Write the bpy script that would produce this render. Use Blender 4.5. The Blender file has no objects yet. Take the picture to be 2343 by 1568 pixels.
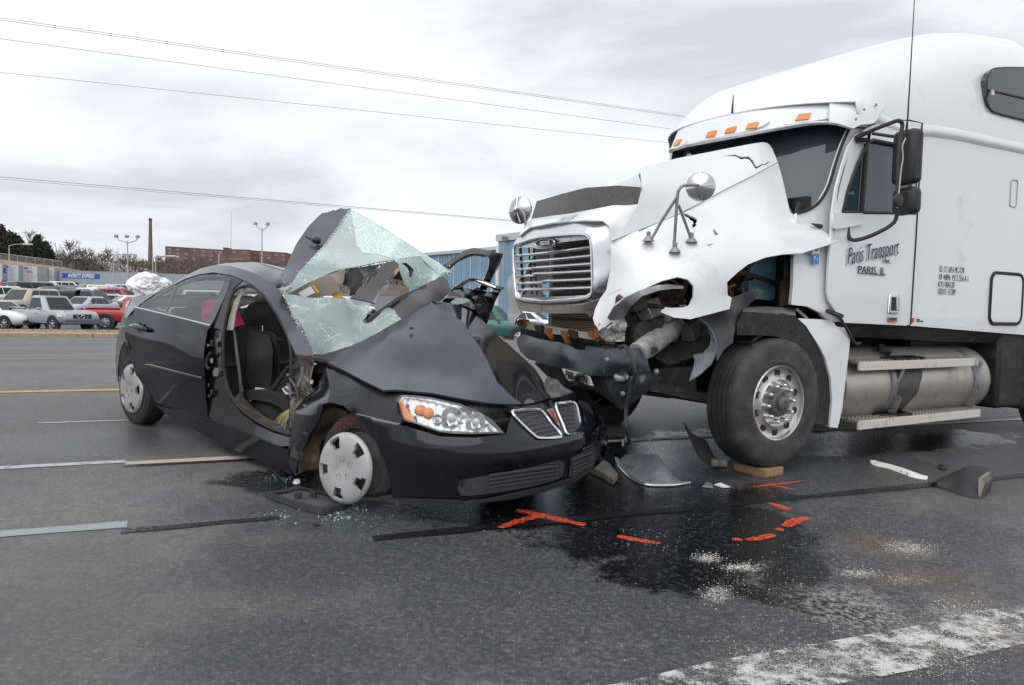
import bpy, bmesh, math, random
from mathutils import Vector, Matrix, noise
from mathutils.geometry import tessellate_polygon
random.seed(7)
SC = bpy.context.scene
COL = SC.collection
# ---------------------------------------------------------------- camera
FPX, HOR, SLOPE, EYE = 1786.0, 690.0, 0.025, 1.52      # focal length, horizon row and tilt in a 2342 px wide frame; eye height
ROLL = math.atan(SLOPE); PIT = math.atan((784 - HOR) * math.cos(ROLL) / FPX)
_f = Vector((0, math.cos(PIT), -math.sin(PIT))); _u = Vector((0, math.sin(PIT), math.cos(PIT))); _r = Vector((1, 0, 0))
CR = math.cos(ROLL) * _r + math.sin(ROLL) * _u; CU = -math.sin(ROLL) * _r + math.cos(ROLL) * _u
CAMP = Vector((0, 0, EYE))
cd = bpy.data.cameras.new('camera'); cam = bpy.data.objects.new('camera', cd); COL.objects.link(cam)
cd.sensor_width = 36; cd.lens = 36 * FPX / 2342; cd.clip_start = .05; cd.clip_end = 6000
cam.matrix_world = Matrix(((CR.x, CU.x, -_f.x, 0), (CR.y, CU.y, -_f.y, 0), (CR.z, CU.z, -_f.z, EYE), (0, 0, 0, 1)))
SC.camera = cam
# ---------------------------------------------------------------- sky, sun, exposure
SUN_EL, SUN_AZ = math.radians(56), math.radians(-155)   # behind the camera, to its left
wd = bpy.data.worlds.new('World'); SC.world = wd; wd.use_nodes = True
wn = wd.node_tree.nodes; wl = wd.node_tree.links; wn.clear()
wo = wn.new('ShaderNodeOutputWorld'); bg = wn.new('ShaderNodeBackground'); wl.new(bg.outputs[0], wo.inputs[0])
sk = wn.new('ShaderNodeTexSky'); sk.sky_type = 'NISHITA'; sk.sun_disc = False; sk.sun_elevation = SUN_EL; sk.sun_rotation = SUN_AZ
tc = wn.new('ShaderNodeTexCoord'); mp = wn.new('ShaderNodeMapping'); mp.inputs['Scale'].default_value = (1, 1, 3.2)
mp.inputs['Location'].default_value = (3.1, .4, .2)
wl.new(tc.outputs['Generated'], mp.inputs[0])
n1 = wn.new('ShaderNodeTexNoise'); n1.inputs['Scale'].default_value = 2.1; n1.inputs['Detail'].default_value = 9; n1.inputs['Roughness'].default_value = .52
n1.inputs['Distortion'].default_value = .35
wl.new(mp.outputs[0], n1.inputs[0])
r1 = wn.new('ShaderNodeValToRGB'); e = r1.color_ramp.elements
e[0].position = .36; e[0].color = (6.6, 6.85, 7.5, 1); e[1].position = .60; e[1].color = (9.95, 10.0, 10.2, 1)
m_ = e.new(.47); m_.color = (8.8, 8.95, 9.4, 1)
wl.new(n1.outputs[0], r1.inputs[0])
mx = wn.new('ShaderNodeMixRGB'); mx.inputs[0].default_value = .97
wl.new(sk.outputs[0], mx.inputs[1]); wl.new(r1.outputs[0], mx.inputs[2]); wl.new(mx.outputs[0], bg.inputs[0])
bg.inputs[1].default_value = .1
sd = bpy.data.lights.new('sun', 'SUN'); sun = bpy.data.objects.new('sun', sd); COL.objects.link(sun)
sd.energy = 1.5; sd.angle = math.radians(80); sd.color = (1, .985, .96)
_d = Vector((math.sin(SUN_AZ) * math.cos(SUN_EL), math.cos(SUN_AZ) * math.cos(SUN_EL), math.sin(SUN_EL)))
sun.rotation_euler = _d.to_track_quat('Z', 'Y').to_euler()
SC.view_settings.view_transform = 'Standard'; SC.view_settings.look = 'None'; SC.view_settings.exposure = .10
SC.view_settings.gamma = 1; SC.view_settings.use_curve_mapping = False
# ---------------------------------------------------------------- measuring frames
# places read off the photograph: (window, x, y) -> ray -> a real plane of the car, the truck or the ground
WIN = dict(a=(0,750,3.136),b=(600,750,3.136),c=(400,900,2.24),d=(950,700,2.4125),e=(950,1250,2.4125),f=(1400,1050,1.96),
  g=(1750,700,2.603),h=(1750,1050,2.603),i=(2300,350,2.614),j=(2900,50,2.24),k=(2500,850,2.24),l=(2450,1150,2.613),
  m=(2950,1100,2.09),n=(2000,1550,1.396),o=(1500,820,3.7325),p=(0,1150,1.195),q=(2900,900,3.0116),D=(0,0,.63676))
def pix(z, x, y):
    o = WIN[z]; return (o[0] + x / o[2]) * .63676, (o[1] + y / o[2]) * .63676
def rayd(x, y): return _f + (x - 1171) / FPX * CR - (y - 784) / FPX * CU
class Frame:
    def __init__(s, o, deg):
        s.o = Vector(o); s.yaw = math.radians(deg); s.M = Matrix.Rotation(s.yaw, 3, 'Z'); s.c = s.M.transposed() @ (CAMP - s.o)
    def __call__(s, z, x, y, v, ax='y'):
        d = s.M.transposed() @ rayd(*pix(z, x, y)); i = 'xyz'.index(ax); return s.c + d * ((v - s.c[i]) / d[i])
CARF = Frame((-1.565, 6.517, .27), -41.2)
TRKF = Frame((1.464, 7.08, .20), -148)
RD = math.radians(67); RV = Vector((math.sin(RD), math.cos(RD), 0)); RN = Vector((-math.cos(RD), math.sin(RD), 0))
PROF = [(-60,-1.2),(-12,-.35),(0,0),(11,.473),(32.5,-.172),(32.9,-.19),(37,-.25),(39,-.55),(47,-.5),(170,2.1),(420,11),(900,34),(1600,46),(4000,50)]
def gz(t):
    for (a, za), (b, zb) in zip(PROF, PROF[1:]):
        if t <= b: return za + (zb - za) * (t - a) / (b - a)
    return PROF[-1][1]
def st(s, t, dz=0): v = RV * s + RN * t; v.z = gz(t) + dz; return v
def gnd(z, x, y, dz=0):
    d = rayd(*pix(z, x, y)); lo, hi = .5, 300
    for _ in range(50):
        m = (lo + hi) / 2; P = CAMP + d * m
        if P.z > gz(P.dot(RN)): lo = m
        else: hi = m
    P = CAMP + d * lo; P.z = gz(P.dot(RN)) + dz; return P
def at_depth(x, y, dep): return CAMP + rayd(x, y) * dep      # x, y in the 2342 frame
# ---------------------------------------------------------------- materials
MATS = {}
def new_mat(name):
    m = bpy.data.materials.new(name); m.use_nodes = True; MATS[name] = m; return m, m.node_tree.nodes, m.node_tree.links, m.node_tree.nodes['Principled BSDF']
def mat(name, col, rough=.5, metal=0, coat=0, spec=.5, var=0, vscale=20, bump=0, bscale=60, dirt=None, dscale=3, dlo=.5, dhi=.7, alpha=1, emis=None, coatr=.03, trans=0, ior=1.5):
    if name in MATS: return MATS[name]
    m, N, L, B = new_mat(name)
    c = (*col, 1); B.inputs['Base Color'].default_value = c; B.inputs['Roughness'].default_value = rough; B.inputs['Metallic'].default_value = metal
    B.inputs['Coat Weight'].default_value = coat; B.inputs['Coat Roughness'].default_value = coatr; B.inputs['Specular IOR Level'].default_value = spec; B.inputs['Alpha'].default_value = alpha
    B.inputs['Transmission Weight'].default_value = trans; B.inputs['IOR'].default_value = ior
    tc = N.new('ShaderNodeTexCoord'); src = None
    if var:
        n = N.new('ShaderNodeTexNoise'); n.inputs['Scale'].default_value = vscale; n.inputs['Detail'].default_value = 6; L.new(tc.outputs['Object'], n.inputs[0])
        r = N.new('ShaderNodeValToRGB'); r.color_ramp.elements[0].position = .3; r.color_ramp.elements[1].position = .7
        r.color_ramp.elements[0].color = (*[max(0, x * (1 - var)) for x in col], 1); r.color_ramp.elements[1].color = (*[x * (1 + var) for x in col], 1)
        L.new(n.outputs[0], r.inputs[0]); src = r.outputs[0]
    if dirt:
        n = N.new('ShaderNodeTexNoise'); n.inputs['Scale'].default_value = dscale; n.inputs['Detail'].default_value = 9; n.inputs['Roughness'].default_value = .65; L.new(tc.outputs['Object'], n.inputs[0])
        r = N.new('ShaderNodeValToRGB'); r.color_ramp.elements[0].position = dlo; r.color_ramp.elements[1].position = dhi
        L.new(n.outputs[0], r.inputs[0])
        x = N.new('ShaderNodeMixRGB'); L.new(r.outputs[0], x.inputs[0]); x.inputs[1].default_value = c
        if src: L.new(src, x.inputs[1])
        x.inputs[2].default_value = (*dirt, 1); src = x.outputs[0]
        k = N.new('ShaderNodeMapRange'); L.new(r.outputs[0], k.inputs[0]); k.inputs[3].default_value = rough; k.inputs[4].default_value = max(rough, .75); L.new(k.outputs[0], B.inputs['Roughness'])
        if coat:
            k2 = N.new('ShaderNodeMapRange'); L.new(r.outputs[0], k2.inputs[0]); k2.inputs[3].default_value = coat; k2.inputs[4].default_value = coat * .2; L.new(k2.outputs[0], B.inputs['Coat Weight'])
    if src: L.new(src, B.inputs['Base Color'])
    if bump:
        n = N.new('ShaderNodeTexNoise'); n.inputs['Scale'].default_value = bscale; n.inputs['Detail'].default_value = 5; L.new(tc.outputs['Object'], n.inputs[0])
        b = N.new('ShaderNodeBump'); b.inputs['Strength'].default_value = bump; b.inputs['Distance'].default_value = .02; L.new(n.outputs[0], b.inputs['Height']); L.new(b.outputs[0], B.inputs['Normal'])
    if emis: B.inputs['Emission Color'].default_value = (*emis, 1); B.inputs['Emission Strength'].default_value = 1
    return m
# ---------------------------------------------------------------- objects
def put(o, label=None, cat=None, group=None, kind=None):
    if label: o['label'] = label
    if cat: o['category'] = cat
    if group: o['group'] = group
    if kind: o['kind'] = kind
    return o
def empty(name, loc=(0,0,0), yaw=0, **k):
    o = bpy.data.objects.new(name, None); COL.objects.link(o); o.location = loc; o.rotation_euler = (0, 0, yaw); o.empty_display_size = .2
    return put(o, **k)
def copy_tree(o, parent=None):
    c = o.copy(); COL.objects.link(c); c.parent = parent
    for ch in o.children: copy_tree(ch, c)
    return c
def cat1(p0, p1, p2, p3, t):
    return .5 * ((2*p1) + (p2-p0)*t + (2*p0-5*p1+4*p2-p3)*t*t + (3*p1-p0-3*p2+p3)*t*t*t)
def curve(pts, k=4, closed=False):
    pts = [Vector(p) for p in pts]; n = len(pts); out = []
    for i in range(n if closed else n - 1):
        if closed: q = [pts[(i+j) % n] for j in (-1, 0, 1, 2)]
        else: q = [pts[i-1] if i else 2*pts[0]-pts[1], pts[i], pts[i+1], pts[i+2] if i+2 < n else 2*pts[-1]-pts[-2]]
        for j in range(k): out.append(cat1(*q, j / k))
    if not closed: out.append(pts[-1])
    return out
class MB:
    def __init__(s): s.v = []; s.f = []; s.keep = False
    def add(s, vs, fs):
        o = len(s.v); s.v += [Vector(v) for v in vs]; s.f += [tuple(i + o for i in f) for f in fs]; return s
    def box(s, c, d, M=None):
        x, y, z = d[0]/2, d[1]/2, d[2]/2; vs = [Vector((i*x, j*y, k*z)) for i in (-1,1) for j in (-1,1) for k in (-1,1)]
        if M: vs = [M @ v for v in vs]
        return s.add([v + Vector(c) for v in vs], [(0,1,3,2),(4,6,7,5),(0,4,5,1),(2,3,7,6),(0,2,6,4),(1,5,7,3)])
    def bar(s, a, b, w, h, up=(0,0,1)):
        a, b = Vector(a), Vector(b); d = (b - a); l = d.length; d.normalize(); u = Vector(up); x = d.cross(u)
        if x.length < 1e-4: x = d.cross(Vector((1,0,0)))
        x.normalize(); u = x.cross(d); M = Matrix((d, x, u)).transposed(); return s.box((a + b) / 2, (l, w, h), M)
    def tube(s, path, r, n=8, cap=True):
        path = [Vector(p) for p in path]; rs = r if isinstance(r, (list, tuple)) else [r] * len(path); rings = []; x = None
        for i, p in enumerate(path):
            d = (path[min(i+1, len(path)-1)] - path[max(i-1, 0)])
            if d.length < 1e-9: d = Vector((0,0,1))
            d.normalize()
            if x is None: x = d.orthogonal().normalized()
            else:
                x = (x - d * x.dot(d)); x = x.normalized() if x.length > 1e-5 else d.orthogonal().normalized()
            y = d.cross(x); rings.append([p + rs[i] * (math.cos(2*math.pi*k/n) * x + math.sin(2*math.pi*k/n) * y) for k in range(n)])
        vs = [v for g in rings for v in g]; fs = [(i*n+k, i*n+(k+1) % n, (i+1)*n+(k+1) % n, (i+1)*n+k) for i in range(len(path)-1) for k in range(n)]
        if cap: fs += [tuple(range(n))[::-1], tuple((len(path)-1)*n + k for k in range(n))]
        return s.add(vs, fs)
    def lathe(s, prof, n=24, M=None, cap=False):      # profile (r, h) turned about local z
        vs = [Vector((r*math.cos(2*math.pi*k/n), r*math.sin(2*math.pi*k/n), h)) for r, h in prof for k in range(n)]
        if M: vs = [M @ v for v in vs]
        fs = [(i*n+k, i*n+(k+1) % n, (i+1)*n+(k+1) % n, (i+1)*n+k) for i in range(len(prof)-1) for k in range(n)]
        if cap: fs += [tuple(range(n))[::-1], tuple((len(prof)-1)*n + k for k in range(n))]
        return s.add(vs, fs)
    def grid(s, rows, closed=False):
        n = len(rows[0]); vs = [v for r in rows for v in r]; m = n if closed else n - 1
        return s.add(vs, [(i*n+k, i*n+(k+1) % n, (i+1)*n+(k+1) % n, (i+1)*n+k) for i in range(len(rows)-1) for k in range(m)])
    def surf(s, rows, ku=4, kv=4):                    # smooth patch through a net of points
        cols = [curve(r, ku) for r in rows]; cols = list(zip(*cols)); cols = [curve(c, kv) for c in cols]
        return s.grid([list(r) for r in zip(*cols)])
    def poly(s, pts):
        pts = [Vector(p) for p in pts]; return s.add(pts, [t for t in tessellate_polygon([pts])])
    def prism(s, pts, ext):                           # outline + thickness vector
        pts = [Vector(p) for p in pts]; e = Vector(ext); n = len(pts); tr = tessellate_polygon([pts])
        return s.add(pts + [p + e for p in pts], [tuple(t) for t in tr] + [tuple(i + n for i in t)[::-1] for t in tr] + [(i, (i+1) % n, n+(i+1) % n, n+i) for i in range(n)])
    def build(s, name, m, parent=None, smooth=40, solid=0, bevel=0, sub=0, off=-1, **k):
        me = bpy.data.meshes.new(name); me.from_pydata([tuple(v) for v in s.v], [], s.f); me.update()
        bm = bmesh.new(); bm.from_mesh(me); bmesh.ops.remove_doubles(bm, verts=bm.verts, dist=1e-5)
        if not s.keep: bmesh.ops.recalc_face_normals(bm, faces=bm.faces)
        bm.to_mesh(me); bm.free()
        if m: me.materials.append(m)
        if smooth:
            me.polygons.foreach_set('use_smooth', [True] * len(me.polygons))
            try: me.set_sharp_from_angle(angle=math.radians(smooth))
            except Exception: pass
            if solid:                                  # crisp cut edges on sheet panels
                n_ = [0] * len(me.edges)
                for p in me.polygons:
                    for k_ in p.loop_indices: n_[me.loops[k_].edge_index] += 1
                for ed in me.edges:
                    if n_[ed.index] == 1: ed.use_edge_sharp = True
        o = bpy.data.objects.new(name, me); COL.objects.link(o); o.parent = parent
        if sub: q = o.modifiers.new('sub', 'SUBSURF'); q.levels = q.render_levels = sub
        if solid: q = o.modifiers.new('solid', 'SOLIDIFY'); q.thickness = solid; q.offset = off
        if bevel: q = o.modifiers.new('bevel', 'BEVEL'); q.width = bevel; q.segments = 2; q.limit_method = 'ANGLE'; q.angle_limit = math.radians(35)
        return put(o, **k)
def text(name, body, m, parent, M, size, depth=.002, shear=0, sx=1, bold=0, spacing=1, align='CENTER', fit=None, rot=0, **k):
    c = bpy.data.curves.new(name, 'FONT'); c.body = body; c.size = size; c.extrude = depth; c.shear = shear; c.offset = bold; c.space_character = spacing; c.align_x = align; c.align_y = 'CENTER'; c.resolution_u = 3
    o = bpy.data.objects.new(name, c); COL.objects.link(o)
    me = bpy.data.meshes.new_from_object(o.evaluated_get(bpy.context.evaluated_depsgraph_get())); COL.objects.unlink(o); bpy.data.objects.remove(o)
    me.materials.clear(); me.materials.append(m)
    if fit: xs = [v.co.x for v in me.vertices]; sx = fit / (max(xs) - min(xs))
    q = bpy.data.objects.new(name, me); COL.objects.link(q); q.parent = parent; q.matrix_local = M @ Matrix.Rotation(rot, 4, 'Z') @ Matrix.Diagonal((sx, 1, 1, 1)); return put(q, **k)
def basis(o, x, y):      # matrix with local x, y along given directions
    x = Vector(x).normalized(); y = Vector(y); y = (y - x * y.dot(x)).normalized(); z = x.cross(y)
    return Matrix(((x.x, y.x, z.x, o[0]), (x.y, y.y, z.y, o[1]), (x.z, y.z, z.z, o[2]), (0, 0, 0, 1)))
RXm = Matrix.Rotation(math.pi/2, 4, 'X')              # turns a lathe's axis to -y
# ================================================================ the place: ground, road, lot
def node_math(N, L, op, a, b=None, c=None):
    n = N.new('ShaderNodeMath'); n.operation = op
    for i, v in enumerate((a, b, c)):
        if v is None: continue
        if isinstance(v, (int, float)): n.inputs[i].default_value = v
        else: L.new(v, n.inputs[i])
    return n.outputs[0]
def noise_n(N, L, vec, scale, detail=4, rough=.5):
    n = N.new('ShaderNodeTexNoise'); n.inputs['Scale'].default_value = scale; n.inputs['Detail'].default_value = detail; n.inputs['Roughness'].default_value = rough; L.new(vec, n.inputs[0]); return n.outputs[0]
def maprange(N, L, v, a, b, c, d, smooth=True):
    n = N.new('ShaderNodeMapRange'); n.interpolation_type = 'SMOOTHSTEP' if smooth else 'LINEAR'; L.new(v, n.inputs[0])
    for i, q in enumerate((a, b, c, d)): n.inputs[i+1].default_value = q
    return n.outputs[0]
def mixc(N, L, f, a, b):
    n = N.new('ShaderNodeMixRGB')
    for i, v in enumerate((f, a, b)):
        if isinstance(v, tuple): n.inputs[i].default_value = (*v, 1)
        elif isinstance(v, (int, float)): n.inputs[i].default_value = v
        else: L.new(v, n.inputs[i])
    return n.outputs[0]
def blob_mask(N, L, pos, ells, edge, wob, wscale):
    """soft-edged union of ellipses (centre, end of axis 1, half width) broken up by noise"""
    w = node_math(N, L, 'ADD', node_math(N, L, 'MULTIPLY', noise_n(N, L, pos, wscale, 8, .7), .75), node_math(N, L, 'MULTIPLY', noise_n(N, L, pos, 45, 3, .7), .25)); out = None
    for c, a, hw in ells:
        ax = (a - c); ax.z = 0; l = ax.length; th = math.atan2(ax.y, ax.x)
        mp = N.new('ShaderNodeMapping'); mp.vector_type = 'TEXTURE'; mp.inputs['Location'].default_value = (c.x, c.y, 0); mp.inputs['Rotation'].default_value = (0, 0, th); mp.inputs['Scale'].default_value = (l, hw, 1e6)
        L.new(pos, mp.inputs[0]); ln = N.new('ShaderNodeVectorMath'); ln.operation = 'LENGTH'; L.new(mp.outputs[0], ln.inputs[0])
        d = node_math(N, L, 'ADD', ln.outputs['Value'], node_math(N, L, 'MULTIPLY', node_math(N, L, 'SUBTRACT', w, .5), wob))
        k = maprange(N, L, d, 1 - edge, 1 + edge, 1, 0); out = k if out is None else node_math(N, L, 'MAXIMUM', out, k)
    return out
def asphalt(name, base, spills=False):
    m, N, L, B = new_mat(name); g = N.new('ShaderNodeNewGeometry').outputs['Position']
    big = noise_n(N, L, g, .55, 5); mid = noise_n(N, L, g, 7, 5, .6); v = N.new('ShaderNodeTexVoronoi'); v.inputs['Scale'].default_value = 95; L.new(g, v.inputs[0])
    fine = noise_n(N, L, g, 150, 3, .7); grain = noise_n(N, L, g, 38, 5, .78)
    c = mixc(N, L, maprange(N, L, big, .35, .68, 0, 1), tuple(x * .74 for x in base), tuple(x * 1.22 for x in base))
    c = mixc(N, L, maprange(N, L, mid, .42, .62, .35, 0), c, tuple(x * .45 for x in base))
    c = mixc(N, L, maprange(N, L, fine, .57, .72, 0, .75), c, tuple(min(1, x * 3.1) for x in base))
    c = mixc(N, L, maprange(N, L, fine, .28, .43, .6, 0), c, tuple(x * .25 for x in base))
    c = mixc(N, L, maprange(N, L, grain, .52, .66, 0, .62), c, tuple(min(1, x * 2.3) for x in base)); c = mixc(N, L, maprange(N, L, grain, .34, .47, .8, 0), c, tuple(x * .3 for x in base))
    bl = noise_n(N, L, g, 1.3, 3); c = mixc(N, L, maprange(N, L, bl, .55, .75, 0, .35), c, (base[0] * .75, base[1] * .8, base[2] * 1.25))
    c = mixc(N, L, maprange(N, L, noise_n(N, L, g, .23, 4, .6), .42, .62, .45, 0), c, tuple(x * .5 for x in base))
    rough = maprange(N, L, fine, .3, .7, .45, .72)
    hgt = node_math(N, L, 'ADD', node_math(N, L, 'MULTIPLY', grain, 1.6), fine)
    bst = .45
    if spills:
        G_ = lambda z, x, y: gnd(z, x, y)
        sp = [(G_('D',1560,1180),G_('D',1800,1165),.4),(G_('D',1600,1260),G_('D',1760,1250),.3),(G_('n',300,440),G_('n',700,430),.3),(G_('n',1450,900),G_('n',1640,930),.09),(G_('n',1180,620),G_('n',1300,600),.12),(G_('n',900,560),G_('n',1250,640),.25),(G_('n',640,500),G_('n',1230,430),.62),(G_('n',560,690),G_('n',760,800),.42),(G_('n',1010,470),G_('n',1290,620),.34),(G_('n',430,330),G_('n',1150,330),.5),
              (G_('n',420,120),G_('n',900,20),.55),(G_('D',1160,1170),G_('D',1500,1190),.34),(G_('n',1200,860),G_('n',1560,930),.13),(G_('n',1200,720),G_('n',1290,590),.13),(G_('D',1000,1130),G_('D',1250,1140),.3),
              (G_('D',700,1110),G_('D',900,1130),.3),(G_('n',1300,60),G_('n',2343,30),.45)]
        wet = blob_mask(N, L, g, sp, .14, 2.6, 3.0)
        damp = blob_mask(N, L, g, [(G_('D',1250,1420),G_('D',1700,1400),.7),(G_('D',1000,1280),G_('D',1500,1260),.45),(G_('D',1900,1250),G_('D',2342,1200),.8),(G_('D',700,1500),G_('D',1050,1500),.35),(G_('D',1700,1100),G_('D',2342,1050),.7),(G_('D',250,1010),G_('D',600,1000),.5),(G_('n',1350,900),G_('n',1900,990),.72),(G_('n',900,700),G_('n',1500,900),.8),(G_('D',1200,1330),G_('D',1500,1300),.3),(G_('D',900,1180),G_('D',1300,1200),.5),(G_('n',1900,1150),G_('n',2343,1080),.55)], .4, 2.2, 2.2)
        brk = maprange(N, L, noise_n(N, L, g, 30, 6, .7), .34, .5, .55, 1)
        wet = node_math(N, L, 'MULTIPLY', wet, brk)
        c = mixc(N, L, node_math(N, L, 'MULTIPLY', damp, node_math(N, L, 'MULTIPLY', maprange(N, L, grain, .38, .62, 1, .35), .82)), c, (.022, .024, .029)); c = mixc(N, L, wet, c, (.006, .0065, .0075))
        rusty = blob_mask(N, L, g, [(G_('n',1650,580),G_('n',1890,600),.2),(G_('n',1850,730),G_('n',2160,720),.1),(G_('n',2030,830),G_('n',2130,810),.12),(G_('n',2200,1040),G_('n',2343,1040),.1)], .5, 1.1, 4)
        c = mixc(N, L, node_math(N, L, 'MULTIPLY', rusty, node_math(N, L, 'MULTIPLY', maprange(N, L, fine, .4, .6, .1, 1), .38)), c, (.19, .125, .085))
        dust_sheen = blob_mask(N, L, g, [(G_('n',x,y),G_('n',x+w,y+dy),h) for x,y,w,dy,h in ((750,640,70,0,.05),(920,688,90,6,.045),(800,820,50,10,.08),(1520,715,80,0,.06),(1760,590,100,10,.10),(2100,960,230,30,.16),(1900,1060,160,25,.10),(2230,1000,120,10,.10),(1230,1190,200,-20,.06),(1480,1130,240,-30,.08),(1500,900,300,60,.25),(1000,1240,120,-20,.05),(1250,30,250,-8,.25))], .5, 2.8, 3.2)  # powder around the granules; last ellipse paints a pale wet reflection
        dust_sheen = node_math(N, L, 'MULTIPLY', dust_sheen, maprange(N, L, grain, .44, .60, .0, .55)); c = mixc(N, L, dust_sheen, c, (.42, .415, .40))
        rough = node_math(N, L, 'SUBTRACT', node_math(N, L, 'SUBTRACT', rough, node_math(N, L, 'MULTIPLY', wet, .38)), node_math(N, L, 'MULTIPLY', damp, .22))
        n = N.new('ShaderNodeMapRange'); L.new(wet, n.inputs[0]); n.inputs[3].default_value = .5; n.inputs[4].default_value = .16; bst = n.outputs[0]
    if spills: L.new(maprange(N, L, wet, 0, 1, .5, .22), B.inputs['Specular IOR Level'])
    L.new(c, B.inputs['Base Color']); L.new(rough, B.inputs['Roughness'])
    b = N.new('ShaderNodeBump'); b.inputs['Distance'].default_value = .008; L.new(hgt, b.inputs['Height']); L.new(b.outputs[0], B.inputs['Normal'])
    if isinstance(bst, float): b.inputs['Strength'].default_value = bst
    else: L.new(bst, b.inputs['Strength'])
    return m
def strip(name, t0, t1, s0, s1, m, dz=0, kind='structure', ns=2, parent=None):
    ts = [t0] + [t for t, _ in PROF if t0 < t < t1] + [t1]
    return MB().grid([[st(s0 + (s1 - s0) * i / ns, t, dz) for i in range(ns + 1)] for t in ts]).build(name, m, parent, kind=kind)
M_field = mat('field_ground', (.16, .13, .085), .95, var=.4, vscale=.05)
strip('ground', -3000, 4000, -4000, 4000, M_field, -.08)
strip('road', -40, 32.5, -260, 320, asphalt('road_asphalt', (.122, .121, .120), True), 0)
strip('parking_lot', 37.4, 168, -300, 320, asphalt('lot_asphalt', (.075, .075, .078)), .0)
M_verge = mat('dry_verge', (.27, .205, .125), .95, var=.35, vscale=5, bump=.6, bscale=25, dirt=(.12, .13, .05), dscale=1.4, dlo=.58, dhi=.72)
MB().grid([[st(s, t, dz) for s in (-60, -20, 0, 30, 120)] for t, dz in ((32.74, .14), (34, .2), (36, .2), (37.6, .02))]).build('verge', M_verge, kind='structure')
M_kerb = mat('kerb_concrete', (.36, .30, .22), .9, var=.2, vscale=6, dirt=(.12, .10, .08), dscale=2, dlo=.55, dhi=.75)
kerb = MB().grid([[st(s, 32.78, -.05) for s in (-60, 120)], [st(s, 32.78, .1) for s in (-60, 120)]]).build('kerb', M_kerb, kind='structure')
for i in range(14):
    s0 = -12 + 3 * i
    b = MB(); prof = [(32.5, -.05), (32.5, .13), (32.53, .155), (32.76, .16), (32.76, -.05)]
    b.grid([[st(s0 + q, t) + Vector((0, 0, z)) - Vector((0, 0, gz(t) + .172)) for q in (.012, 2.988)] for t, z in prof])
    b.build('kerb_stone', M_kerb, kerb, smooth=30)
# -- painted lines and seams
def worn(name, col, lo, hi, sc=14):
    m, N, L, B = new_mat(name); g = N.new('ShaderNodeNewGeometry').outputs['Position']
    a = noise_n(N, L, g, sc, 8, .75); b = noise_n(N, L, g, 120, 3, .7)
    k = node_math(N, L, 'ADD', node_math(N, L, 'MULTIPLY', a, .7), node_math(N, L, 'MULTIPLY', b, .3))
    L.new(maprange(N, L, k, lo, hi, 0, 1), B.inputs['Alpha']); B.inputs['Base Color'].default_value = (*col, 1); B.inputs['Roughness'].default_value = .8
    return m
W1 = worn('white_line_paint', (.62, .62, .61), .30, .42); W2 = worn('worn_edge_paint', (.50, .495, .48), .455, .57, 8); W3 = worn('faded_white_paint', (.42, .43, .45), .38, .50)
Y1 = worn('yellow_line_paint', (.48, .30, .10), .33, .45); TAR = mat('tar_seal', (.008, .008, .009), .32, bump=.5, bscale=30); GREYSEAL = worn('grey_sealant', (.27, .28, .30), .30, .40)
def line(t, w, s0, s1, m, dz=.004, name='road_marking', wob=.012):
    n = max(2, int((s1 - s0) / .25)); e0 = []; e1 = []
    for i in range(n + 1):
        s = s0 + (s1 - s0) * i / n; e0.append(st(s, t - w/2 + wob * (noise.noise((s * 2.1, t, 0))), dz)); e1.append(st(s, t + w/2 + wob * noise.noise((s * 2.3, t, 5)), dz))
    return MB().grid([e0, e1]).build(name, m, kind='structure')
def S(z, x, y): return gnd(z, x, y).dot(RV)
line(2.31, .30, -1.5, 14, W2, wob=.03)
line(6.32, .09, -9, S('D',290,1055), W3); line(6.26, .1, S('D',290,1055), S('D',640,1040), worn('dirty_white_paint', (.40,.37,.32), .36, .46)); line(6.13, .08, S('D',900,1030), 30, W1, .006)
line(6.17, .045, S('D',285,1058), S('D',600,1050), TAR, .003, 'tar_seam')
line(4.83, .11, -9, S('D',290,1207), GREYSEAL, name='sealed_joint'); line(4.72, .07, S('D',280,1206), S('D',635,1180), TAR, .005, 'tar_seam', .03)
line(4.22, .085, S('D',850,1230), 40, TAR, .005, 'tar_seam', .04)
line(7.9, .04, S('D',120,930), S('D',330,925), W3)
line(9.7, .12, -30, 30, Y1); line(15.2, .14, -40, 60, Y1); line(20.4, .12, -40, 80, W3); line(25.2, .12, -40, 80, W3); line(29.5, .12, -40, 80, W3)
# -- orange crash-scene paint
ORANGE = worn('orange_spray_paint', (.95, .105, .024), .42, .60, 70)
def paint(strokes, label):
    b = MB()
    for pts, w in strokes:
        P = curve([gnd(*p, dz=.007) for p in pts], 6); n = len(P) - 1
        e0 = []; e1 = []
        for i, p in enumerate(P):
            d = P[min(i+1, n)] - P[max(i-1, 0)]; d.z = 0; d.normalize(); s = Vector((-d.y, d.x, 0)); ww = w * (.35 + .65 * math.sin(math.pi * (.12 + .8 * i / n))) * (1 + .5 * noise.noise((i * .9, w * 50, p.x)))
            e0.append(p - s * ww); e1.append(p + s * ww)
        b.grid([e0, e1])
    return put(b.build('paint_mark', ORANGE), label, 'paint mark', 'orange spray paint marks on the asphalt')
paint([([('D',1143,1211),('D',1195,1193),('D',1248,1180)], .037), ([('D',1182,1170),('D',1250,1186),('D',1338,1205)], .044)], 'orange sprayed cross mark on the asphalt below the black sedan bumper')
paint([([('D',1722,1117),('D',1775,1111),('D',1832,1104)], .022), ([('D',1752,1112),('D',1785,1117),('D',1816,1125)], .022)], 'orange sprayed arrow mark beside the wooden block under the truck tyre')
paint([([('n',1065,366),('n',1110,380),('n',1168,402)], .035)], 'short orange sprayed dash just below the black tar seam')
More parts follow.
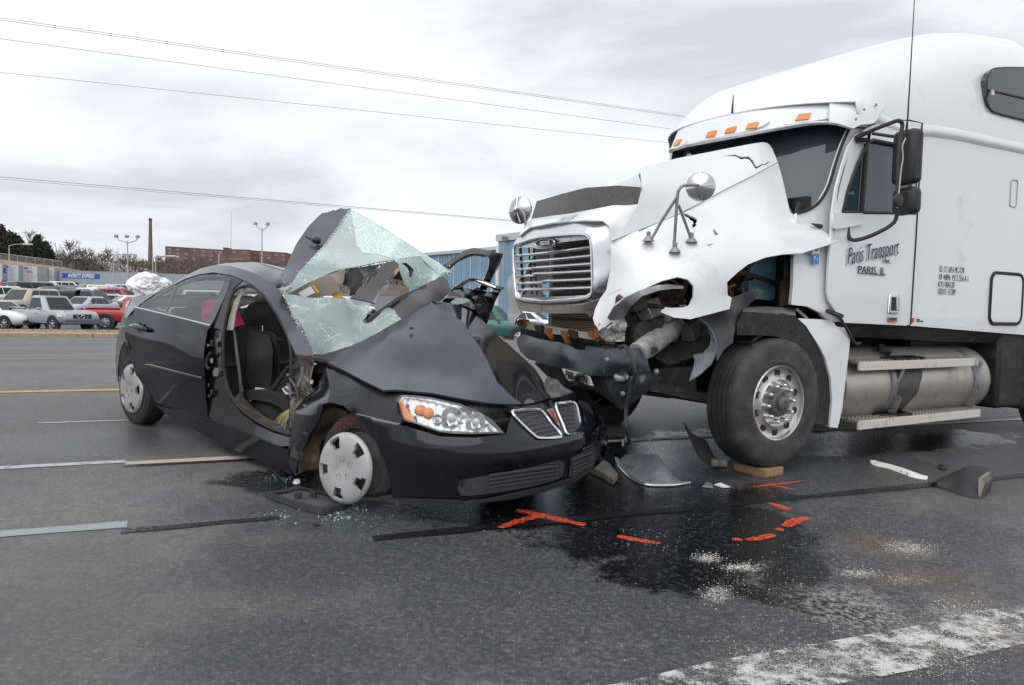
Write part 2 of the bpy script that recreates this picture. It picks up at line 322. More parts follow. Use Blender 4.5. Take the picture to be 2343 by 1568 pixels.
paint([([('n',1145,485),('n',1200,455),('n',1265,440)], .045), ([('n',1097,498),('n',1120,500),('n',1140,503)], .035)], 'orange sprayed dash with a dot at its end on the wet asphalt')
paint([([('n',950,552),('n',1020,543),('n',1092,525)], .032), ([('n',885,551),('n',905,551),('n',925,549)], .03)], 'orange sprayed dash beside white granules on the wet asphalt')
paint([([('n',302,533),('n',400,552),('n',518,570)], .03)], 'thin orange sprayed dash at the edge of the black fluid spill')
# ================================================================ far things
def at_ray(x, dep):                                   # ground point under image column x at this distance
    P = CAMP + rayd(x, 690) * dep; P.z = gz(P.dot(RN)); return P
# -- power lines, parallel to the road
M_wire = mat('power_cable', (.3, .3, .31), .6)
def wire(y0, x1, y1, label, z=8.6, r=.0075):
    a = rayd(0, y0); b = rayd(x1, y1); k = (z - EYE) / a.z; A = CAMP + a * k
    # same line carried on along the road direction, held at the slope seen
    n_ = a.cross(b); d = RV.copy(); d.z = -(n_.x * RV.x + n_.y * RV.y) / n_.z
    P = [A + d * q for q in (-45, -20, 0, 8, 16, 24, 34, 46, 60, 80, 110)]
    put(MB().tube(P, r, 5).build('power_line', M_wire), label, 'power line', 'overhead power lines')
for y0, x1, y1, q, z in ((40,1610,271,'uppermost of the overhead power cables crossing the sky',9.5),(45,1610,274,'overhead power cable running close under the uppermost one',9.45),(88,1555,297,'overhead power cable third from the top',9.0),(165,1530,326,'thin overhead power cable with wide gaps above and below',8.4)):
    wire(y0, x1, y1, q, z)
wire(404, 1190, 505, 'thick low overhead cable passing just above the smashed windshield', 7.0, .014)
wire(409, 1190, 507, 'lower strand of the low overhead cable pair', 6.9, .009)
# -- trees
def bark(n, c): return mat(n, c, .95, var=.3, vscale=3)
M_bark = bark('grey_bark', (.085, .075, .066)); M_twig = bark('twigs', (.13, .11, .098)); M_ever = mat('evergreen_needles', (.028, .036, .025), .9, var=.5, vscale=1.2); M_browncedar = mat('winter_cedar', (.055, .05, .03), .9, var=.4, vscale=1.2)
def bare_meshes(seed, spread=1.0):
    rnd = random.Random(seed); tr = MB(); cr = MB()
    def grow(p, d, l, r, lev):
        n = 3; path = [p]; q = p.copy(); dd = d.copy()
        for i in range(n):
            dd = (dd + Vector((rnd.gauss(0, .12), rnd.gauss(0, .12), rnd.gauss(.02, .08)))).normalized(); q = q + dd * l / n; path.append(q.copy())
        (tr if lev == 0 else cr).tube(path, [max(.028, r * (1 - .45 * i / n)) for i in range(n + 1)], 6 if lev == 0 else 3, False)
        if lev >= 5: return
        k = (5, 5, 4, 4, 4)[lev]
        for i in range(k):
            f = rnd.uniform(.35, 1) if lev else rnd.uniform(.45, 1); j = min(n - 1, int(f * n)); b = path[j].lerp(path[j+1], f * n - j) if j < n else path[-1]
            a = dd.orthogonal().normalized(); a.rotate(Matrix.Rotation(rnd.uniform(0, 6.28), 3, dd)); nd = (dd + a * rnd.uniform(.5, 1.1) * spread).normalized()
            grow(b, nd, l * rnd.uniform(.55, .8), r * .55, lev + 1)
    grow(Vector((0, 0, -.4)), Vector((0, 0, 1)), 4.2, .22, 0)
    return tr, cr
BT = []
for sd_, sp_ in ((3, 1), (11, 1.2), (23, .85)):
    tr, cr = bare_meshes(sd_, sp_); BT.append((tr, cr))
bt_cache = []
def bare_tree(P, h, v, yaw, label, group):
    r = empty('bare_tree', P, yaw, label=label, cat='tree', group=group)
    if len(bt_cache) <= v or bt_cache[v] is None:
        while len(bt_cache) <= v: bt_cache.append(None)
        a = BT[v][0].build('trunk', M_bark, r); b = BT[v][1].build('crown', M_twig, r); bt_cache[v] = (a.data, b.data)
    else:
        for nm, me in zip(('trunk', 'crown'), bt_cache[v]):
            o = bpy.data.objects.new(nm, me); COL.objects.link(o); o.parent = r
    k = h / 10.5; r.scale = (k, k, k)
def leaf_crown(b, n, fn, size, rnd):
    for _ in range(n):
        c, out = fn(); d = Vector((rnd.gauss(0, 1), rnd.gauss(0, 1), rnd.gauss(0, .7))).normalized(); e1 = d.orthogonal().normalized(); e2 = d.cross(e1); s = size * rnd.uniform(.5, 1.3)
        b.add([c - e1 * s, c + e2 * s * .6, c + e1 * s, c - e2 * s * .6], [(0, 1, 2, 3)])
ev_cache = {}
def evergreen(P, h, kind, yaw, label, group):
    r = empty('evergreen_tree', P, yaw, label=label, cat='tree', group=group)
    if kind not in ev_cache:
        rnd = random.Random(hash(kind) % 1000 if isinstance(kind, str) else kind); b = MB()
        cl = [(Vector((rnd.gauss(0, 1), rnd.gauss(0, 1), 0)), rnd.uniform(.08, .98)) for _ in range(60)]
        def fn():
            q, z = rnd.choice(cl); w = 4.4 * (1 - z) ** (.65 if kind % 2 else .9) + .25; q = q.normalized() * w * rnd.uniform(.3, .9); c = Vector((q.x, q.y, .6 + z * 9)) + Vector((rnd.gauss(0, .4), rnd.gauss(0, .4), rnd.gauss(0, .35))); return c, q
        leaf_crown(b, 4200, fn, .42, rnd)
        t = MB().tube([(0,0,-.4),(0,0,4),(0,0,9)], [.25,.15,.03], 6)
        ev_cache[kind] = (t.build('trunk', M_bark, r).data, b.build('crown', M_ever if kind % 3 else M_browncedar, r, smooth=0).data)
    else:
        for nm, me in zip(('trunk', 'crown'), ev_cache[kind]):
            o = bpy.data.objects.new(nm, me); COL.objects.link(o); o.parent = r
    k = h / 9.6; r.scale = (k, k, k)
rt = random.Random(5)
def base_at(x, ytop, dep, h):                          # a tree of height h whose top shows at row ytop stands on its hill
    P = CAMP + rayd(x, ytop) * dep; P.z -= h; return P
# hill under the wood at the back
def fence_row(x): return 592 + .127 * x if x < 142 else 610 + (x - 142) * .2
bank_pts = []
for dep, off in ((150, 34), (164, 9), (176, 0), (240, None)):
    row = []
    for x in range(-420, 260, 30):
        if off is None: P = CAMP + rayd(x, 690) * dep; P.z = (CAMP + rayd(x, fence_row(x)) * 176).z + 1
        else: P = CAMP + rayd(x, fence_row(x) + off) * dep
        row.append(P)
    bank_pts.append(row)
MB().grid(bank_pts).build('grass_bank', mat('winter_grass', (.24, .185, .105), .95, var=.25, vscale=.6), kind='structure')
def bankz(x, dep): P = CAMP + rayd(x, 690) * dep; P.z = (CAMP + rayd(x, fence_row(x)) * 176).z + max(0, dep - 176) / 64; return P
EVL = 'dense dark evergreen tree on the grass bank behind the fence'; EVG = 'evergreens on the bank'
for x, yt, dep, k in ((-30,520,150,1),(2,518,146,0),(22,540,140,2),(45,548,142,3),(62,560,138,1),(86,540,143,2),(104,553,150,1),(-12,535,138,4),(75,555,150,0),(30,532,150,5),(118,572,146,4)):
    dep += 55; P = CAMP + rayd(x, yt) * dep; g0 = bankz(x, dep); h = max(4, P.z - g0.z); evergreen(g0, h, k, rt.uniform(0, 6), EVL, EVG)
BTL = 'bare grey winter tree in the wood beyond the truck trailers'; BTG = 'bare winter trees at the back'
for x, yt, dep in ((30,512,165),(55,520,170),(80,530,180),(130,548,190),(150,541,195),(172,548,190),(190,560,210),(208,566,220),(228,572,215),(250,572,230),(262,560,240),(280,566,240),(300,575,250),(318,574,260),(335,578,270),(365,556,300),(352,572,330),(385,578,290),(400,583,240),(415,580,250),(430,576,235),(448,574,240),(462,577,230),(480,582,240),(497,588,250),(515,592,240),(535,596,260),(556,598,270),(580,600,260),(600,602,270),(622,600,300),(645,586,330),(668,590,300),(700,590,300),(740,600,300),(795,600,300),(850,610,300),(905,615,300),(140,575,160),(160,585,165),(185,590,170),(215,595,180),(240,600,190),(270,600,200),(300,605,200),(330,606,210),(120,590,155),(95,585,152)):
    dep = max(dep, 205) if x < 240 else dep; h = rt.uniform(11, 15) * dep / 220 + 3; yt -= 3; bare_tree(base_at(x, yt, dep, h), h, rt.randrange(3), rt.uniform(0, 6.3), BTL, BTG)
# under-wood that reads as one brown mass
wood = MB(); rw = random.Random(9)
for _ in range(9000):
    x = rw.uniform(-60, 980); dep = rw.uniform(170, 300); yt = 606 + 26 * noise.noise((x * .012, dep * .01, 2)) + rw.uniform(0, 48) + max(0, (x - 640) * .03)
    c = CAMP + rayd(x, yt) * dep; d = Vector((rw.gauss(0, .5), rw.gauss(0, .5), 1)).normalized(); e1 = d.cross(Vector((0, 1, 0))).normalized(); l = rw.uniform(.8, 2.6); w = rw.uniform(.05, .16)
    wood.add([c - e1 * w, c + e1 * w, c + d * l + e1 * w * .2], [(0, 1, 2)])
put(wood.build('brushwood', mat('brushwood_brown', (.105, .088, .075), .95, var=.45, vscale=.15), smooth=0), 'grey brown winter brushwood filling the far slope', 'brushwood', kind='stuff')
hrows = []
for dep, yy in ((176, 668), (205, 640), (245, 626), (300, 616), (420, 606)):
    hrows.append([CAMP + rayd(x, yy + max(0, (x - 600) * .035)) * dep for x in range(-500, 1300, 50)])
MB().grid(hrows).build('hillside', mat('leaf_litter', (.10, .083, .066), .95, var=.35, vscale=.12), kind='structure')
# -- chain link fence on the bank
M_galv = mat('galvanised_steel', (.38, .39, .40), .5, metal=.6)
m, N, L, B = new_mat('chain_link'); B.inputs['Base Color'].default_value = (.34, .35, .36, 1); B.inputs['Roughness'].default_value = .6
tcx = N.new('ShaderNodeTexCoord'); wv = N.new('ShaderNodeTexVoronoi'); wv.feature = 'DISTANCE_TO_EDGE'; wv.inputs['Scale'].default_value = 7; L.new(tcx.outputs['Object'], wv.inputs[0]); L.new(maprange(N, L, wv.outputs[0], .05, .12, .55, .12), B.inputs['Alpha'])
fr = empty('chain_link_fence', bankz(100, 176), label='chain link fence with steel posts along the top of the grass bank', cat='fence')
fp = [CAMP + rayd(x, y) * 176 - fr.location for x, y in [(x_, fence_row(x_)) for x_ in (-60, -30, 0, 20, 40, 60, 80, 100, 120, 142)]]
fp = [Vector((p.x, p.y, p.z)) for p in fp]; Hf = Vector((0, 0, 1.3))
MB().grid([fp, [p + Hf * .97 for p in fp]]).build('wire_mesh', MATS['chain_link'], fr)
MB().tube([p + Hf for p in fp], .055, 5).build('top_rail', M_galv, fr)
for p in fp: MB().tube([p - Vector((0, 0, .3)), p + Hf * 1.04], .06, 6).build('post', M_galv, fr)
# -- brick smokestack and the long brick building
m, N, L, B = new_mat('far_brick'); g = N.new('ShaderNodeTexCoord').outputs['Object']; L.new(mixc(N, L, maprange(N, L, noise_n(N, L, g, .12, 6), .35, .65, 0, 1), (.16, .082, .078), (.21, .125, .118)), B.inputs['Base Color']); B.inputs['Roughness'].default_value = .95
M_fbrick = m
top = CAMP + rayd(344, 499) * 600; sb = top.copy(); sb.z -= 46
r = empty('smokestack', sb, label='tall tapering red brick smokestack above the trees', cat='smokestack')
MB().lathe([(2.05, 0), (1.05, 45.4)], 16).build('shaft', M_fbrick, r); MB().lathe([(1.2, 44.4), (1.3, 45), (1.2, 46), (.8, 46)], 16).build('rim', mat('sooty_brick', (.09, .05, .045), .95), r)
M_win = mat('far_window_frame', (.55, .54, .5), .6); M_pane = mat('far_window_glass', (.12, .14, .16), .2)
DB = 760
def far_pt(x, y): return CAMP + rayd(x, y) * DB
b0 = far_pt(378, 600); br = empty('brick_building', b0, math.radians(0), label='long red brick building with rows of pale windows on the far hill', cat='building')
def block(x0, x1, yt0, yt1, depth=22, hh=22, dd=0, rows=3, nm='wall', roofm=None):
    a = CAMP + rayd(x0, yt0) * (DB + dd) - b0; c = CAMP + rayd(x1, yt1) * (DB + dd) - b0; n_ = Vector((-(c - a).y, (c - a).x, 0)).normalized() * depth; dn = Vector((0, 0, -hh))
    MB().add([a, c, c + n_, a + n_, a + dn, c + dn, c + n_ + dn, a + n_ + dn], [(0,1,2,3),(0,4,5,1),(1,5,6,2),(2,6,7,3),(3,7,4,0)]).build(nm, M_fbrick, br, smooth=0)
    ln = (c - a).length; u = (c - a).normalized(); off = -n_.normalized() * .12
    MB().bar(a + off + Vector((0,0,.1)), c + off + Vector((0,0,.1)), .5, .5).build('parapet', mat('parapet_stone', (.32,.27,.24), .9), br, smooth=0)
    k = int(ln / 7.2)
    for q in range(rows):
        for i in range(k):
            if (i * 7 + q * 3) % 5 == 4: continue
            p = a + u * (ln * (i + .5) / k) + Vector((0, 0, -2.6 - q * 3.9)) + off
            w = MB().box(p, (3.0, .16, 1.9), basis((0,0,0), u, (0,0,1)).to_3x3() @ Matrix.Rotation(-math.pi/2, 3, 'X')).build('window', M_win, br, smooth=0)
            for e_ in (-.72, .72):
                MB().box(p + u * e_ + off * 1.2, (1.2, .1, 1.5), basis((0,0,0), u, (0,0,1)).to_3x3() @ Matrix.Rotation(-math.pi/2, 3, 'X')).build('pane', M_pane, w, smooth=0)
block(378, 512, 563, 571.5); block(523, 572, 570, 571, dd=-14, rows=1); block(572, 657, 572.5, 578, dd=-4, rows=4); block(510.5, 523, 566, 566.6, depth=8, dd=-10, rows=0)
block(500, 560, 592, 594, dd=-60, rows=0, depth=10, hh=10)
mt = far_pt(527.5, 600); MB().tube([mt, CAMP + rayd(528.5, 482) * DB], [.22, .08], 5)
put(MB().tube([mt, CAMP + rayd(529, 482) * DB], [.28, .16], 5).build('radio_mast', M_galv), 'thin radio mast standing behind the brick building', 'mast')
# -- lot light poles
M_pole = mat('pale_pole', (.42, .42, .41), .6); M_lamp = mat('lamp_head_grey', (.16, .165, .17), .5); M_lens = mat('lamp_lens', (.55, .56, .58), .25)
def light_pole(x, ytop, dep, kind, label, arm=1):
    P = at_ray(x, dep); T = CAMP + rayd(x, ytop) * dep; h = T.z - P.z; r = empty('light_pole', P, label=label, cat='light pole', group='parking lot light poles')
    MB().tube([(0,0,-.3),(0,0,h)], [.13 * dep / 110, .07 * dep / 110], 8).build('pole', M_pole, r)
    k = dep / 110 * (.45 if dep > 160 else 1)
    if kind == 'arm':
        MB().tube([(0,0,h-.1),(arm*.8*k,0,h+.15*k),(arm*2.0*k,0,h+.25*k)], .05 * k, 6).build('arm', M_pole, r)
        lh = MB().box((arm*2.6*k,0,h+.2*k), (1.3*k,.4*k,.22*k)).build('lamp_head', M_lens, r, bevel=.06*k)
    else:
        offs = {'three': (-1.5, 0, 1.5), 'two': (-.85, .85)}[kind]
        MB().tube([(o*k, 0, h + (.55*k if abs(o) > .1 else .2*k)) for o in (offs[0],)] + [(offs[0]*.75*k,0,h+.05*k),(0,0,h-.3*k),(offs[-1]*.75*k,0,h+.05*k),(offs[-1]*k,0,h+.55*k)], .06*k, 6).build('crossarm', M_pole, r)
        for o in offs:
            c = Vector((o*k, -.2*k, h + .6*k)); b = MB().box(c, (.52*k, .4*k, .36*k), Matrix.Rotation(.5, 3, 'X')); hd = b.build('lamp_head', M_lamp, r, bevel=.1*k)
            MB().box(c + Vector((0, -.2*k, -.1*k)), (.4*k, .05*k, .25*k), Matrix.Rotation(.5, 3, 'X')).build('lens', M_lens, hd)
for a_ in ((22,561,112,'arm','light pole with a single arm beside the fence on the grass bank'),(292,551,120,'three','tall light pole carrying three floodlights left of the smokestack'),(259.5,584,125,'arm','single arm light pole just left of the three lamp pole'),(349,588,120,'arm','single arm light pole below the smokestack, left one of a close pair'),(355.5,589,126,'arm','single arm light pole below the smokestack, right one of a close pair'),(598,522,105,'two','tall light pole with two floodlights rising behind the sedan roof'),(500,580,170,'two','small far light pole with two lamps in front of the brick building')):
    light_pole(*a_)
# -- trailers
M_trw = mat('trailer_white', (.52, .54, .56), .45, var=.12, vscale=1.2); M_trg = mat('trailer_grey', (.36, .39, .43), .4, var=.1, vscale=1); M_blue = mat('stripe_blue', (.035, .10, .46), .5); M_red2 = mat('panel_red', (.55, .05, .05), .5); M_dk = mat('dark_rubber', (.02, .02, .021), .85); M_sign = mat('sign_white', (.8, .8, .8), .6)
def trailer(x, dep, L_, phi, label, side=M_trg, txt=None, stripe=True, ztop=None, H=2.9, rear=M_trw, name='semi_trailer'):
    P = at_ray(x, dep)
    if ztop: P.z = (CAMP + rayd(x, ztop) * dep).z - H - 1.1
    r = empty(name, P, phi, label=label, cat='trailer', group='semi trailers parked at the back of the lot')
    MB().box((L_/2, 0, 1.1 + H/2), (L_, 2.55, H)).build('box', side, r, bevel=.04)
    MB().box((L_/2, -1.29, 1.16), (L_, .05, .16)).build('bottom_rail', M_blue if stripe else M_galv, r); MB().box((L_/2, -1.285, 1.1 + H - .06), (L_, .05, .12)).build('top_rail', M_galv, r)
    for s in (-1, 1):
        d = MB().box((-.03, s*.62, 1.1 + H/2), (.05, 1.18, H - .15)).build('rear_door', rear, r, bevel=.01)
        MB().tube([(-.08, s*.3, 1.3), (-.08, s*.3, 1.1 + H - .2)], .025, 5).build('lock_rod', M_galv, d)
    MB().box((1.0, 0, .75), (3.2, 1.0, .4)).build('bogie', M_dk, r)
    for q in (.5, 1.75):
        for s in (-1, 1): MB().lathe([(.2,-.28),(.5,-.28),(.52,-.1),(.52,.1),(.5,.28),(.2,.28)], 14, Matrix.Translation((q, s*.95, .52)) @ RXm).build('wheel', M_dk, r)
    MB().box((L_*.8, 0, .55), (.2, 1.6, 1.1)).build('landing_gear', M_dk, r)
    if txt:
        pn = MB().box((txt[1], -1.285, 1.1 + H*.66), (txt[2], .03, .95)).build('name_panel', M_blue, r)
        text('lettering', txt[0], M_sign, pn, basis((txt[1], -1.31, 1.1 + H*.66), (1,0,0), (0,0,1)), .95, .004, .25, txt[3], bold=.03)
    return r
ts = math.radians(23)
trailer(140, 150, 17.5, math.radians(12), 'grey semi trailer with a blue name panel on its long side', txt=('AVERITT EXPRESS', 3.9, 6.6, .62), ztop=618)
trailer(326, 156, 16, math.radians(10), 'plain grey semi trailer standing behind the white bundle on the trunk', ztop=624, stripe=False)
trailer(500, 162, 14, math.radians(10), 'plain grey semi trailer showing beyond the sedan roof', ztop=630, stripe=False)
for i, (x, dep, yt, lb, tx) in enumerate(((-12,138,604,'grey semi trailer with blue lettering cut off by the picture edge',('EXPRESS',2.6,4.5,.7)),(26,140,606,'semi trailer showing white rear doors next to a blue stripe',None),(69,142,609,'semi trailer with a red mark on its white rear doors',None),(108,147,612,'grey semi trailer standing beside the trailer with the long name panel',None))):
    q = trailer(x, dep, 14, math.radians(101), lb, txt=tx, ztop=yt)
    if i == 2:
        MB().box((-.07, .1, 3.0), (.03, 1.1, .22)).build('red_mark', M_red2, q)
    if i in (1, 2): MB().box((-.07, .6, 3.7), (.03, .7, .3)).build('badge', M_blue, q)
rr = random.Random(2)
for i, x in enumerate((190, 207, 226, 245, 262, 280, 298, 316, 335, 352, 405, 422)):
    trailer(x, 215, 12, math.radians(98), 'small far white semi trailer in the back row below the wooded slope', side=M_trw, stripe=False, ztop=598 + (x - 190) * .155 + rr.uniform(-1.5, 1.5) - (6 if 200 < x < 300 else 0), H=2.8)
trailer(372, 214, 10, math.radians(98), 'far red semi trailer in the back row of white ones', side=M_red2, rear=M_red2, stripe=False, ztop=625, H=2.6)
# -- blue metal building
BB = 62
m, N, L, B = new_mat('blue_sheet_metal'); g = N.new('ShaderNodeTexCoord').outputs['Object']; L.new(mixc(N, L, maprange(N, L, noise_n(N, L, g, .35, 6), .3, .7, 0, 1), (.19, .325, .45), (.25, .39, .515)), B.inputs['Base Color']); B.inputs['Roughness'].default_value = .55
p0 = CAMP + rayd(940, 640) * 78; p1 = CAMP + rayd(1320, 640) * 55; p0.z = gz(p0.dot(RN)); p1.z = gz(p1.dot(RN)); u = p1 - p0; u.z = 0; ln = u.length; ya = math.atan2(u.y, u.x)
r = empty('metal_building', (p0.x, p0.y, -.6), ya, label='pale blue sheet metal warehouse behind the wrecked sedan', cat='building')
zr = (CAMP + rayd(985, 583) * 76).z + .6; zr2 = zr
MB().add([(0,0,0),(ln,0,0),(ln,0,zr2),(0,0,zr),(0,30,0),(ln,30,0),(ln,30,zr2),(0,30,zr)], [(0,1,2,3),(1,5,6,2),(5,4,7,6),(4,0,3,7),(3,2,6,7)]).build('wall', MATS['blue_sheet_metal'], r, smooth=0)
M_trim = mat('pale_trim', (.5, .56, .6), .5)
MB().bar((-.1,-.12,zr), (ln+.1,-.12,zr2), .3, .28).build('eave_trim', M_trim, r, smooth=0)
nrib = int(ln / 2.9)
for i in range(nrib + 1):
    x = ln * i / nrib; MB().box((x, -.06, zr/2 - .1), (.12, .1, zr - .3)).build('panel_seam', M_trim, r, smooth=0)
for i in range(int(ln / .45)):
    if i % 6: MB().box((i*.45 + .05, -.02, zr/2 - .1), (.07, .05, zr - .35)).build('rib', MATS['blue_sheet_metal'], r, smooth=0)
dx = ln * .35
d = MB().box((dx, -.08, 2.0), (1.3, .12, 3.0)).build('door', MATS['blue_sheet_metal'], r, bevel=.02); MB().box((dx-.1,-.15,3.0),(.24,.05,.7)).build('window', M_pane, d); MB().box((dx+.5,-.17,2.3),(.12,.1,.12)).build('handle', M_dk, d)
MB().box((ln*.58, -.08, 3.1), (.5, .1, 1.1)).build('notice_board', M_trim, r)
MB().box((ln*.17, -.15, 4.2), (.4, .3, .2)).build('wall_lamp', M_lamp, r)
q0 = CAMP + rayd(1163, 640) * 60; q0.z = -.5; zt = (CAMP + rayd(1170, 548) * 60).z
r2 = empty('metal_annexe', q0, ya, label='taller blue and white metal annexe beside the truck grille', cat='building')
MB().box((4, 3, (zt+.5)/2), (8, 8, zt+.5)).build('wall', MATS['blue_sheet_metal'], r2, smooth=0); MB().box((4, 3, zt+.55), (8.3, 8.3, .5)).build('roof_edge', M_trim, r2, smooth=0); MB().box((.1, -1.05, zt/2), (.3, .2, zt)).build('corner_trim', M_sign, r2, smooth=0)
pp = CAMP + rayd(1153, 600) * 58; ptop = (CAMP + rayd(1153, 543) * 58).z
r3 = empty('utility_mast', (pp.x, pp.y, -.4), label='thin mast with a small box on top beside the blue warehouse', cat='mast')
MB().tube([(0,0,0),(0,0,ptop+.4)], .05, 6).build('pole', M_galv, r3); MB().box((0,0,ptop+.3), (.4,.3,.35)).build('box', M_lamp, r3)
# ================================================================ parked vehicles
M_glassd = mat('vehicle_glass', (.03, .036, .038), .06, spec=.3); M_tyre = mat('tyre_rubber', (.022, .022, .023), .8, bump=.3, bscale=40); M_rim = mat('alloy_rim', (.42, .43, .44), .35, metal=.8)
M_chrome = mat('chrome', (.62, .63, .65), .12, metal=1); M_plast = mat('black_plastic', (.025, .025, .027), .55); M_lampw = mat('clear_lamp', (.6, .6, .58), .12, coat=1); M_tail = mat('tail_lamp_red', (.38, .015, .015), .2, coat=1); M_amber = mat('amber_lens', (.75, .22, .03), .25, coat=.6)
PAINTS = {}
def car_paint(nm, c, dirt=None): return mat('paint_' + nm, c, .32, metal=.0, coat=.8, spec=.5, dirt=dirt, dscale=1.5)
SPECS = {  # stations: x, bottom, top, half width;   gh: base front, base rear, roof front, roof rear, belt z, roof z ; splits of side glass
 'sedan': dict(st=[(-2.35,.42,.78,.68),(-2.25,.28,.98,.82),(-1.6,.22,1.04,.89),(-.6,.2,1.0,.91),(.6,.2,.98,.91),(1.15,.2,.96,.9),(1.9,.22,.84,.87),(2.3,.3,.7,.76),(2.42,.4,.6,.6)], gh=(1.15,-1.75,.35,-1.0,.97,1.45), split=(.32,.72), ax=(1.45,-1.35), wr=.33),
 'suv': dict(st=[(-2.35,.45,1.02,.78),(-2.28,.36,1.1,.88),(-1.5,.3,1.12,.93),(-.4,.28,1.1,.94),(.8,.28,1.1,.94),(1.1,.28,1.08,.92),(1.95,.3,1.0,.9),(2.3,.38,.86,.82),(2.4,.5,.72,.7)], gh=(1.1,-2.28,.45,-2.05,1.09,1.76), split=(.28,.62), ax=(1.42,-1.38), wr=.37),
 'van': dict(st=[(-2.6,.45,1.02,.85),(-2.5,.36,1.15,.95),(-1.5,.3,1.18,.98),(-.4,.28,1.16,.98),(1.0,.28,1.14,.98),(1.5,.28,1.1,.96),(2.2,.3,.98,.92),(2.55,.4,.84,.8)], gh=(1.6,-2.5,.9,-2.35,1.13,2.0), split=(.26,.6), ax=(1.6,-1.5), wr=.36),
 'pickup': dict(st=[(-2.62,.55,1.06,.84),(-2.55,.45,1.1,.91),(-1.6,.4,1.1,.92),(-.85,.38,1.1,.92),(-.8,.36,1.08,.92),(.4,.34,1.06,.93),(1.0,.34,1.08,.92),(1.95,.38,1.06,.92),(2.42,.42,.99,.9),(2.6,.48,.86,.86)], gh=(1.0,-.82,.35,-.62,1.06,1.76), split=(.42,), ax=(1.62,-1.58), wr=.385),
}
def vehicle(name, kind, paint, loc, yaw, label, scale=1, group='vehicles parked in the lot', cat='car', camper=False, grille=None):
    sp = SPECS[kind]; r = empty(name, loc, yaw, label=label, cat=cat, group=group); r.scale = (scale,) * 3
    b = MB(); rings = []
    for x, zl, zt, hw in sp['st']:
        h = [(hw*.72, zl), (hw*.93, zl + .08), (hw, zl + (zt-zl)*.42), (hw*.995, zl + (zt-zl)*.72), (hw*.95, zt - .05), (hw*.86, zt)]
        rings.append([Vector((x, y, z)) for y, z in h] + [Vector((x, -y, z)) for y, z in h[::-1]])
    cols = list(zip(*rings)); cols = [curve(c, 3) for c in cols]; rings = [list(q) for q in zip(*cols)]; b.grid(rings, True); n = len(rings[0]); b.add(rings[0], [tuple(range(n))]); b.add(rings[-1], [tuple(range(n))])
    b.build('body', paint, r, smooth=50)
    xf, xr, tf, tr, zb, zt = sp['gh']; W = sp['st'][4][3]; wb, wt = W * .94, W * .74
    base = [(xf, wb*.8), (xf - .25, wb), (xr + .2, wb), (xr, wb*.85)]; top = [(tf, wt*.82), (tf - .15, wt), (tr + .12, wt), (tr, wt*.86)]
    lo = [Vector((x, y, zb - .06)) for x, y in base] + [Vector((x, -y, zb - .06)) for x, y in base[::-1]]; up = [Vector((x, y, zt - .05)) for x, y in top] + [Vector((x, -y, zt - .05)) for x, y in top[::-1]]
    cap = [Vector((v.x * .96 + .04 * (tf + tr) / 2, v.y * .86, zt)) for v in up]
    g = MB().grid([lo, up, cap], True); g.add(cap, [tuple(range(8))]); g.build('cabin', paint, r, smooth=35)
    def quad(nm, P, mt=M_glassd, push=.012):
        P = [Vector(p) for p in P]; nn = (P[1]-P[0]).cross(P[2]-P[0]).normalized(); c = sum(P, Vector()) / len(P); nn = nn if nn.dot(c - Vector((0, 0, .9))) > 0 else -nn
        MB().prism([p + nn * push for p in P], nn * -.03).build(nm, mt, r, smooth=0)
    def L(a, b_, f): return a.lerp(b_, f)
    def inset(A, B, C, D, m0=.1, m1=.12): 
        c = (A+B+C+D)/4; return [L(p, c, m0) for p in (A, B, C, D)]
    quad('windshield', inset(lo[0], lo[7], up[7], up[0]))
    quad('rear_window', inset(lo[3], lo[4], up[4], up[3]))
    for s in (0, 1):
        A, B_, C, D_ = (lo[1], lo[2], up[2], up[1]) if not s else (lo[6], lo[5], up[5], up[6])
        cuts = [0.03] + list(sp['split']) + [.97]
        for c0, c1 in zip(cuts, cuts[1:]):
            P = [L(A, B_, c0 + .015), L(A, B_, c1 - .015), L(D_, C, c1 - .015), L(D_, C, c0 + .015)]; P = [L(P[0], P[3], .16), L(P[1], P[2], .16), L(P[1], P[2], .9), L(P[0], P[3], .9)]
            quad('side_window', P)
        yy = W * (1.01 if not s else -1.01)
        MB().box((xf - .35, yy + (.08 if not s else -.08), zb + .06), (.12, .18, .13)).build('wing_mirror', paint, r, bevel=.03)
        for c0 in sp['split']: 
            p = L(A, B_, c0); MB().box((p.x + .12, yy * .985, zb - .18), (.2, .03, .035)).build('door_handle', M_plast, r)
        for ax in sp['ax']:
            sg = 1 if not s else -1; M = Matrix.Translation((ax, sg * (W - .1), sp['wr'])) @ Matrix.Rotation(-sg * math.pi/2, 4, 'X')
            MB().lathe([(sp['wr'] + .075, .0), (sp['wr'] + .075, .115), (sp['wr'] - .02, .112)], 20, M).build('wheel_arch', M_plast, r)
            w = MB().lathe([(.1, -.12), (sp['wr']-.03, -.12), (sp['wr'], -.07), (sp['wr'], .09), (sp['wr']-.03, .125), (sp['wr']*.62, .118)], 20, M).build('wheel', M_tyre, r)
            hb = MB().lathe([(sp['wr']*.63, .105), (sp['wr']*.58, .09), (sp['wr']*.3, .1), (.04, .12), (.0, .12)], 20, M).build('rim', M_rim, w)
            o = MB()
            for q in range(6): a = q * math.pi / 3; o.box(M @ Vector((sp['wr']*.42*math.cos(a), sp['wr']*.42*math.sin(a), .1)), (.06, .06, .06))
            o.build('spoke_gap', M_plast, w)
    x0, zl0, zt0, hw0 = sp['st'][-2]; xr0, _, ztr, hwr = sp['st'][1]; xn = sp['st'][-1][0]
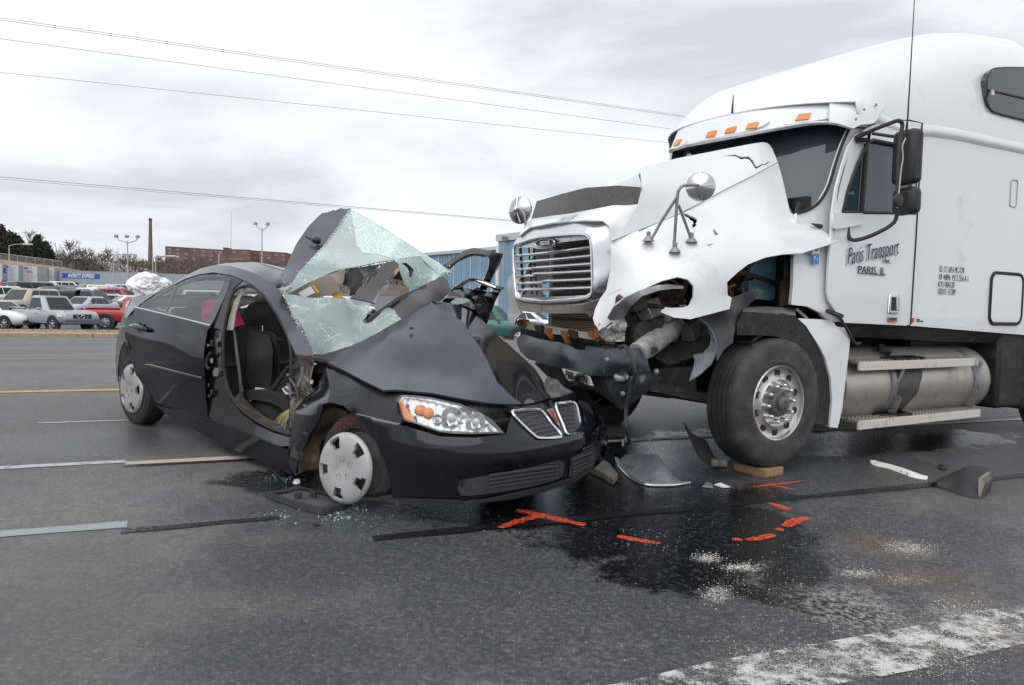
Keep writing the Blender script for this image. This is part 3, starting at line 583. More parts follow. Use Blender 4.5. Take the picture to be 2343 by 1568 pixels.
    for s in (-1, 1):
        MB().surf([[(x0 - .32, s*(hw0+.09), zt0 - .0), (x0 - .02, s*(hw0 - .06), zt0 - .02), (xn - .02, s*.55*hw0/.8, zt0 - .1)], [(x0 - .26, s*(hw0+.1), zt0 - .22), (x0 + .02, s*(hw0-.03), zt0 - .24), (xn + .02, s*.55*hw0/.8, zt0 - .27)]], 3, 2).build('headlight', M_lampw, r, solid=.05)
        MB().box((xr0 - .03, s*(hwr - .1), ztr - .2), (.14, .2, .34)).build('tail_light', M_tail, r, bevel=.03)
    MB().box((xn - .01, 0, zt0 - .2), (.06, .95, .2)).build('grille', grille or M_plast, r, bevel=.02)
    MB().box((xn - .03, 0, zl0 + .12), (.1, 1.3, .14)).build('air_intake', M_plast, r, bevel=.03)
    MB().box((xr0 - .1, 0, zl0 + .25), (.12, 1.5, .2)).build('rear_bumper', M_plast if kind in ('suv',) else paint, r, bevel=.04)
    if kind == 'pickup':
        MB().box((-1.68, 0, 1.085), (1.6, 1.5, .06)).build('bed', M_plast, r)
        for s in (-1, 1): MB().box((-1.68, s*.84, 1.13), (1.66, .12, .07)).build('bed_rail', paint if not camper else M_plast, r, bevel=.02)
    if camper: MB().surf([[( -.85, -.88, 1.12), (-.85, -.7, 1.72), (-.85, .7, 1.72), (-.85, .88, 1.12)], [(-2.5, -.88, 1.12), (-2.45, -.7, 1.68), (-2.45, .7, 1.68), (-2.5, .88, 1.12)]], 3, 2).build('camper_shell', M_glassd, r, solid=.03)
    return r
P_ = {k: car_paint(k, c) for k, c in dict(silver=(.33,.35,.38), white=(.72,.73,.74), red=(.42,.028,.032), tan=(.40,.36,.29), black=(.012,.012,.014), dgreen=(.02,.05,.045), green=(.012,.105,.095), dgrey=(.07,.075,.08), wine=(.30,.02,.03), silverb=(.36,.40,.43), lgrey=(.5,.52,.53)).items()}
def on_lot(x, dep, phi):       # phi: 0 = heading to the right across the view, 90 = towards us
    P = at_ray(x, dep); d = rayd(x, 690); ang = math.atan2(d.y, d.x); return P, ang - math.pi/2 - math.radians(phi)
def park(name, kind, col, x, dep, phi, label, scale=1, **k):
    P, yw = on_lot(x, dep, phi); P.z += k.pop('dz', 0); return vehicle(name, kind, P_[col], P, yw, label, scale, **k)
fron = park('pickup_truck', 'pickup', 'silver', 118, 39.5, 60, 'silver pickup truck parked behind the kerb with an open bed', cat='pickup')
for s in (-1, 1): MB().bar((2.60, s*.3, .86), (2.64, s*.16, .66), .04, .05).build('grille_bar', M_chrome, fron)
MB().lathe([(.09,0),(.1,.02),(.07,.03),(.06,.02)], 16, Matrix.Translation((2.62,0,.77)) @ Matrix.Rotation(math.pi/2, 4, 'Y')).build('badge', M_chrome, fron)
MB().box((2.2, 0, 1.0), (.3, 1.5, .05)).build('hood_deflector', M_plast, fron, bevel=.02); MB().box((2.56,0,.54),(.24,1.78,.30)).build('bumper', mat('grey_bumper', (.12,.125,.135), .5), fron, bevel=.06)
park('parked_sedan', 'sedan', 'white', -8, 40, 48, 'white sedan parked next to the silver pickup truck, cut by the picture edge')
park('pickup_truck', 'pickup', 'red', 318, 43, 4, 'red pickup truck parked behind the tail of the wrecked black sedan', cat='pickup')
park('parked_suv', 'suv', 'tan', 58, 50, 128, 'tan sport utility vehicle parked behind the silver pickup', 1.06, cat='SUV')
park('parked_sedan', 'sedan', 'silverb', 195, 51, 128, 'silver sedan between the silver pickup and the red pickup')
park('pickup_truck', 'pickup', 'black', 215, 56, 35, 'black pickup truck with a dark camper shell over the bed', cat='pickup', camper=True)
jeep = park('parked_suv', 'suv', 'black', 148, 62, -60, 'black boxy off-roader with a lettered spare wheel cover', 1.04, cat='SUV')
cv = MB().lathe([(.02,.12),(.4,.12),(.44,.06),(.44,-.1)], 20, Matrix.Translation((-2.5,0,1.05)) @ Matrix.Rotation(-math.pi/2, 4, 'Y')).build('spare_wheel_cover', M_plast, jeep)
text('lettering', 'Cowboys', M_sign, cv, basis((-2.64,0,1.08), (0,-1,0), (0,0,1)), .3, .004)
park('parked_suv', 'suv', 'white', 22, 60, -35, 'white sport utility vehicle with dark rear glass behind the tan one', cat='SUV')
park('parked_van', 'van', 'dgrey', 92, 72, -20, 'dark grey van with tinted side glass in the middle of the lot', cat='van')
park('parked_suv', 'suv', 'wine', -4, 82, 30, 'red sport utility vehicle in the far row below the lettered trailer', cat='SUV')
park('parked_sedan', 'sedan', 'white', 45, 80, 10, 'white sedan in the far row beside the red sport utility vehicle')
park('pickup_truck', 'pickup', 'white', 226, 70, 50, 'white pickup truck parked behind the camper shell pickup', cat='pickup')
park('parked_suv', 'suv', 'wine', 281, 66, 40, 'dark red sport utility vehicle parked left of the white bundle', cat='SUV')
park('parked_sedan', 'sedan', 'dgreen', 256, 62, 20, 'dark green sedan parked in front of the dark red sport utility vehicle')
park('parked_sedan', 'sedan', 'white', 290, 57, 160, 'white sedan half hidden by the tail of the wrecked sedan')
park('parked_suv', 'suv', 'white', 252, 82, 20, 'white sport utility vehicle in the far row below the plain grey trailer', cat='SUV')
park('parked_sedan', 'sedan', 'black', 186, 82, 15, 'black sedan in the far row below the lettered grey trailer')
park('parked_sedan', 'sedan', 'lgrey', 128, 84, 20, 'pale grey sedan in the far row below the lettered grey trailer')
park('parked_sedan', 'sedan', 'lgrey', 8, 72, 20, 'pale grey sedan behind the white sport utility vehicle')
park('parked_suv', 'suv', 'dgrey', 168, 74, 10, 'dark grey sport utility vehicle in the middle row of the lot', cat='SUV')
park('parked_suv', 'suv', 'dgreen', 72, 86, 10, 'dark green sport utility vehicle in the far row below the white trailer doors', cat='SUV')
park('parked_suv', 'suv', 'white', 585, 60, 160, 'white sport utility vehicle seen through the doorway of the wrecked sedan', cat='SUV')
park('parked_sedan', 'sedan', 'lgrey', 640, 62, 20, 'pale sedan seen through the cabin of the wrecked sedan')
park('parked_van', 'van', 'white', 500, 58, 10, 'white van seen through the rear glass of the wrecked sedan', cat='van')
park('parked_sedan', 'sedan', 'silverb', 430, 56, 20, 'silver sedan seen through the rear door glass of the wreck')
park('parked_suv', 'suv', 'white', 790, 64, 20, 'white sport utility vehicle seen through the hole in the windshield', cat='SUV')
park('parked_sedan', 'sedan', 'white', 1215, 50, 20, 'white sedan seen through the gap under the truck grille')
P = CAMP + rayd(1120, 690) * 36; P.z = gz(P.dot(RN)) + .02
vehicle('pickup_truck', 'pickup', P_['green'], (P.x, P.y, -.42), on_lot(1120, 36, 14)[1], 'dark green pickup truck parked between the open sedan door and the truck grille', 1.0, cat='pickup')
rf = random.Random(31); fc_ = [('white','suv'),('dgrey','sedan'),('silver','sedan'),('black','suv'),('white','sedan'),('wine','sedan'),('lgrey','suv'),('dgreen','sedan')]
for i, x in enumerate(range(-8, 290, 21)):
    cn, kd = fc_[(i * 5) % 8]; park('parked_car', kd, cn, x + rf.uniform(-4, 4), rf.choice((92, 100, 108)), rf.choice((8, 20, 160, -15)), {'white': 'white car', 'dgrey': 'dark grey car', 'silver': 'silver car', 'black': 'black car', 'wine': 'dark red car', 'lgrey': 'pale grey car', 'dgreen': 'dark green car'}[cn] + ' in the crowded back rows before the trailers', group='cars in the crowded back rows')
for i, (x, dp, ph, cn, kd, lb) in enumerate(((140,66,15,'black','sedan','black sedan roof showing behind the silver sedan'),(30,70,170,'silver','sedan','silver sedan between the white and the dark vehicles'),(205,64,20,'white','suv','white sport utility vehicle behind the camper shell pickup'),(268,74,15,'silver','suv','silver sport utility vehicle behind the dark red one'),(105,60,170,'dgrey','suv','dark grey sport utility vehicle right behind the tan one'),(235,58,165,'lgrey','sedan','pale sedan in front of the dark green one'))):
    park('parked_car', kd, cn, x, dp, ph, lb)
# tufts on the verge
tf = MB(); rg = random.Random(4)
for _ in range(2600):
    s = rg.uniform(-14, 24); t = rg.uniform(32.9, 37.2); k = noise.noise((s * .8, t * .8, 0))
    if k < -.05: continue
    p = st(s, t, .18); h = rg.uniform(.03, .10) * (1 + 2.2 * max(0, k)); d = Vector((rg.gauss(0, .03), rg.gauss(0, .03), h)); w = Vector((.012, .006, 0))
    tf.add([p - w, p + w, p + d], [(0, 1, 2)])
put(tf.build('grass', mat('verge_grass', (.13, .14, .05), .9, var=.5, vscale=2), smooth=0), 'patchy dry grass on the strip behind the kerb', 'grass', kind='stuff')
# ================================================================ sheet-metal panels read off the photograph
import numpy as np
from mathutils.geometry import delaunay_2d_cdt
def inpoly(x, y, P):
    r = False; j = len(P) - 1
    for i in range(len(P)):
        if (P[i][1] > y) != (P[j][1] > y) and x < (P[j][0]-P[i][0]) * (y-P[i][1]) / (P[j][1]-P[i][1]) + P[i][0]: r = not r
        j = i
    return r
def tps(pts, reg=1e-4):
    """thin-plate interpolation of a measured coordinate over the picture"""
    A = np.array([(x / 300., y / 300.) for x, y, _ in pts]); v = np.array([q for _, _, q in pts]); n = len(pts)
    d2 = ((A[:, None] - A[None]) ** 2).sum(2); K = np.where(d2 > 0, .5 * d2 * np.log(d2 + 1e-12), 0) + np.eye(n) * reg
    Pm = np.hstack([np.ones((n, 1)), A]); M = np.zeros((n+3, n+3)); M[:n, :n] = K; M[:n, n:] = Pm; M[n:, :n] = Pm.T
    w = np.linalg.lstsq(M, np.concatenate([v, np.zeros(3)]), rcond=None)[0]
    def f(x, y):
        q = np.array((x / 300., y / 300.)); e = ((A - q) ** 2).sum(1); return float((w[:n] * np.where(e > 0, .5 * e * np.log(e + 1e-12), 0)).sum() + w[n] + w[n+1] * q[0] + w[n+2] * q[1])
    return f
def zz(s, ax=None):
    """'g 1160 435 .66  1300 280 .7  i 0 660 .6' -> [(px, py, value)]; '-' leaves the value to interpolation"""
    out = []; z = None; t = s.split(); k = 0
    while k < len(t):
        if t[k][0].isalpha(): z = t[k]; k += 1
        x, y, v = float(t[k]), float(t[k+1]), t[k+2]; k += 3
        out.append((*pix(z, x, y), None if v == '-' else float(v)))
    return out
def panel(fr, outline, ctrl='', holes=(), ax='y', step=9, smooth_edge=0, jag=0, flat=None, bump=None, reg=2e-4, impl=None, off=0):
    """a curved sheet bounded by an outline; the sheet's own distance comes from the measured coordinates"""
    O = zz(outline); C = [p for p in O if p[2] is not None] + zz(ctrl); Hs = [zz(h) for h in holes]
    for h in Hs: C += [p for p in h if p[2] is not None]
    f = None if impl else tps(C, reg) if flat is None else (lambda x, y: flat)
    def dens(L, sm):
        P = [Vector((p[0], p[1], 0)) for p in L]
        if sm: P = curve(P, sm, True)
        out = []
        for a, b in zip(P, P[1:] + P[:1]):
            n = max(1, int((b - a).length / step)); out += [a.lerp(b, i / n) for i in range(n)]
        if jag: out = [p + Vector((random.uniform(-jag, jag), random.uniform(-jag, jag), 0)) for p in out]
        return out
    B = dens(O, smooth_edge); HB = [dens(h, 0) for h in Hs]
    V = [Vector((p.x, p.y)) for p in B]; E = [(i, (i + 1) % len(B)) for i in range(len(B))]
    for h in HB:
        o = len(V); V += [Vector((p.x, p.y)) for p in h]; E += [(o + i, o + (i + 1) % len(h)) for i in range(len(h))]
    Bp = [(p.x, p.y) for p in B]; Hp = [[(p.x, p.y) for p in h] for h in HB]
    x0, x1 = min(p[0] for p in Bp), max(p[0] for p in Bp); y0, y1 = min(p[1] for p in Bp), max(p[1] for p in Bp)
    allb = np.array([(v.x, v.y) for v in V]); yy = y0 + step / 2; row = 0
    while yy < y1:
        xx = x0 + (step / 2 if row % 2 else 0)
        while xx < x1:
            if inpoly(xx, yy, Bp) and not any(inpoly(xx, yy, h) for h in Hp) and ((allb - (xx, yy)) ** 2).sum(1).min() > (step * .45) ** 2: V.append(Vector((xx, yy)))
            xx += step
        yy += step * .866; row += 1
    vs, es, fs, *_ = delaunay_2d_cdt(V, E, [], 0, 1e-4)
    T = []
    for t in fs:
        cx = sum(vs[i].x for i in t) / 3; cy = sum(vs[i].y for i in t) / 3
        if inpoly(cx, cy, Bp) and not any(inpoly(cx, cy, h) for h in Hp): T.append(tuple(t))
    ii = 'xyz'.index(ax); Mt = fr.M.transposed(); pts = []
    for v in vs:
        d = Mt @ rayd(v.x, v.y)
        if impl:
            pts.append(march(fr, d, impl, off, (bump(v.x, v.y) if bump else 0))); continue
        val = f(v.x, v.y) + (bump(v.x, v.y) if bump else 0); pts.append(fr.c + d * ((val - fr.c[ii]) / d[ii]))
    b = MB().add(pts, [t if (pts[t[1]] - pts[t[0]]).cross(pts[t[2]] - pts[t[0]]).dot(fr.c - pts[t[0]]) > 0 else t[::-1] for t in T]); b.keep = True; return b
def march(fr, d, F, off=0, b=0):
    """first meeting of a sight line with a known body surface F(p) = 0 (inside > 0)"""
    best = None; prev = None; t = 2.5
    while t < 13:
        p = fr.c + d * t; v = F(p) + off + b
        if best is None or v > best[0]: best = (v, p)
        if v >= 0 and prev is not None:
            lo, hi = t - .03, t
            for _ in range(18):
                m = (lo + hi) / 2
                if F(fr.c + d * m) + off + b >= 0: hi = m
                else: lo = m
            return fr.c + d * hi
        prev = v; t += .03
    return best[1]
def P3(fr, s, ax='y'):
    out = []
    for x, y, v in zz(s):
        d = fr.M.transposed() @ rayd(x, y); i = 'xyz'.index(ax); out.append(fr.c + d * ((v - fr.c[i]) / d[i]))
    return out
# ================================================================ the truck
T_ = TRKF
M_white = mat('truck_white_paint', (.77, .78, .785), .28, coat=.5, dirt=(.55, .54, .51), dscale=2.2, dlo=.60, dhi=.85); M_whited = mat('dirty_white_paint', (.76, .75, .72), .45, dirt=(.33, .30, .26), dscale=5, dlo=.52, dhi=.75)
M_chr = mat('truck_chrome', (.70, .71, .73), .26, metal=.9, dirt=(.5,.5,.5), dscale=8, dlo=.58, dhi=.85); M_bump = mat('blue_grey_bumper', (.03, .036, .046), .4, dirt=(.25, .22, .18), dscale=5, dlo=.60, dhi=.72, bump=.25, bscale=7)
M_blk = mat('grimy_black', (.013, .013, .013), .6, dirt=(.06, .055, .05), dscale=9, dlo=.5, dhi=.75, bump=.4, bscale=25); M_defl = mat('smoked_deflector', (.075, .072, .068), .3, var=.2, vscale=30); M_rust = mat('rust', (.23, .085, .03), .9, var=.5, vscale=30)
M_alu = mat('polished_aluminium', (.60, .59, .57), .28, metal=.9, dirt=(.32, .30, .28), dscale=6, dlo=.5, dhi=.75); M_tank = mat('tank_aluminium', (.43, .415, .39), .38, metal=.7, dirt=(.24, .22, .19), dscale=2.5, dlo=.48, dhi=.75)
M_ty2 = mat('truck_tyre', (.033, .033, .034), .72, dirt=(.10, .095, .09), dscale=5, dlo=.42, dhi=.75, bump=.3, bscale=45); M_splash = mat('scuffed_splash_guard', (.12, .135, .155), .6, dirt=(.25, .26, .28), dscale=6, dlo=.5, dhi=.75); M_splashd = mat('dark_splash_guard', (.055, .056, .06), .65, dirt=(.15, .14, .13), dscale=5, dlo=.5, dhi=.75)
M_wsh = mat('truck_windshield', (.045, .058, .068), .04, spec=.8, alpha=.86); M_sideg = mat('truck_side_glass', (.035, .066, .085), .05, spec=.7, alpha=.93); M_res = mat('blue_reservoir', (.24, .46, .58), .45, var=.15, vscale=5); M_navy = mat('navy_lettering', (.022, .026, .07), .5); M_lgrey = mat('grey_shadow_lettering', (.52, .52, .56), .6); M_steel = mat('dull_steel', (.30, .30, .30), .45, metal=.7)
TR = empty('semi_truck', T_.o, T_.yaw, label='white semi truck with a crushed bumper, torn fender and sleeper cab', cat='truck')
# hood -------------------------------------------------------------
crease = 'i 1050 735 .79 800 860 .805 500 1020 .805 250 1140 .79 0 1240 .77 g 1400 335 .74 '
up_out = 'g 1160 430 .68 1300 270 .71 1412 85 .73 1442 -72 .74 i 0 655 .64 340 570 .60 800 480 .57 1060 430 .56 1150 418 .57 1190 425 .58 1215 445 .60 1240 480 .62 1290 605 .70 ' + crease
lo_out = ('i 1290 605 .70 1330 740 .78 1380 960 .88 1395 1030 .91 1410 1080 .93 1500 1130 1.0 1700 1240 1.1 1862 1340 1.17 1780 1378 1.17 1450 1480 1.2 k 870 128 1.2 700 140 1.21 560 165 1.21 420 220 1.21 330 290 1.21 250 365 1.21 255 470 1.2 287 490 1.2 270 580 1.2 0 650 1.2 '
  'g 2100 1110 1.2 1900 1160 1.2 1750 1145 1.15 1620 1095 1.06 1632 1082 1.06 1625 1075 1.06 1650 1066 1.06 1665 1047 1.08 1720 1055 1.1 1830 1050 1.14 1890 1030 1.17 1930 950 1.19 1930 850 1.19 1880 790 1.18 1780 765 1.16 1640 800 1.1 1480 870 1.02 1330 960 .94 1200 1050 .84 1130 1125 .76 '
  '1125 1150 .75 1165 1178 .77 1255 1140 .84 1225 1195 .81 1208 1198 .8 1190 1222 .79 1160 1228 .77 1130 1252 .75 1105 1235 .72 1080 1238 .7 1045 1268 .67 1020 1225 .65 1005 1210 .64 988 1150 .62 1000 1105 .61 1010 1060 .6 1035 1010 .6 1050 975 .6 1112 890 .65 1150 700 .67 1160 430 .68 1400 335 .74 i 0 1240 .77 250 1140 .79 500 1020 .805 800 860 .805 1050 735 .79')
lo_ctl = 'i 1000 1100 .94 650 1120 .92 1300 1210 1.08 1300 1370 1.17 800 1330 1.12 g 1900 620 1.10 1600 690 1.02 1400 560 .86 1300 800 .84 g 2100 900 1.2 2050 700 1.17 2150 1040 1.21'
crk1 = 'i 760 551 - 830 541 - 890 534 - 925 548 - 955 558 - 985 552 - 1020 553 - 1045 575 - 1060 590 - 1072 618 - 1092 648 - 1112 640 - 1140 620 - 1160 624 - 1212 598 - 1214 606 - 1165 632 - 1138 634 - 1112 656 - 1082 668 - 1058 632 - 1046 612 - 1030 590 - 1012 578 - 985 572 - 945 580 - 915 562 - 885 550 - 830 549 -'
crk3 = 'g 2112 470 - 2128 520 - 2140 575 - 2166 650 - 2188 690 - 2192 720 - 2238 800 - 2231 806 - 2183 728 - 2176 695 - 2155 655 - 2130 580 - 2118 525 - 2102 475 -'
crk2 = 'i 402 1084 - 440 1092 - 470 1108 - 500 1120 - 525 1132 - 538 1158 - 520 1176 - 528 1200 - 484 1228 - 492 1204 - 482 1196 - 500 1180 - 490 1160 - 470 1152 - 452 1128 - 420 1114 -'
hood = panel(T_, up_out, '', (crk1,), step=9, reg=.03).build('hood', M_white, TR, smooth=60, solid=.012)
panel(T_, lo_out, lo_ctl, (crk2,), step=9, reg=.03).build('hood_fender', M_white, TR, smooth=60, solid=.014)
# far half and crown of the hood
sil = P3(T_, 'g 1442 -72 .74 i 0 655 .64 340 570 .58 800 480 .55 1060 430 .55 1190 425 .58')
MB().surf([[Vector((p.x, p.y * f, p.z + dz - .012)) for p in sil] for f, dz in ((1, 0), (.55, -.05), (0, -.12), (-.55, -.22), (-1, -.36))], 3, 3).build('hood_crown', M_white, TR, solid=.01)
far = panel(T_, lo_out, lo_ctl, (), step=22, reg=.03); far.keep = False; far.f = [t for t in far.f if all(far.v[k_].x < .95 for k_ in t)]; far.v = [Vector((v.x, -v.y, v.z)) for v in far.v]; far.build('hood_fender', M_white, TR, smooth=60, solid=.014, off=0)
# seam along the hood shoulder, chipped spots
seam = P3(T_, 'g 1160 433 .69 1400 335 .745 i 0 1240 .765 250 1140 .79 500 1020 .815 800 860 .815 1050 735 .79 1290 605 .745')
MB().tube([p + Vector((0, .006, 0)) for p in curve(seam, 4)], .0035, 5).build('hood_seam', mat('seam_grey', (.18,.18,.18), .7), hood)
def chip(pts, m, y0=.0, nm='paint_chip'):
    b = MB(); P = P3(T_, pts); b.poly([p + Vector((.035, .035 + y0, .0)) for p in P]); return b.build(nm, m, hood, smooth=0)
M_chip = mat('bare_fibreglass', (.36, .355, .34), .8, var=.4, vscale=40)
for q in ('i 690 1235 1.09 715 1270 1.09 735 1290 1.09 700 1300 1.09 680 1260 1.09', 'g 1110 940 .78 1180 910 .8 1280 870 .84 1190 920 .81', 'i 600 1390 1.12 690 1375 1.12 650 1395 1.12'):
    chip(q, M_chip)
# nose, grille surround ------------------------------------------------
nx = lambda x: 1.37 - .10 * ((x - 690) / 460) ** 2
def withx(s, fn): 
    t = s.split(); return 'g ' + ' '.join('%s %s %.3f' % (t[k], t[k+1], fn(float(t[k]))) for k in range(0, len(t), 2))
panel(T_, withx('290 392 340 345 400 300 620 255 900 235 1080 240 1140 290 1160 432', nx) + ' g 1240 340 1.2 1330 230 1.14 1412 85 1.1 1190 92 1.17 800 168 1.21 415 222 1.1 330 310 1.2', ax='x', step=10).build('hood_nose', M_white, TR, smooth=60, solid=.012)
panel(T_, 'g 630 258 1.36 720 205 1.31 850 178 1.25 800 220 1.31 760 250 1.35', ax='x', step=12).build('nose_scuff', mat('scuffed_white', (.42,.43,.44), .6, var=.3, vscale=20), hood, smooth=60, solid=.006, off=0)
panel(T_, 'g 415 220 1.1 800 165 1.2 1190 88 1.17 1408 80 1.1 1442 -72 1.08 1229 -89 1.14 923 -68 1.18 698 -11 1.16 465 58 1.08', ax='x', step=12).build('bug_deflector', M_defl, TR, smooth=60, solid=.006, off=0)
so = '240 500 255 440 300 378 400 300 620 255 900 235 1080 240 1140 290 1160 430 1158 560 1150 700 1110 890 1050 972 900 1022 600 1032 350 1012 262 962 238 800 233 650'
si = '250 478 330 440 450 402 660 378 880 368 945 388 968 450 980 700 974 915 905 968 700 990 500 1000 300 968 268 905 250 700 245 580'
panel(T_, withx(so, lambda x: nx(x) - .045), '', (withx(si, lambda x: nx(x) + .01),), ax='x', step=8).build('grille_surround', M_chr, TR, smooth=60, solid=.02)
_t = si.split(); MB().tube(curve([T_('g', float(_t[k]), float(_t[k+1]), nx(float(_t[k])) + .012, 'x') for k in range(0, len(_t), 2)], 3, True), .011, 6).build('grille_inner_rim', M_chr, TR)
grl = empty('grille', (0,0,0)); grl.parent = TR
def gp(x, y, d=-.05): return T_('g', x, y, nx(x) + d, 'x')
for seg in (((240,572),(600,537),(970,490)), ((240,637),(600,607),(975,570)), ((240,700),(330,695),(425,688)), ((440,682),(700,665),(975,645)), ((240,765),(340,760),(440,754)), ((428,738),(700,728),(978,713)), ((250,830),(390,825),(525,818)), ((518,806),(750,800),(978,788)), ((255,890),(300,897),(342,905)), ((330,884),(650,880),(978,868))):
    b = MB(); P = curve([gp(x, y) for x, y in seg], 6)
    b.tube([p for p in P], .011, 8); 
    P2 = [p + Vector((-.022, 0, .004)) for p in P]; b.tube(P2, .014, 6)
    b.build('grille_bar', M_chr, grl)
for x0, x1 in ((385, 430), (712, 775), (300, 312)):
    for x in (x0, x1):
        P = [gp(x + (y - 440) * .07, y, -.085) for y in (455, 600, 750, 930)]; MB().tube(P, .008, 5).build('grille_upright', M_blk, grl)
    for y in (485, 560, 630, 700, 770, 845): MB().tube([gp(x0 + (y - 440) * .07, y, -.085), gp(x1 + (y - 440) * .07, y - 3, -.085)], .006, 4).build('grille_tie', M_blk, grl)
hd = panel(T_, withx('252 482 330 443 450 405 660 380 880 371 943 392 955 412 700 440 660 455 630 478 560 500 460 502 420 488 300 494', lambda x: nx(x) - .03), ax='x', step=9).build('grille_header', M_chr, TR, smooth=60, solid=.02)
def ellipse(cx, cy, rx, ry, d, n=28, tilt=-.07): return [gp(cx + rx * math.cos(a), cy + ry * math.sin(a) + tilt * rx * math.cos(a), d) for a in [2*math.pi*k/n for k in range(n)]]
MB().tube(ellipse(540, 449, 90, 40, .0) + ellipse(540, 449, 90, 40, .0)[:1], .007, 6).build('emblem_ring', M_chr, hd)
MB().poly(ellipse(540, 449, 84, 36, -.004)).build('emblem', mat('emblem_black', (.03,.03,.035), .4), hd)
a_, b_ = gp(465, 459, .004), gp(612, 442, .004)
text('lettering', 'FREIGHTLINER', M_chr, hd, basis(gp(539, 450, .004), b_ - a_, (0,0,1)), .046, .002, sx=.52, bold=.001)
panel(T_, withx('270 962 500 955 800 942 955 934 940 955 880 985 700 1005 500 1012 320 990', lambda x: nx(x) - .015), ax='x', step=9).build('grille_lower_bar', M_chr, TR, smooth=60, solid=.02)
m, N, L, B = new_mat('radiator_core'); tcx = N.new('ShaderNodeTexCoord'); wv = N.new('ShaderNodeTexWave'); wv.bands_direction = 'Z'; wv.inputs['Scale'].default_value = 22; wv.inputs['Distortion'].default_value = .3; L.new(tcx.outputs['Object'], wv.inputs[0])
L.new(mixc(N, L, wv.outputs[0], (.03, .026, .022), (.24, .20, .165)), B.inputs['Base Color']); B.inputs['Roughness'].default_value = .7; bp = N.new('ShaderNodeBump'); bp.inputs['Strength'].default_value = .6; bp.inputs['Distance'].default_value = .01; L.new(wv.outputs[0], bp.inputs['Height']); L.new(bp.outputs[0], B.inputs['Normal'])
MB().box((1.08, .1, 1.42), (.08, .86, 1.0)).build('radiator', m, TR)
for k in range(9): MB().box((1.13, .1, 1.0 + k * .1), (.02, .86, .008)).build('radiator_bar', M_blk, TR)
MB().box((1.02, -.42, 1.42), (.1, .1, 1.0)).build('radiator_tank', M_steel, TR, bevel=.02); MB().box((1.02, .60, 1.42), (.1, .12, 1.0)).build('radiator_tank', M_blk, TR, bevel=.02)
panel(T_, 'g 262 965 1.28 350 1013 1.31 600 1033 1.36 900 1023 1.35 1050 975 1.27 1010 1060 1.25 992 1112 1.24 960 1142 1.26 938 1112 1.28 915 1104 1.3 760 1106 1.34 590 1106 1.34 400 1094 1.31 330 1085 1.29 285 1040 1.27', ax='x', step=9, jag=.4).build('grille_apron', M_whited, TR, smooth=60, solid=.014)
panel(T_, 'g 196 770 1.22 232 742 1.27 240 860 1.28 262 965 1.28 285 1040 1.27 320 1100 1.26 300 1130 1.25 268 1165 1.24 255 1212 1.22 215 1185 1.2 190 1160 1.18 205 1000 1.2 188 830 1.2', ax='x', step=9).build('fender_nose', M_white, TR, smooth=60, solid=.014)
# torn headlight area
panel(T_, 'g 1128 1130 .79 1180 1040 .85 1290 950 .94 1450 880 1.03 1600 840 1.1 1700 836 1.13 1832 850 1.18 1835 872 1.18 1720 872 1.13 1600 890 1.1 1450 942 1.03 1345 1030 .95 1285 1125 .87 1262 1142 .86 1150 1165 .79', step=8).build('headlight_trim', M_chr, TR, smooth=60, solid=.03, off=0)
panel(T_, 'h 1035 330 .66 1060 250 .68 1160 210 .76 1225 170 .8 1275 215 .84 1310 290 .86 1295 330 .86 1280 450 .84 1200 462 .78 1120 466 .72 1050 405 .66', step=8, jag=1.6, bump=lambda x, y: .03 * noise.noise((x * .07, y * .07, 3))).build('torn_bracket', mat('torn_grey_plastic', (.42, .42, .41), .5, dirt=(.12, .11, .10), dscale=14, dlo=.42, dhi=.6), TR, smooth=0, solid=.006)
# lower crossmember with brackets
cm = panel(T_, 'h 300 262 1.13 430 288 1.17 700 335 1.2 985 378 1.2 1055 402 1.2 1040 452 1.2 850 418 1.21 600 385 1.2 330 330 1.14 270 290 1.1', ax='x', step=10).build('crossmember', M_whited, TR, smooth=60, solid=.05)
panel(T_, 'h 268 285 1.13 300 245 1.15 345 262 1.17 362 312 1.17 330 330 1.16 290 312 1.14', ax='x', step=8, jag=.8).build('rusty_end', M_rust, cm, solid=.05)
for pts, mm in (('530 330 590 335 580 380 610 440 585 430 550 395 530 370', M_rust), ('682 355 740 362 740 420 765 490 735 480 710 430 690 400', M_rust), ('440 300 505 308 512 375 470 368 442 345', M_blk), ('755 348 832 362 838 432 790 420 758 392', M_blk), ('940 365 1030 330 1050 410 1000 440 945 405', M_rust)):
    t = pts.split(); panel(T_, 'h ' + ' '.join('%s %s 1.225' % (t[k], t[k+1]) for k in range(0, len(t), 2)), ax='x', step=8, jag=.5).build('bracket', mm, cm, solid=.03)
panel(T_, 'h 320 330 1.06 480 370 1.1 700 420 1.13 900 470 1.13 1100 480 1.12 1110 545 1.12 900 560 1.12 680 500 1.12 480 450 1.08 310 400 1.04', ax='x', step=14).build('lower_shadow_panel', M_blk, TR, solid=.02)
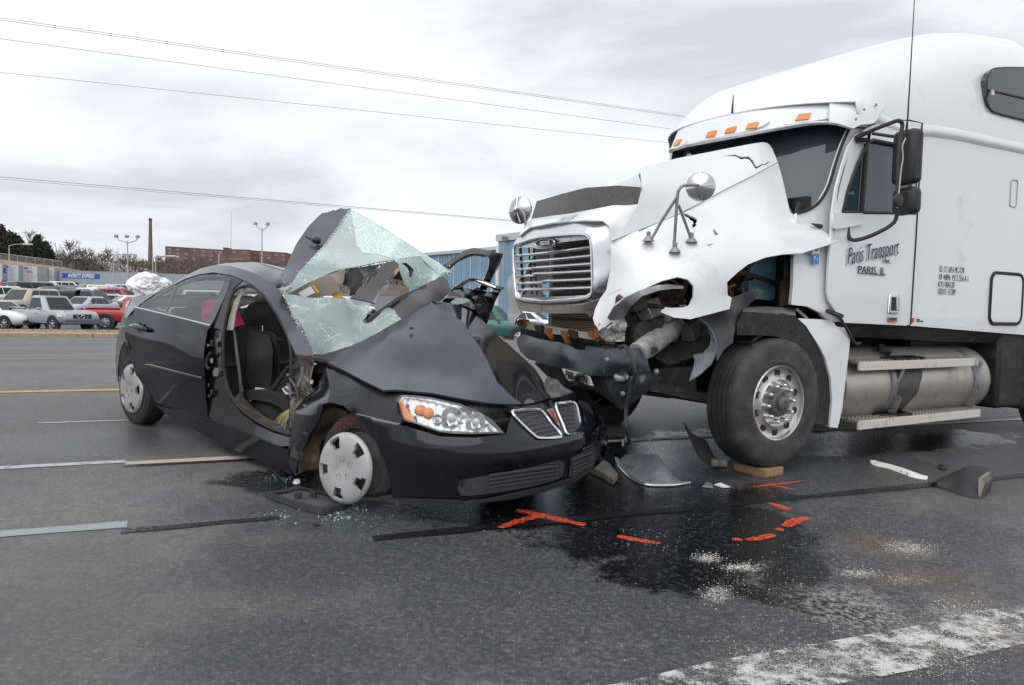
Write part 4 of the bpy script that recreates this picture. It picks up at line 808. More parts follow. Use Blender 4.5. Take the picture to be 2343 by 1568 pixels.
# bumper
bo = ('h 275 445 1.0 300 405 1.04 340 390 1.1 500 438 1.25 600 455 1.31 680 470 1.36 760 502 1.36 830 540 1.33 915 548 1.31 925 508 1.3 1010 520 1.32 1120 542 1.34 1250 522 1.34 1420 530 1.3 1560 518 1.2 1572 565 1.19 1500 602 1.22 1500 650 1.23 1530 745 1.2 1370 772 1.33 1180 792 1.37 1090 797 1.37 900 772 1.4 700 715 1.38 500 668 1.3 380 630 1.2 310 565 1.1 283 500 1.02')
bum = panel(T_, bo, 'h 700 590 1.42 450 540 1.27 1000 650 1.36 1200 660 1.42 1400 650 1.36 850 640 1.36 350 500 1.16', ax='x', step=8, bump=lambda x, y: .016 * noise.noise((x * .022, y * .03, 0)) + .004 * noise.noise((x * .1, y * .1, 4))).build('bumper', M_bump, TR, smooth=50, solid=.05)
panel(T_, 'h 1095 800 1.34 1190 785 1.35 1320 768 1.34 1370 775 1.32 1530 748 1.2 1560 795 1.17 1640 812 1.1 1500 925 1.18 1380 1030 1.25 1250 1105 1.31 1180 1000 1.33 1120 880 1.34', 'h 1300 880 1.36', ax='x', step=9, bump=lambda x, y: .012 * noise.noise((x * .03, y * .03, 7))).build('bumper_valance', M_bump, TR, smooth=50, solid=.04)
panel(T_, 'h 440 670 1.18 700 722 1.3 900 778 1.34 1090 803 1.32 1120 880 1.31 1180 1000 1.3 1250 1105 1.28 1120 1000 1.26 1000 925 1.25 850 885 1.2 700 888 1.15 600 830 1.12', ax='x', step=12).build('bumper_skirt', M_blk, TR, smooth=50, solid=.03)
for x, y in ((1125,640),(1485,585),(1272,955),(1585,750)): MB().lathe([(.022,0),(.02,.012),(.008,.018),(0,.018)], 10, Matrix.Translation(T_('h', x, y, 1.43 if x < 1300 and y < 700 else (1.35 if y > 900 else 1.23), 'x')) @ Matrix.Rotation(math.pi/2, 4, 'Y')).build('bolt', M_steel, bum)
fl = T_('h', 1255, 797, 1.385, 'x'); MB().lathe([(.075,0),(.068,.012),(.06,.0),(.03,-.02),(0,-.025)], 20, Matrix.Translation(fl) @ Matrix.Rotation(1.15, 4, 'Y') @ Matrix.Scale(.55, 4, (1,0,0))).build('fog_lamp_socket', M_steel, bum)
pl = panel(T_, 'h 700 718 1.405 830 752 1.43 958 795 1.42 996 885 1.41 930 868 1.41 860 840 1.4 765 835 1.41 735 800 1.41', ax='x', step=10).build('licence_plate', mat('plate_white', (.72, .72, .70), .45, dirt=(.4,.36,.3), dscale=20, dlo=.5, dhi=.8), TR, smooth=50, solid=.004, off=0)
A, Bq = T_('h', 730, 780, 1.425, 'x'), T_('h', 960, 845, 1.425, 'x')
text('lettering', 'P68  661N', mat('plate_black', (.03,.03,.04), .5), pl, basis((A + Bq) / 2 + Vector((.012, 0, .008)), Bq - A, (0,0,1)), .082, .002, sx=.8, bold=.003)
MB().tube(P3(T_, 'h 905 780 1.44 860 785 1.46 825 810 1.46 835 870 1.45', 'x'), .018, 8).build('tow_hook', M_blk, TR)
# engine bay seen through the torn openings
eng = empty('engine_bay', (0,0,0)); eng.parent = TR
MB().box((.35, 0, 1.25), (1.1, .8, .8)).build('engine_block', M_blk, eng, bevel=.03)
MB().box((-.5, 0, 1.75), (.06, 2.0, 1.0)).build('firewall', M_blk, eng); MB().box((-.2, 0, 1.02), (2.2, .18, .24)).build('oil_pan', M_blk, eng)
MB().box((-.25, .44, .78), (2.5, .09, .28)).build('frame_rail', M_blk, eng); MB().box((-.25, -.44, .78), (2.5, .09, .28)).build('frame_rail', M_blk, eng)
re_ = random.Random(12); M_eng = [M_blk, mat('engine_grey', (.09,.088,.085), .5, dirt=(.03,.03,.03), dscale=12), mat('engine_brown', (.06,.042,.03), .7, var=.5, vscale=20), M_steel]
for q in range(84):
    p = T_('h', re_.uniform(1290, 1960), re_.uniform(-60, 520), re_.uniform(.42, .86)); s_ = re_.uniform(.03, .12); mm = M_eng[re_.choice((0,0,0,1,1,2,2,3))]
    if q % 2: MB().tube(curve([p, p + Vector((re_.gauss(0,.12), re_.gauss(0,.05), re_.gauss(0,.1))), p + Vector((re_.gauss(0,.2), re_.gauss(0,.06), re_.gauss(0,.16)))], 4), s_ * .22, 6).build('hose', mm, eng)
    else: MB().box(p, (s_*1.6, s_, s_*1.2), Matrix.Rotation(re_.uniform(0,1.5), 3, (re_.random(), re_.random(), re_.random()))).build('engine_part', mm, eng, bevel=.01)
MB().lathe([(.06,-.1),(.11,-.08),(.11,.08),(.06,.1),(0,.1)], 16, Matrix.Translation(T_('h', 1410, 395, .8)) @ RXm.inverted()).build('pulley', M_blk, eng)
MB().tube(P3(T_, 'h 1400 580 .98 1480 520 .95 1570 450 .88 1690 360 .8 1780 310 .74'), [.075,.085,.09,.085,.07], 14).build('intake_duct', mat('dusty_duct', (.36, .36, .35), .6, dirt=(.08,.08,.08), dscale=4, dlo=.45, dhi=.65), eng)
panel(T_, 'h 1600 440 .7 1800 300 .72 1960 260 .8 2060 330 .9 2085 480 .95 2000 580 .98 1900 620 .95 1700 690 .9 1600 640 .85 1540 600 .8', step=14).build('inner_shield', M_blk, eng, solid=.02)
MB().bar(T_('h', 1500, 880, .9), T_('h', 2060, 1000, .9), .06, .07).build('drag_link', M_blk, TR)
MB().box((0, 0, .56), (.14, 1.9, .16)).build('front_axle', M_blk, TR, bevel=.03)
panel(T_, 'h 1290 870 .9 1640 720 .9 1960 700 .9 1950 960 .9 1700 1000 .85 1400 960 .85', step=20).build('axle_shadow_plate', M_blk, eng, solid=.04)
# torn splash guards
panel(T_, 'h 1975 235 1.08 2060 300 1.1 2110 390 1.12 2146 480 1.14 2140 560 1.16 2090 680 1.15 2000 765 1.13 1887 838 1.1 1930 700 1.07 1940 645 1.06 1928 592 1.04 2020 572 1.06 2080 500 1.08 2090 420 1.08 2055 330 1.07', step=8, bump=lambda x, y: .02 * noise.noise((x * .03, y * .03, 9))).build('splash_guard', M_splash, TR, smooth=60, solid=.012)
panel(T_, 'k 0 660 1.05 120 625 1.1 270 588 1.14 282 492 1.14 400 455 1.1 480 428 1.08 490 410 1.07 555 440 1.05 545 455 1.05 440 530 1.05 380 600 1.06 330 690 1.1 305 780 1.12 298 860 1.13 230 910 1.15 190 980 1.16 165 1010 1.15 170 900 1.12 135 800 1.1 80 720 1.06', step=8, jag=.5, bump=lambda x, y: .035 * noise.noise((x * .035, y * .02, 1))).build('splash_guard', M_splashd, TR, smooth=60, solid=.01)
# wheel arch liner + shelf + white skirt
rows = []
for k in range(19):
    a = math.radians(-14 + k * 7.6); rr_ = .635; rows.append([(-rr_ * math.cos(a) - .06, y, .52 + rr_ * math.sin(a)) for y in (.5, 1.12)])
MB().grid(rows).build('wheel_arch_liner', M_blk, TR, smooth=60, solid=.02)
panel(T_, 'k 330 790 1.13 330 700 1.13 380 600 1.13 560 612 1.14 700 612 1.14 800 640 1.14 900 730 1.14 980 860 1.14 1050 1000 1.14 1085 1200 1.14 1092 1530 1.14 940 1508 1.14 962 1300 1.14 945 1130 1.14 880 970 1.14 780 860 1.14 640 800 1.14 480 790 1.14', step=14).build('wheel_arch_flange', M_blk, TR, smooth=60, solid=.015)
panel(T_, 'k 372 600 1.12 400 565 1.0 560 560 .95 800 572 .98 802 636 1.14 700 612 1.14 560 612 1.14', step=10).build('arch_shelf', mat('dusty_grey', (.16,.16,.165), .7, var=.25, vscale=12), TR, smooth=60, solid=.015)
panel(T_, 'k 820 655 1.13 1085 668 1.14 1110 690 1.15 1130 720 1.16 1195 732 1.17 1225 765 1.17 1240 810 1.17 1232 920 1.17 1205 1150 1.17 1175 1400 1.17 1140 1545 1.17 1075 1540 1.16 1097 1330 1.16 1085 1150 1.16 1040 980 1.16 960 830 1.15 890 725 1.14', step=10).build('fender_skirt', M_white, TR, smooth=60, solid=.05)
MB().bar(T_('k', 800, 578, 1.0), T_('k', 890, 655, 1.05), .03, .02).build('skirt_brace', M_steel, TR)
# blue reservoir and steel post behind the fender
panel(T_, 'k 430 300 .72 440 260 .72 500 185 .72 600 158 .72 745 145 .72 745 325 .72 640 335 .72 635 500 .72 600 512 .72 450 500 .72 428 480 .72', step=12).build('fluid_reservoir', M_res, TR, smooth=60, solid=.2, off=-1, bevel=.02)
panel(T_, 'k 735 140 .85 780 145 .86 780 330 .9 735 330 .9', step=14).build('steel_post', M_steel, TR, solid=.04)
panel(T_, 'k 690 340 .92 775 330 .95 770 545 1.0 670 560 .95', step=14).build('shock_tower', mat('grimy_brown', (.06,.045,.035), .8, var=.5, vscale=14), TR, solid=.05)
MB().tube(P3(T_, 'k 340 285 1.05 450 310 .9 560 345 .85 640 375 .82'), .02, 8).build('stay_rod', M_blk, TR)
for q in range(10):
    p = T_('k', re_.uniform(260, 440), re_.uniform(230, 520), re_.uniform(.6, .85)); MB().tube([p, p + Vector((re_.gauss(0,.1), .02, re_.gauss(0,.1))), p + Vector((re_.gauss(0,.15), 0, re_.gauss(0,.12)))], .012, 6).build('hose', re_.choice((M_blk, M_rust, M_eng[1])), eng)
MB().box((-.1, .2, 1.5), (.9, .9, .9)).build('bay_back', M_blk, eng)
# cab ---------------------------------------------------------------
whole = 'D 1925 485 - 1937 440 - 1960 378 - 1984 327 - 1998 320 - 2096 338 - 2092 488 -'
cab_o = ('i 1440 1482 1.08 1470 1085 1.02 1590 1045 1.03 1690 965 1.04 1770 820 1.05 1830 620 1.05 1890 440 1.05 1960 285 1.05 j 370 900 1.06 530 780 1.08 620 690 1.09 700 730 1.1 820 800 1.11 960 850 1.12 k 1790 -60 1.12 1757 0 1.12 1712 715 1.12 1200 690 1.12 1110 680 1.12 1040 655 1.12 1000 610 1.12 900 560 1.12 765 545 1.1 780 400 1.1 785 150 1.08')
panel(T_, cab_o, 'k 1200 300 1.12', (whole,), step=12, reg=.05).build('cab_side', M_white, TR, smooth=60, solid=.03)
door_o = ('j 520 895 1.095 400 962 1.085 330 1062 1.09 270 1250 1.11 230 1400 1.125 i 1800 1090 1.13 1795 1240 1.135 k 1080 60 1.135 1065 250 1.135 1057 440 1.135 1070 510 1.135 1130 610 1.135 1192 690 1.135 1690 714 1.135 1708 702 1.135 1752 0 1.135 j 905 880 1.13 800 858 1.12 640 868 1.1')
dr = panel(T_, door_o, 'k 1300 400 1.15', (whole,), step=12, reg=.05, bump=lambda x, y: .028).build('cab_door', M_white, TR, smooth=60, solid=.02)
door_pts = P3(T_, door_o); MB().tube([p + Vector((0, .022, 0)) for p in door_pts] + [door_pts[0]], .0075, 5).build('door_seal', mat('seal_black', (.02,.02,.02), .7), dr)
wp = [T_.c + (T_.M.transposed() @ rayd(x, y)) * ((1.155 - T_.c[1]) / (T_.M.transposed() @ rayd(x, y))[1]) for x, y in ((1925,485),(1937,440),(1960,378),(1984,327),(1998,320),(2096,338),(2092,488))]
def pxy(x, y, v, fr=T_, ax='y'):
    d = fr.M.transposed() @ rayd(x, y); i = 'xyz'.index(ax); return fr.c + d * ((v - fr.c[i]) / d[i])
MB().poly([Vector((p.x, p.y - .03, p.z)) for p in wp]).build('door_window', M_sideg, dr)
MB().tube(wp + [wp[0]], .016, 6).build('window_seal', M_plast, dr)
MB().bar(pxy(1982, 328, 1.155), pxy(1970, 486, 1.155), .03, .03).build('window_divider', M_plast, dr)
panel(T_, 'i 1815 1085 1.195 2091 1085 1.195 2091 1190 1.195 1840 1235 1.195 1812 1220 1.195', step=14).build('mirror_base_panel', M_white, dr, solid=.02)
hx = T_('q', 933, 575, 1.18); dh = MB().box(hx, (.15, .02, .17)).build('door_handle', M_chr, dr, bevel=.03); MB().box(hx + Vector((.012, .012, 0)), (.06, .012, .12)).build('grip', M_blk, dh); MB().box(hx + Vector((-.035, .014, 0)), (.05, .014, .12)).build('paddle', M_alu, dh, bevel=.008)
# sleeper + raised roof: sections across the cab
RZ = curve([(-.30,0,3.02),(-.45,0,3.10),(-.66,0,3.34),(-.95,0,3.49),(-1.3,0,3.63),(-1.6,0,3.745),(-2.1,0,3.93),(-2.5,0,4.07),(-2.9,0,4.19),(-3.4,0,4.29),(-4.1,0,4.38)], 6)
def roof_z(x):
    for a, b in zip(RZ, RZ[1:]):
        if x >= b.x: return a.z + (b.z - a.z) * (x - a.x) / (b.x - a.x)
    return 4.38
rows = []
for v_ in [0, .008, .02, .04, .065, .1, .14, .19, .25, .32, .4, .48, .57, .66, .76, .87, 1]:
    row = []
    for k_ in range(41):
        y = 1.128 * math.sin(math.pi / 2 * (k_ / 20 - 1)); xf = -.40 - .50 * (abs(y) / 1.12) ** 2.6; x = xf + (-4.1 - xf) * v_
        zz0 = 2.92 + (roof_z(x) - 2.92) * max(0, 1 - (abs(y) / 1.129) ** 4.5) ** .45; g_ = min(1, max(0, xf - x) / .42) ** .55; zf = min(zz0, 3.06); row.append(Vector((x, y, zf + (zz0 - zf) * g_)))
    rows.append(row)
MB().grid(rows).build('roof_fairing', M_white, TR, smooth=70, solid=.012)
belt = [(-1.12,3.02),(-1.3,2.99),(-1.55,2.95),(-1.75,2.97),(-2.0,3.01),(-2.4,3.03),(-3.0,3.04),(-4.1,3.06)]
MB().grid([[(x, 1.115, z + .03) for x, z in belt], [(x, 1.145, z - .02) for x, z in belt], [(x, 1.145, z - .07) for x, z in belt], [(x, 1.115, z - .1) for x, z in belt]]).build('belt_moulding', M_white, TR, smooth=50)
MB().add([(-1.70,1.12,1.2),(-4.1,1.12,1.1),(-4.1,1.12,3.05),(-1.70,1.12,3.02),(-1.70,1.06,1.2),(-4.1,1.06,1.1),(-4.1,1.06,3.05),(-1.70,1.06,3.02)], [(0,1,2,3),(4,7,6,5),(0,3,7,4),(0,4,5,1)]).build('sleeper_side', M_white, TR, smooth=0)
MB().add([(-.55,-1.1,1.25),(-4.1,-1.1,1.1),(-4.1,-1.1,3.05),(-.95,-1.1,3.02)], [(0,1,2,3)]).build('cab_wall', M_white, TR, smooth=0, solid=.04)
MB().add([(-4.1,-1.1,1.1),(-4.1,1.12,1.1),(-4.1,1.1,3.5),(-4.1,.8,4.2),(-4.1,-.8,4.2),(-4.1,-1.1,3.5)], [(0,1,2,3,4,5)]).build('sleeper_back', M_white, TR, smooth=0)
MB().box((-2.3, 0, 1.2), (3.5, 2.1, .06)).build('cab_floor', M_blk, TR); MB().box((-1.9, 0, 2.1), (.05, 2.1, 1.7)).build('sleeper_curtain', mat('dark_curtain', (.02,.02,.022), .9), TR)
for s_ in (1,): MB().add([(-1.705, 1.124, 1.22), (-1.725, 1.124, 2.98), (-1.74, 1.124, 2.98), (-1.72, 1.124, 1.22)], [(0,1,2,3)]).build('sleeper_seam', MATS['seal_black'], TR, smooth=0)
sw = zz('j 1445 600 - 1442 660 - 1455 730 - 1500 785 - 1743 850 - 1900 880 - 1900 430 - 1743 430 - 1520 433 - 1470 470 - 1448 530 -')
w_ = MB().prism([pxy(x, y, 1.134) for x, y, _ in sw], (0, -.06, 0)).build('sleeper_window', mat('sleeper_glass', (.045, .05, .06), .12, spec=.6), TR, smooth=0)
pp = [pxy(x, y, 1.134) for x, y, _ in sw]; MB().tube(curve(pp, 3, True) + [pp[0]], .006, 6).build('window_seal', MATS['seal_black'], w_)
MB().bar(T_('j', 1455, 610, 1.138), T_('j', 1900, 715, 1.138), .012, .014).build('window_bar', MATS['seal_black'], w_); MB().box(T_('j', 1488, 633, 1.16), (.035, .02, .05)).build('latch', M_alu, w_)
def rrect(x0, x1, z0, z1, r, y):
    P = []
    for cx, cz, a0 in ((x1 - r, z1 - r, 0), (x0 + r, z1 - r, 90), (x0 + r, z0 + r, 180), (x1 - r, z0 + r, 270)):
        for k in range(6): a = math.radians(a0 + k * 18); P.append(Vector((cx + r * math.cos(a), y, cz + r * math.sin(a))))
    return P
h1, h2 = T_('q', 1955, 790, 1.12), T_('q', 2343, 260, 1.12); rr2 = rrect(h2.x + .03, h1.x, h1.z, h2.z, .09, 1.126); hb = MB().tube(rr2 + [rr2[0]], .016, 6).build('baggage_door', MATS['seal_black'], TR); MB().prism(rrect(h2.x + .05, h1.x - .02, h1.z + .02, h2.z - .02, .075, 1.128), (0, .004, 0)).build('hatch_skin', M_white, hb)
g1, g2 = T_('j', 1625, 1545, 1.12), T_('j', 1690, 1340, 1.12); rr3 = rrect(g2.x, g1.x, g1.z, g2.z, .025, 1.125); MB().tube(rr3 + [rr3[0]], .005, 5).build('grab_recess', mat('seam_soft', (.42,.43,.44), .6), TR)
M_lin = mat('cab_lining', (.035, .036, .04), .9); MB().add([(-.6,-1.05,1.3),(-1.88,-1.05,1.3),(-1.88,-1.05,3.0),(-.9,-1.05,3.0),(-1.88,1.05,3.0),(-.9,1.05,3.0)], [(0,1,2,3),(3,2,4,5)]).build('cab_lining', M_lin, TR, smooth=0)
MB().box((-.42, 0, 2.0), (.5, 2.0, .12)).build('dashboard', M_lin, TR, bevel=.03)
for y_ in (.55, -.55): MB().box((-1.4, y_, 2.0), (.25, .55, .9)).build('cab_seat', M_lin, TR, bevel=.08)
# windshield, inner shade, dash clutter
rows = []
for k in range(6):
    f = k / 5; rows.append([(-.08 - .46 * abs(y) ** 2 - f * (.47 - .03 * abs(y)), y, 2.04 + .87 * f) for y in [(-1.03 + 2.06 * i / 16) for i in range(17)]])
MB().grid(rows).build('windshield', M_wsh, TR, smooth=70)
rows = []
for k in range(4):
    f = .62 + .38 * k / 3; rows.append([(-.13 - .46 * abs(y) ** 2 - f * (.47 - .03 * abs(y)) - .03, y, 2.04 + .87 * f + (.10 * (abs(y) - .55) * (1 - k / 3) if abs(y) > .55 else 0)) for y in [(-1.0 + 2.0 * i / 16) for i in range(17)]])
MB().grid(rows).build('sun_shade', mat('shade_black', (.006,.006,.006), .8), TR, smooth=70)
MB().bar(T_('i', 1390, 995, .78), T_('i', 1655, 905, .9), .05, .02).build('dash_paper', M_sign, TR)
for x, y, c in ((1585,960,'amber'),(1620,965,'tail'),(1650,950,'blue'),(1530,995,'tail')): MB().box(T_('i', x, y, .9), (.05,.04,.06)).build('dash_packet', {'amber':M_amber,'tail':M_tail,'blue':M_blue}[c], TR)
MB().bar(T_('i', 1460, 1105, .98), T_('i', 1490, 985, .98), .03, .02).build('wiper', M_plast, TR); panel(T_, 'i 1615 1178 1.1 1705 1190 1.1 1718 1215 1.1 1700 1230 1.1 1650 1200 1.1', step=12).build('wiper_arm', M_plast, TR, solid=.02)
MB().tube(curve(P3(T_, 'i 1965 285 1.06 1895 440 1.06 1832 620 1.06 1772 820 1.06 1692 965 1.05 1592 1045 1.04 1475 1083 1.03'), 4), .014, 6).build('windshield_seal', MATS['seal_black'], TR)
# visor: a bowed band over the windshield
def vis_F(p): return (-.30 - .64 * (abs(p.y) / 1.15) ** 2.6 - .42 * (p.z - 2.84) - max(0, p.z - 3.02) * .5) - p.x if abs(p.y) < 1.19 else -1
vlip = 'i 275 500 - 330 478 - 420 452 - 900 362 - 1300 291 - 1600 244 - 1760 238 - 1870 247 -'
vtop = 'j 262 800 - 262 648 - 170 645 - 0 660 - i 1200 45 - 800 135 - 600 208 - 470 260 - 400 300 - 340 385 - 290 462 -'
vis = panel(T_, vlip + ' ' + vtop, impl=vis_F, step=9)
vis = vis.build('sun_visor', M_white, TR, smooth=60, solid=.025)
panel(T_, 'j 180 646 .93 262 648 .985 400 656 1.06 520 668 1.12 612 685 1.16 628 712 1.165 600 770 1.165 560 850 1.165 530 880 1.165 430 890 1.15 370 920 1.125 310 900 1.105 250 880 1.08 180 870 1.05', 'j 200 760 1.0 420 780 1.13', step=8, reg=.01).build('visor_end', M_white, vis, smooth=60, solid=.025)
def vpt(x, y, off=0): return march(T_, T_.M.transposed() @ rayd(*pix('i', x, y)), vis_F, off)
tp_pts = [vpt(x, y) for x, y in ((292,460),(342,386),(402,302),(470,262),(600,210),(800,138),(1200,48),(1420,8))]
MB().grid([[p + Vector((.004, 0, -.01)) for p in tp_pts], [Vector((min(p.x - .02, -.42 - .50 * (min(1.1, abs(p.y)) / 1.12) ** 2.6), p.y * .985, 3.075)) for p in tp_pts]]).build('visor_fillet', M_white, vis, smooth=60, solid=.01)
lipP = curve([vpt(x, y) for x, y in ((278,498),(420,454),(660,408),(900,364),(1300,293),(1600,248),(1850,250),(1960,275))], 4)
MB().grid([lipP, [p + Vector((-.32, 0, .03)) for p in lipP]]).build('visor_underside', M_blk, TR)
MB().tube([p + Vector((.004, 0, .012)) for p in lipP], .011, 6).build('visor_lip', M_white, vis)
for pod, lamps in (('296 468,330 395,375 375,425 378,430 400,400 440,330 478', ('302 448,340 397,380 386,352 438',)), ('556 392,580 340,640 308,900 252,1130 205,1200 205,1208 222,1150 262,1000 312,800 356,600 400', ('608 370,634 322,712 304,690 357','786 332,813 285,900 264,876 317','986 292,1008 241,1107 224,1083 279')), ('1350 240,1370 200,1450 150,1600 125,1780 120,1842 130,1835 160,1780 190,1600 222,1400 250', ('1453 211,1486 153,1606 140,1580 199',))):
    P_d = panel(T_, 'i ' + ' - '.join(pod.split(',')) + ' -', impl=vis_F, off=.028, step=7, smooth_edge=2).build('lamp_fairing', M_white, vis, smooth=60, solid=.03)
    for q in lamps: panel(T_, 'i ' + ' - '.join(q.split(',')) + ' -', impl=vis_F, off=.045, step=6).build('marker_lamp', M_amber, TR, smooth=40, solid=.03)
for zx, zy in ((388,845),(455,767),(550,730)): MB().lathe([(.014,0),(.012,.008),(0,.012)], 8, Matrix.Translation(T_('j', zx, zy, 1.16)) @ RXm.inverted()).build('visor_rivet', M_steel, TR)
MB().tube([T_('i', 862, 145, .3), T_('i', 868, 60, .3), T_('i', 873, -25, .3)], [.012, .008, .004], 6).build('roof_antenna', M_plast, TR)
# lettering -------------------------------------------------------------
def ttext(body, zc, xy, size, m_, sx=1, shear=0, bold=0, y=1.184, nm='lettering', par=None, align='CENTER', fit=None, rot=0):
    return text(nm, body, m_, par or TR, basis(T_(zc, *xy, y), (-1, 0, 0), (0, 0, 1)), size, .0015, shear, sx, bold, align=align, fit=fit, rot=rot)
PW = abs(T_('k', 1215, 150, 1.15).x - T_('k', 1635, 90, 1.15).x)
for m_, dx, yy in ((M_lgrey, (-12, 14), 1.180), (M_navy, (0, 0), 1.186)):
    ttext('Paris Transport', 'k', (1425 + dx[0], 122 + dx[1]), .2, m_, 1, .45, -.0025, yy, par=dr, fit=PW, rot=math.radians(10))
ttext('INC.', 'k', (1547, 200), .045, M_navy, .9, par=dr); ttext('PARIS, IL', 'k', (1415, 272), .088, mat('black_lettering', (.03,.03,.035), .5), 1, par=dr, fit=abs(T_('k', 1308, 270, 1.15).x - T_('k', 1523, 290, 1.15).x)); MB().bar(T_('k', 1308, 291, 1.184), T_('k', 1523, 309, 1.184), .004, .006).build('underline', MATS['black_lettering'], dr)
for x, y, x2, t_ in ((1430,199,1697,'ILL CC 6855 MC-CPR'),(1424,285,1737,'HF 44896  PSCI 2556 A-1'),(1416,363,1586,'KYU 006528'),(1410,442,1598,'USDOT 157289')):
    ttext(t_, 'q', (x, y), .088, MATS['black_lettering'], 1, 0, -.0026, 1.124, align='LEFT', fit=abs(T_('q', x, y, 1.12).x - T_('q', x2, y, 1.12).x))
bd = MB().box(T_('q', 922, 745, 1.176), (.14, .006, .04)).build('model_badge', M_steel, dr); MB().box(T_('q', 910, 757, 1.18), (.10, .004, .012)).build('red_strip', M_tail, bd); ttext('COLUMBIA', 'q', (925, 738), .022, MATS['black_lettering'], .9, par=bd, y=1.182)
MB().box(T_('q', 1140, 750, 1.124), (.035,.003,.04)).build('dealer_mark', M_red2, TR); ttext('Stoops', 'q', (1200, 742), .018, MATS['black_lettering'], 1, y=1.124); ttext('FREIGHTLINER', 'q', (1218, 762), .016, MATS['black_lettering'], 1, y=1.124)
bs = MB().box(T_('k', 965, 178, 1.13), (.075, .004, .085)).build('blue_sticker', mat('sticker_blue', (.05,.28,.75), .5), TR); ttext('P', 'k', (955, 172), .04, M_sign, 1, y=1.135, par=bs); ttext('T', 'k', (975, 190), .04, M_sign, 1, y=1.135, par=bs)
st_ = MB().box(T_('k', 965, 105, 1.13), (.085, .003, .09)).build('number_sticker', M_sign, TR); ttext('10', 'k', (968, 100), .05, MATS['black_lettering'], 1, y=1.135, par=st_)
for k_ in range(34): MB().lathe([(.006,0),(.005,.003),(0,.004)], 6, Matrix.Translation((-1.78 - k_ * .065, 1.12, 1.225 - .041 * (.08 + k_ * .065))) @ RXm.inverted()).build('rivet', M_lgrey, TR)
# mirrors --------------------------------------------------------------
mr = empty('mirror_assembly', (0,0,0)); mr.parent = TR
def rbox(nm, c, d, m_, par, bv, yaw=0): return MB().box(c, d, Matrix.Rotation(yaw, 3, 'Z')).build(nm, m_, par, bevel=bv)
c1 = (T_('j', 780, 925, 1.42) + T_('j', 760, 1365, 1.42)) / 2; h_ = abs(T_('j', 780, 925, 1.42).z - T_('j', 760, 1365, 1.42).z)
rbox('mirror_housing', c1 + Vector((-.06, 0, 0)), (.13, .23, h_), M_plast, mr, .04, -.25)
c2 = (T_('D', 2064, 427, 1.42) + T_('D', 2064, 490, 1.42)) / 2; h2_ = abs(T_('D', 2064, 427, 1.42).z - T_('D', 2064, 490, 1.42).z); rbox('convex_mirror_housing', c2 + Vector((-.06, 0, 0)), (.12, .23, h2_), M_plast, mr, .045, -.25)
MB().lathe([(.055,0),(.05,.03),(.02,.035),(0,.035)], 14, Matrix.Translation(T_('D', 2050, 458, 1.5)) @ RXm.inverted()).build('mirror_knob', M_plast, mr)
MB().tube(curve(P3(T_, 'j 395 995 1.14 450 970 1.2 510 940 1.28 620 895 1.38 725 858 1.45 762 880 1.46 758 940 1.46 742 1050 1.46 730 1250 1.47 720 1568 1.48 D 2052 478 1.48 2045 508 1.46 2005 533 1.36 1962 548 1.24 1943 544 1.18 1938 520 1.15'), 4), .017, 8).build('mirror_arm', M_plast, mr)
MB().tube(P3(T_, 'j 525 960 1.2 690 985 1.38'), .014, 6).build('mirror_brace', M_plast, mr); MB().tube(P3(T_, 'j 390 1000 1.14 440 960 1.16 500 955 1.18 495 1010 1.16 400 1015 1.14'), .02, 6).build('mirror_mount', M_plast, mr)
MB().tube(curve(P3(T_, 'j 790 1000 1.49 765 1060 1.5 770 1150 1.5 755 1250 1.5 735 1450 1.51 720 1560 1.51'), 3), .006, 5).build('antenna_cable', mat('tan_cable', (.42,.40,.34), .6), mr)
MB().tube(P3(T_, 'D 2073 300 1.48 2076 270 1.48 2083 150 1.48 2093 -30 1.48'), [.012,.007,.005,.003], 6).build('whip_antenna', M_blk, mr)
def hood_mirror(cz, c, y, rad, path, legs, par, yaw):
    r_ = empty('hood_mirror', (0,0,0)); r_.parent = par; C_ = T_(cz, *c, y[0], y[1]); M4 = Matrix.Translation(C_) @ Matrix.Rotation(yaw, 4, 'Z') @ Matrix.Rotation(math.pi/2, 4, 'Y')
    MB().lathe([(0,.05),(rad*.12,.05),(rad*.5,.035),(rad*.9,.012),(rad,.0),(rad,-.02),(rad*.95,-.025),(0,-.025)], 28, M4).build('mirror_dish', mat('hood_mirror_steel', (.5,.5,.5), .25, metal=.9), r_)
    for k in range(4):
        a = k * math.pi/2 + .15; MB().bar(M4 @ Vector((rad*.1*math.cos(a), rad*.1*math.sin(a), .052)), M4 @ Vector((rad*.93*math.cos(a), rad*.93*math.sin(a), .016)), .008, .012).build('dish_rib', M_chr, r_)
    MB().lathe([(.03,.03),(.03,.07),(.015,.08),(0,.08)], 14, M4).build('hub', M_chr, r_)
    MB().tube(curve([C_ + (M4.to_3x3() @ Vector((0,0,.06)))] + path, 4), .012, 8).build('stem', M_steel, r_)
    for lg in legs:
        MB().tube(lg, .011, 8).build('leg', M_steel, r_)
        MB().lathe([(.0,.03),(.015,.028),(.03,.01),(.045,-.01)], 14, Matrix.Translation(lg[-1])).build('foot', M_steel, r_); MB().lathe([(.016,-.02),(.016,.02)], 8, Matrix.Translation(lg[-1] + Vector((0,0,.04)))).build('joint', M_steel, r_)
st1 = P3(T_, 'i 470 822 1.1 400 828 1.09 362 868 1.08 348 935 1.07 325 1270 1.04 315 1400 1.0'); 
hood_mirror('i', (565, 835), (1.06, 'y'), abs(T_('i', 565, 697, 1.06).z - T_('i', 565, 975, 1.06).z) / 2, st1, [P3(T_, 'i 340 940 1.07 195 1165 .97 112 1315 .90 75 1335 .885'), P3(T_, 'i 325 1270 1.04 315 1400 1.03 325 1440 1.035'), P3(T_, 'i 360 1010 1.06 430 1200 1.04 465 1300 1.03 480 1345 1.025')], TR, .75)
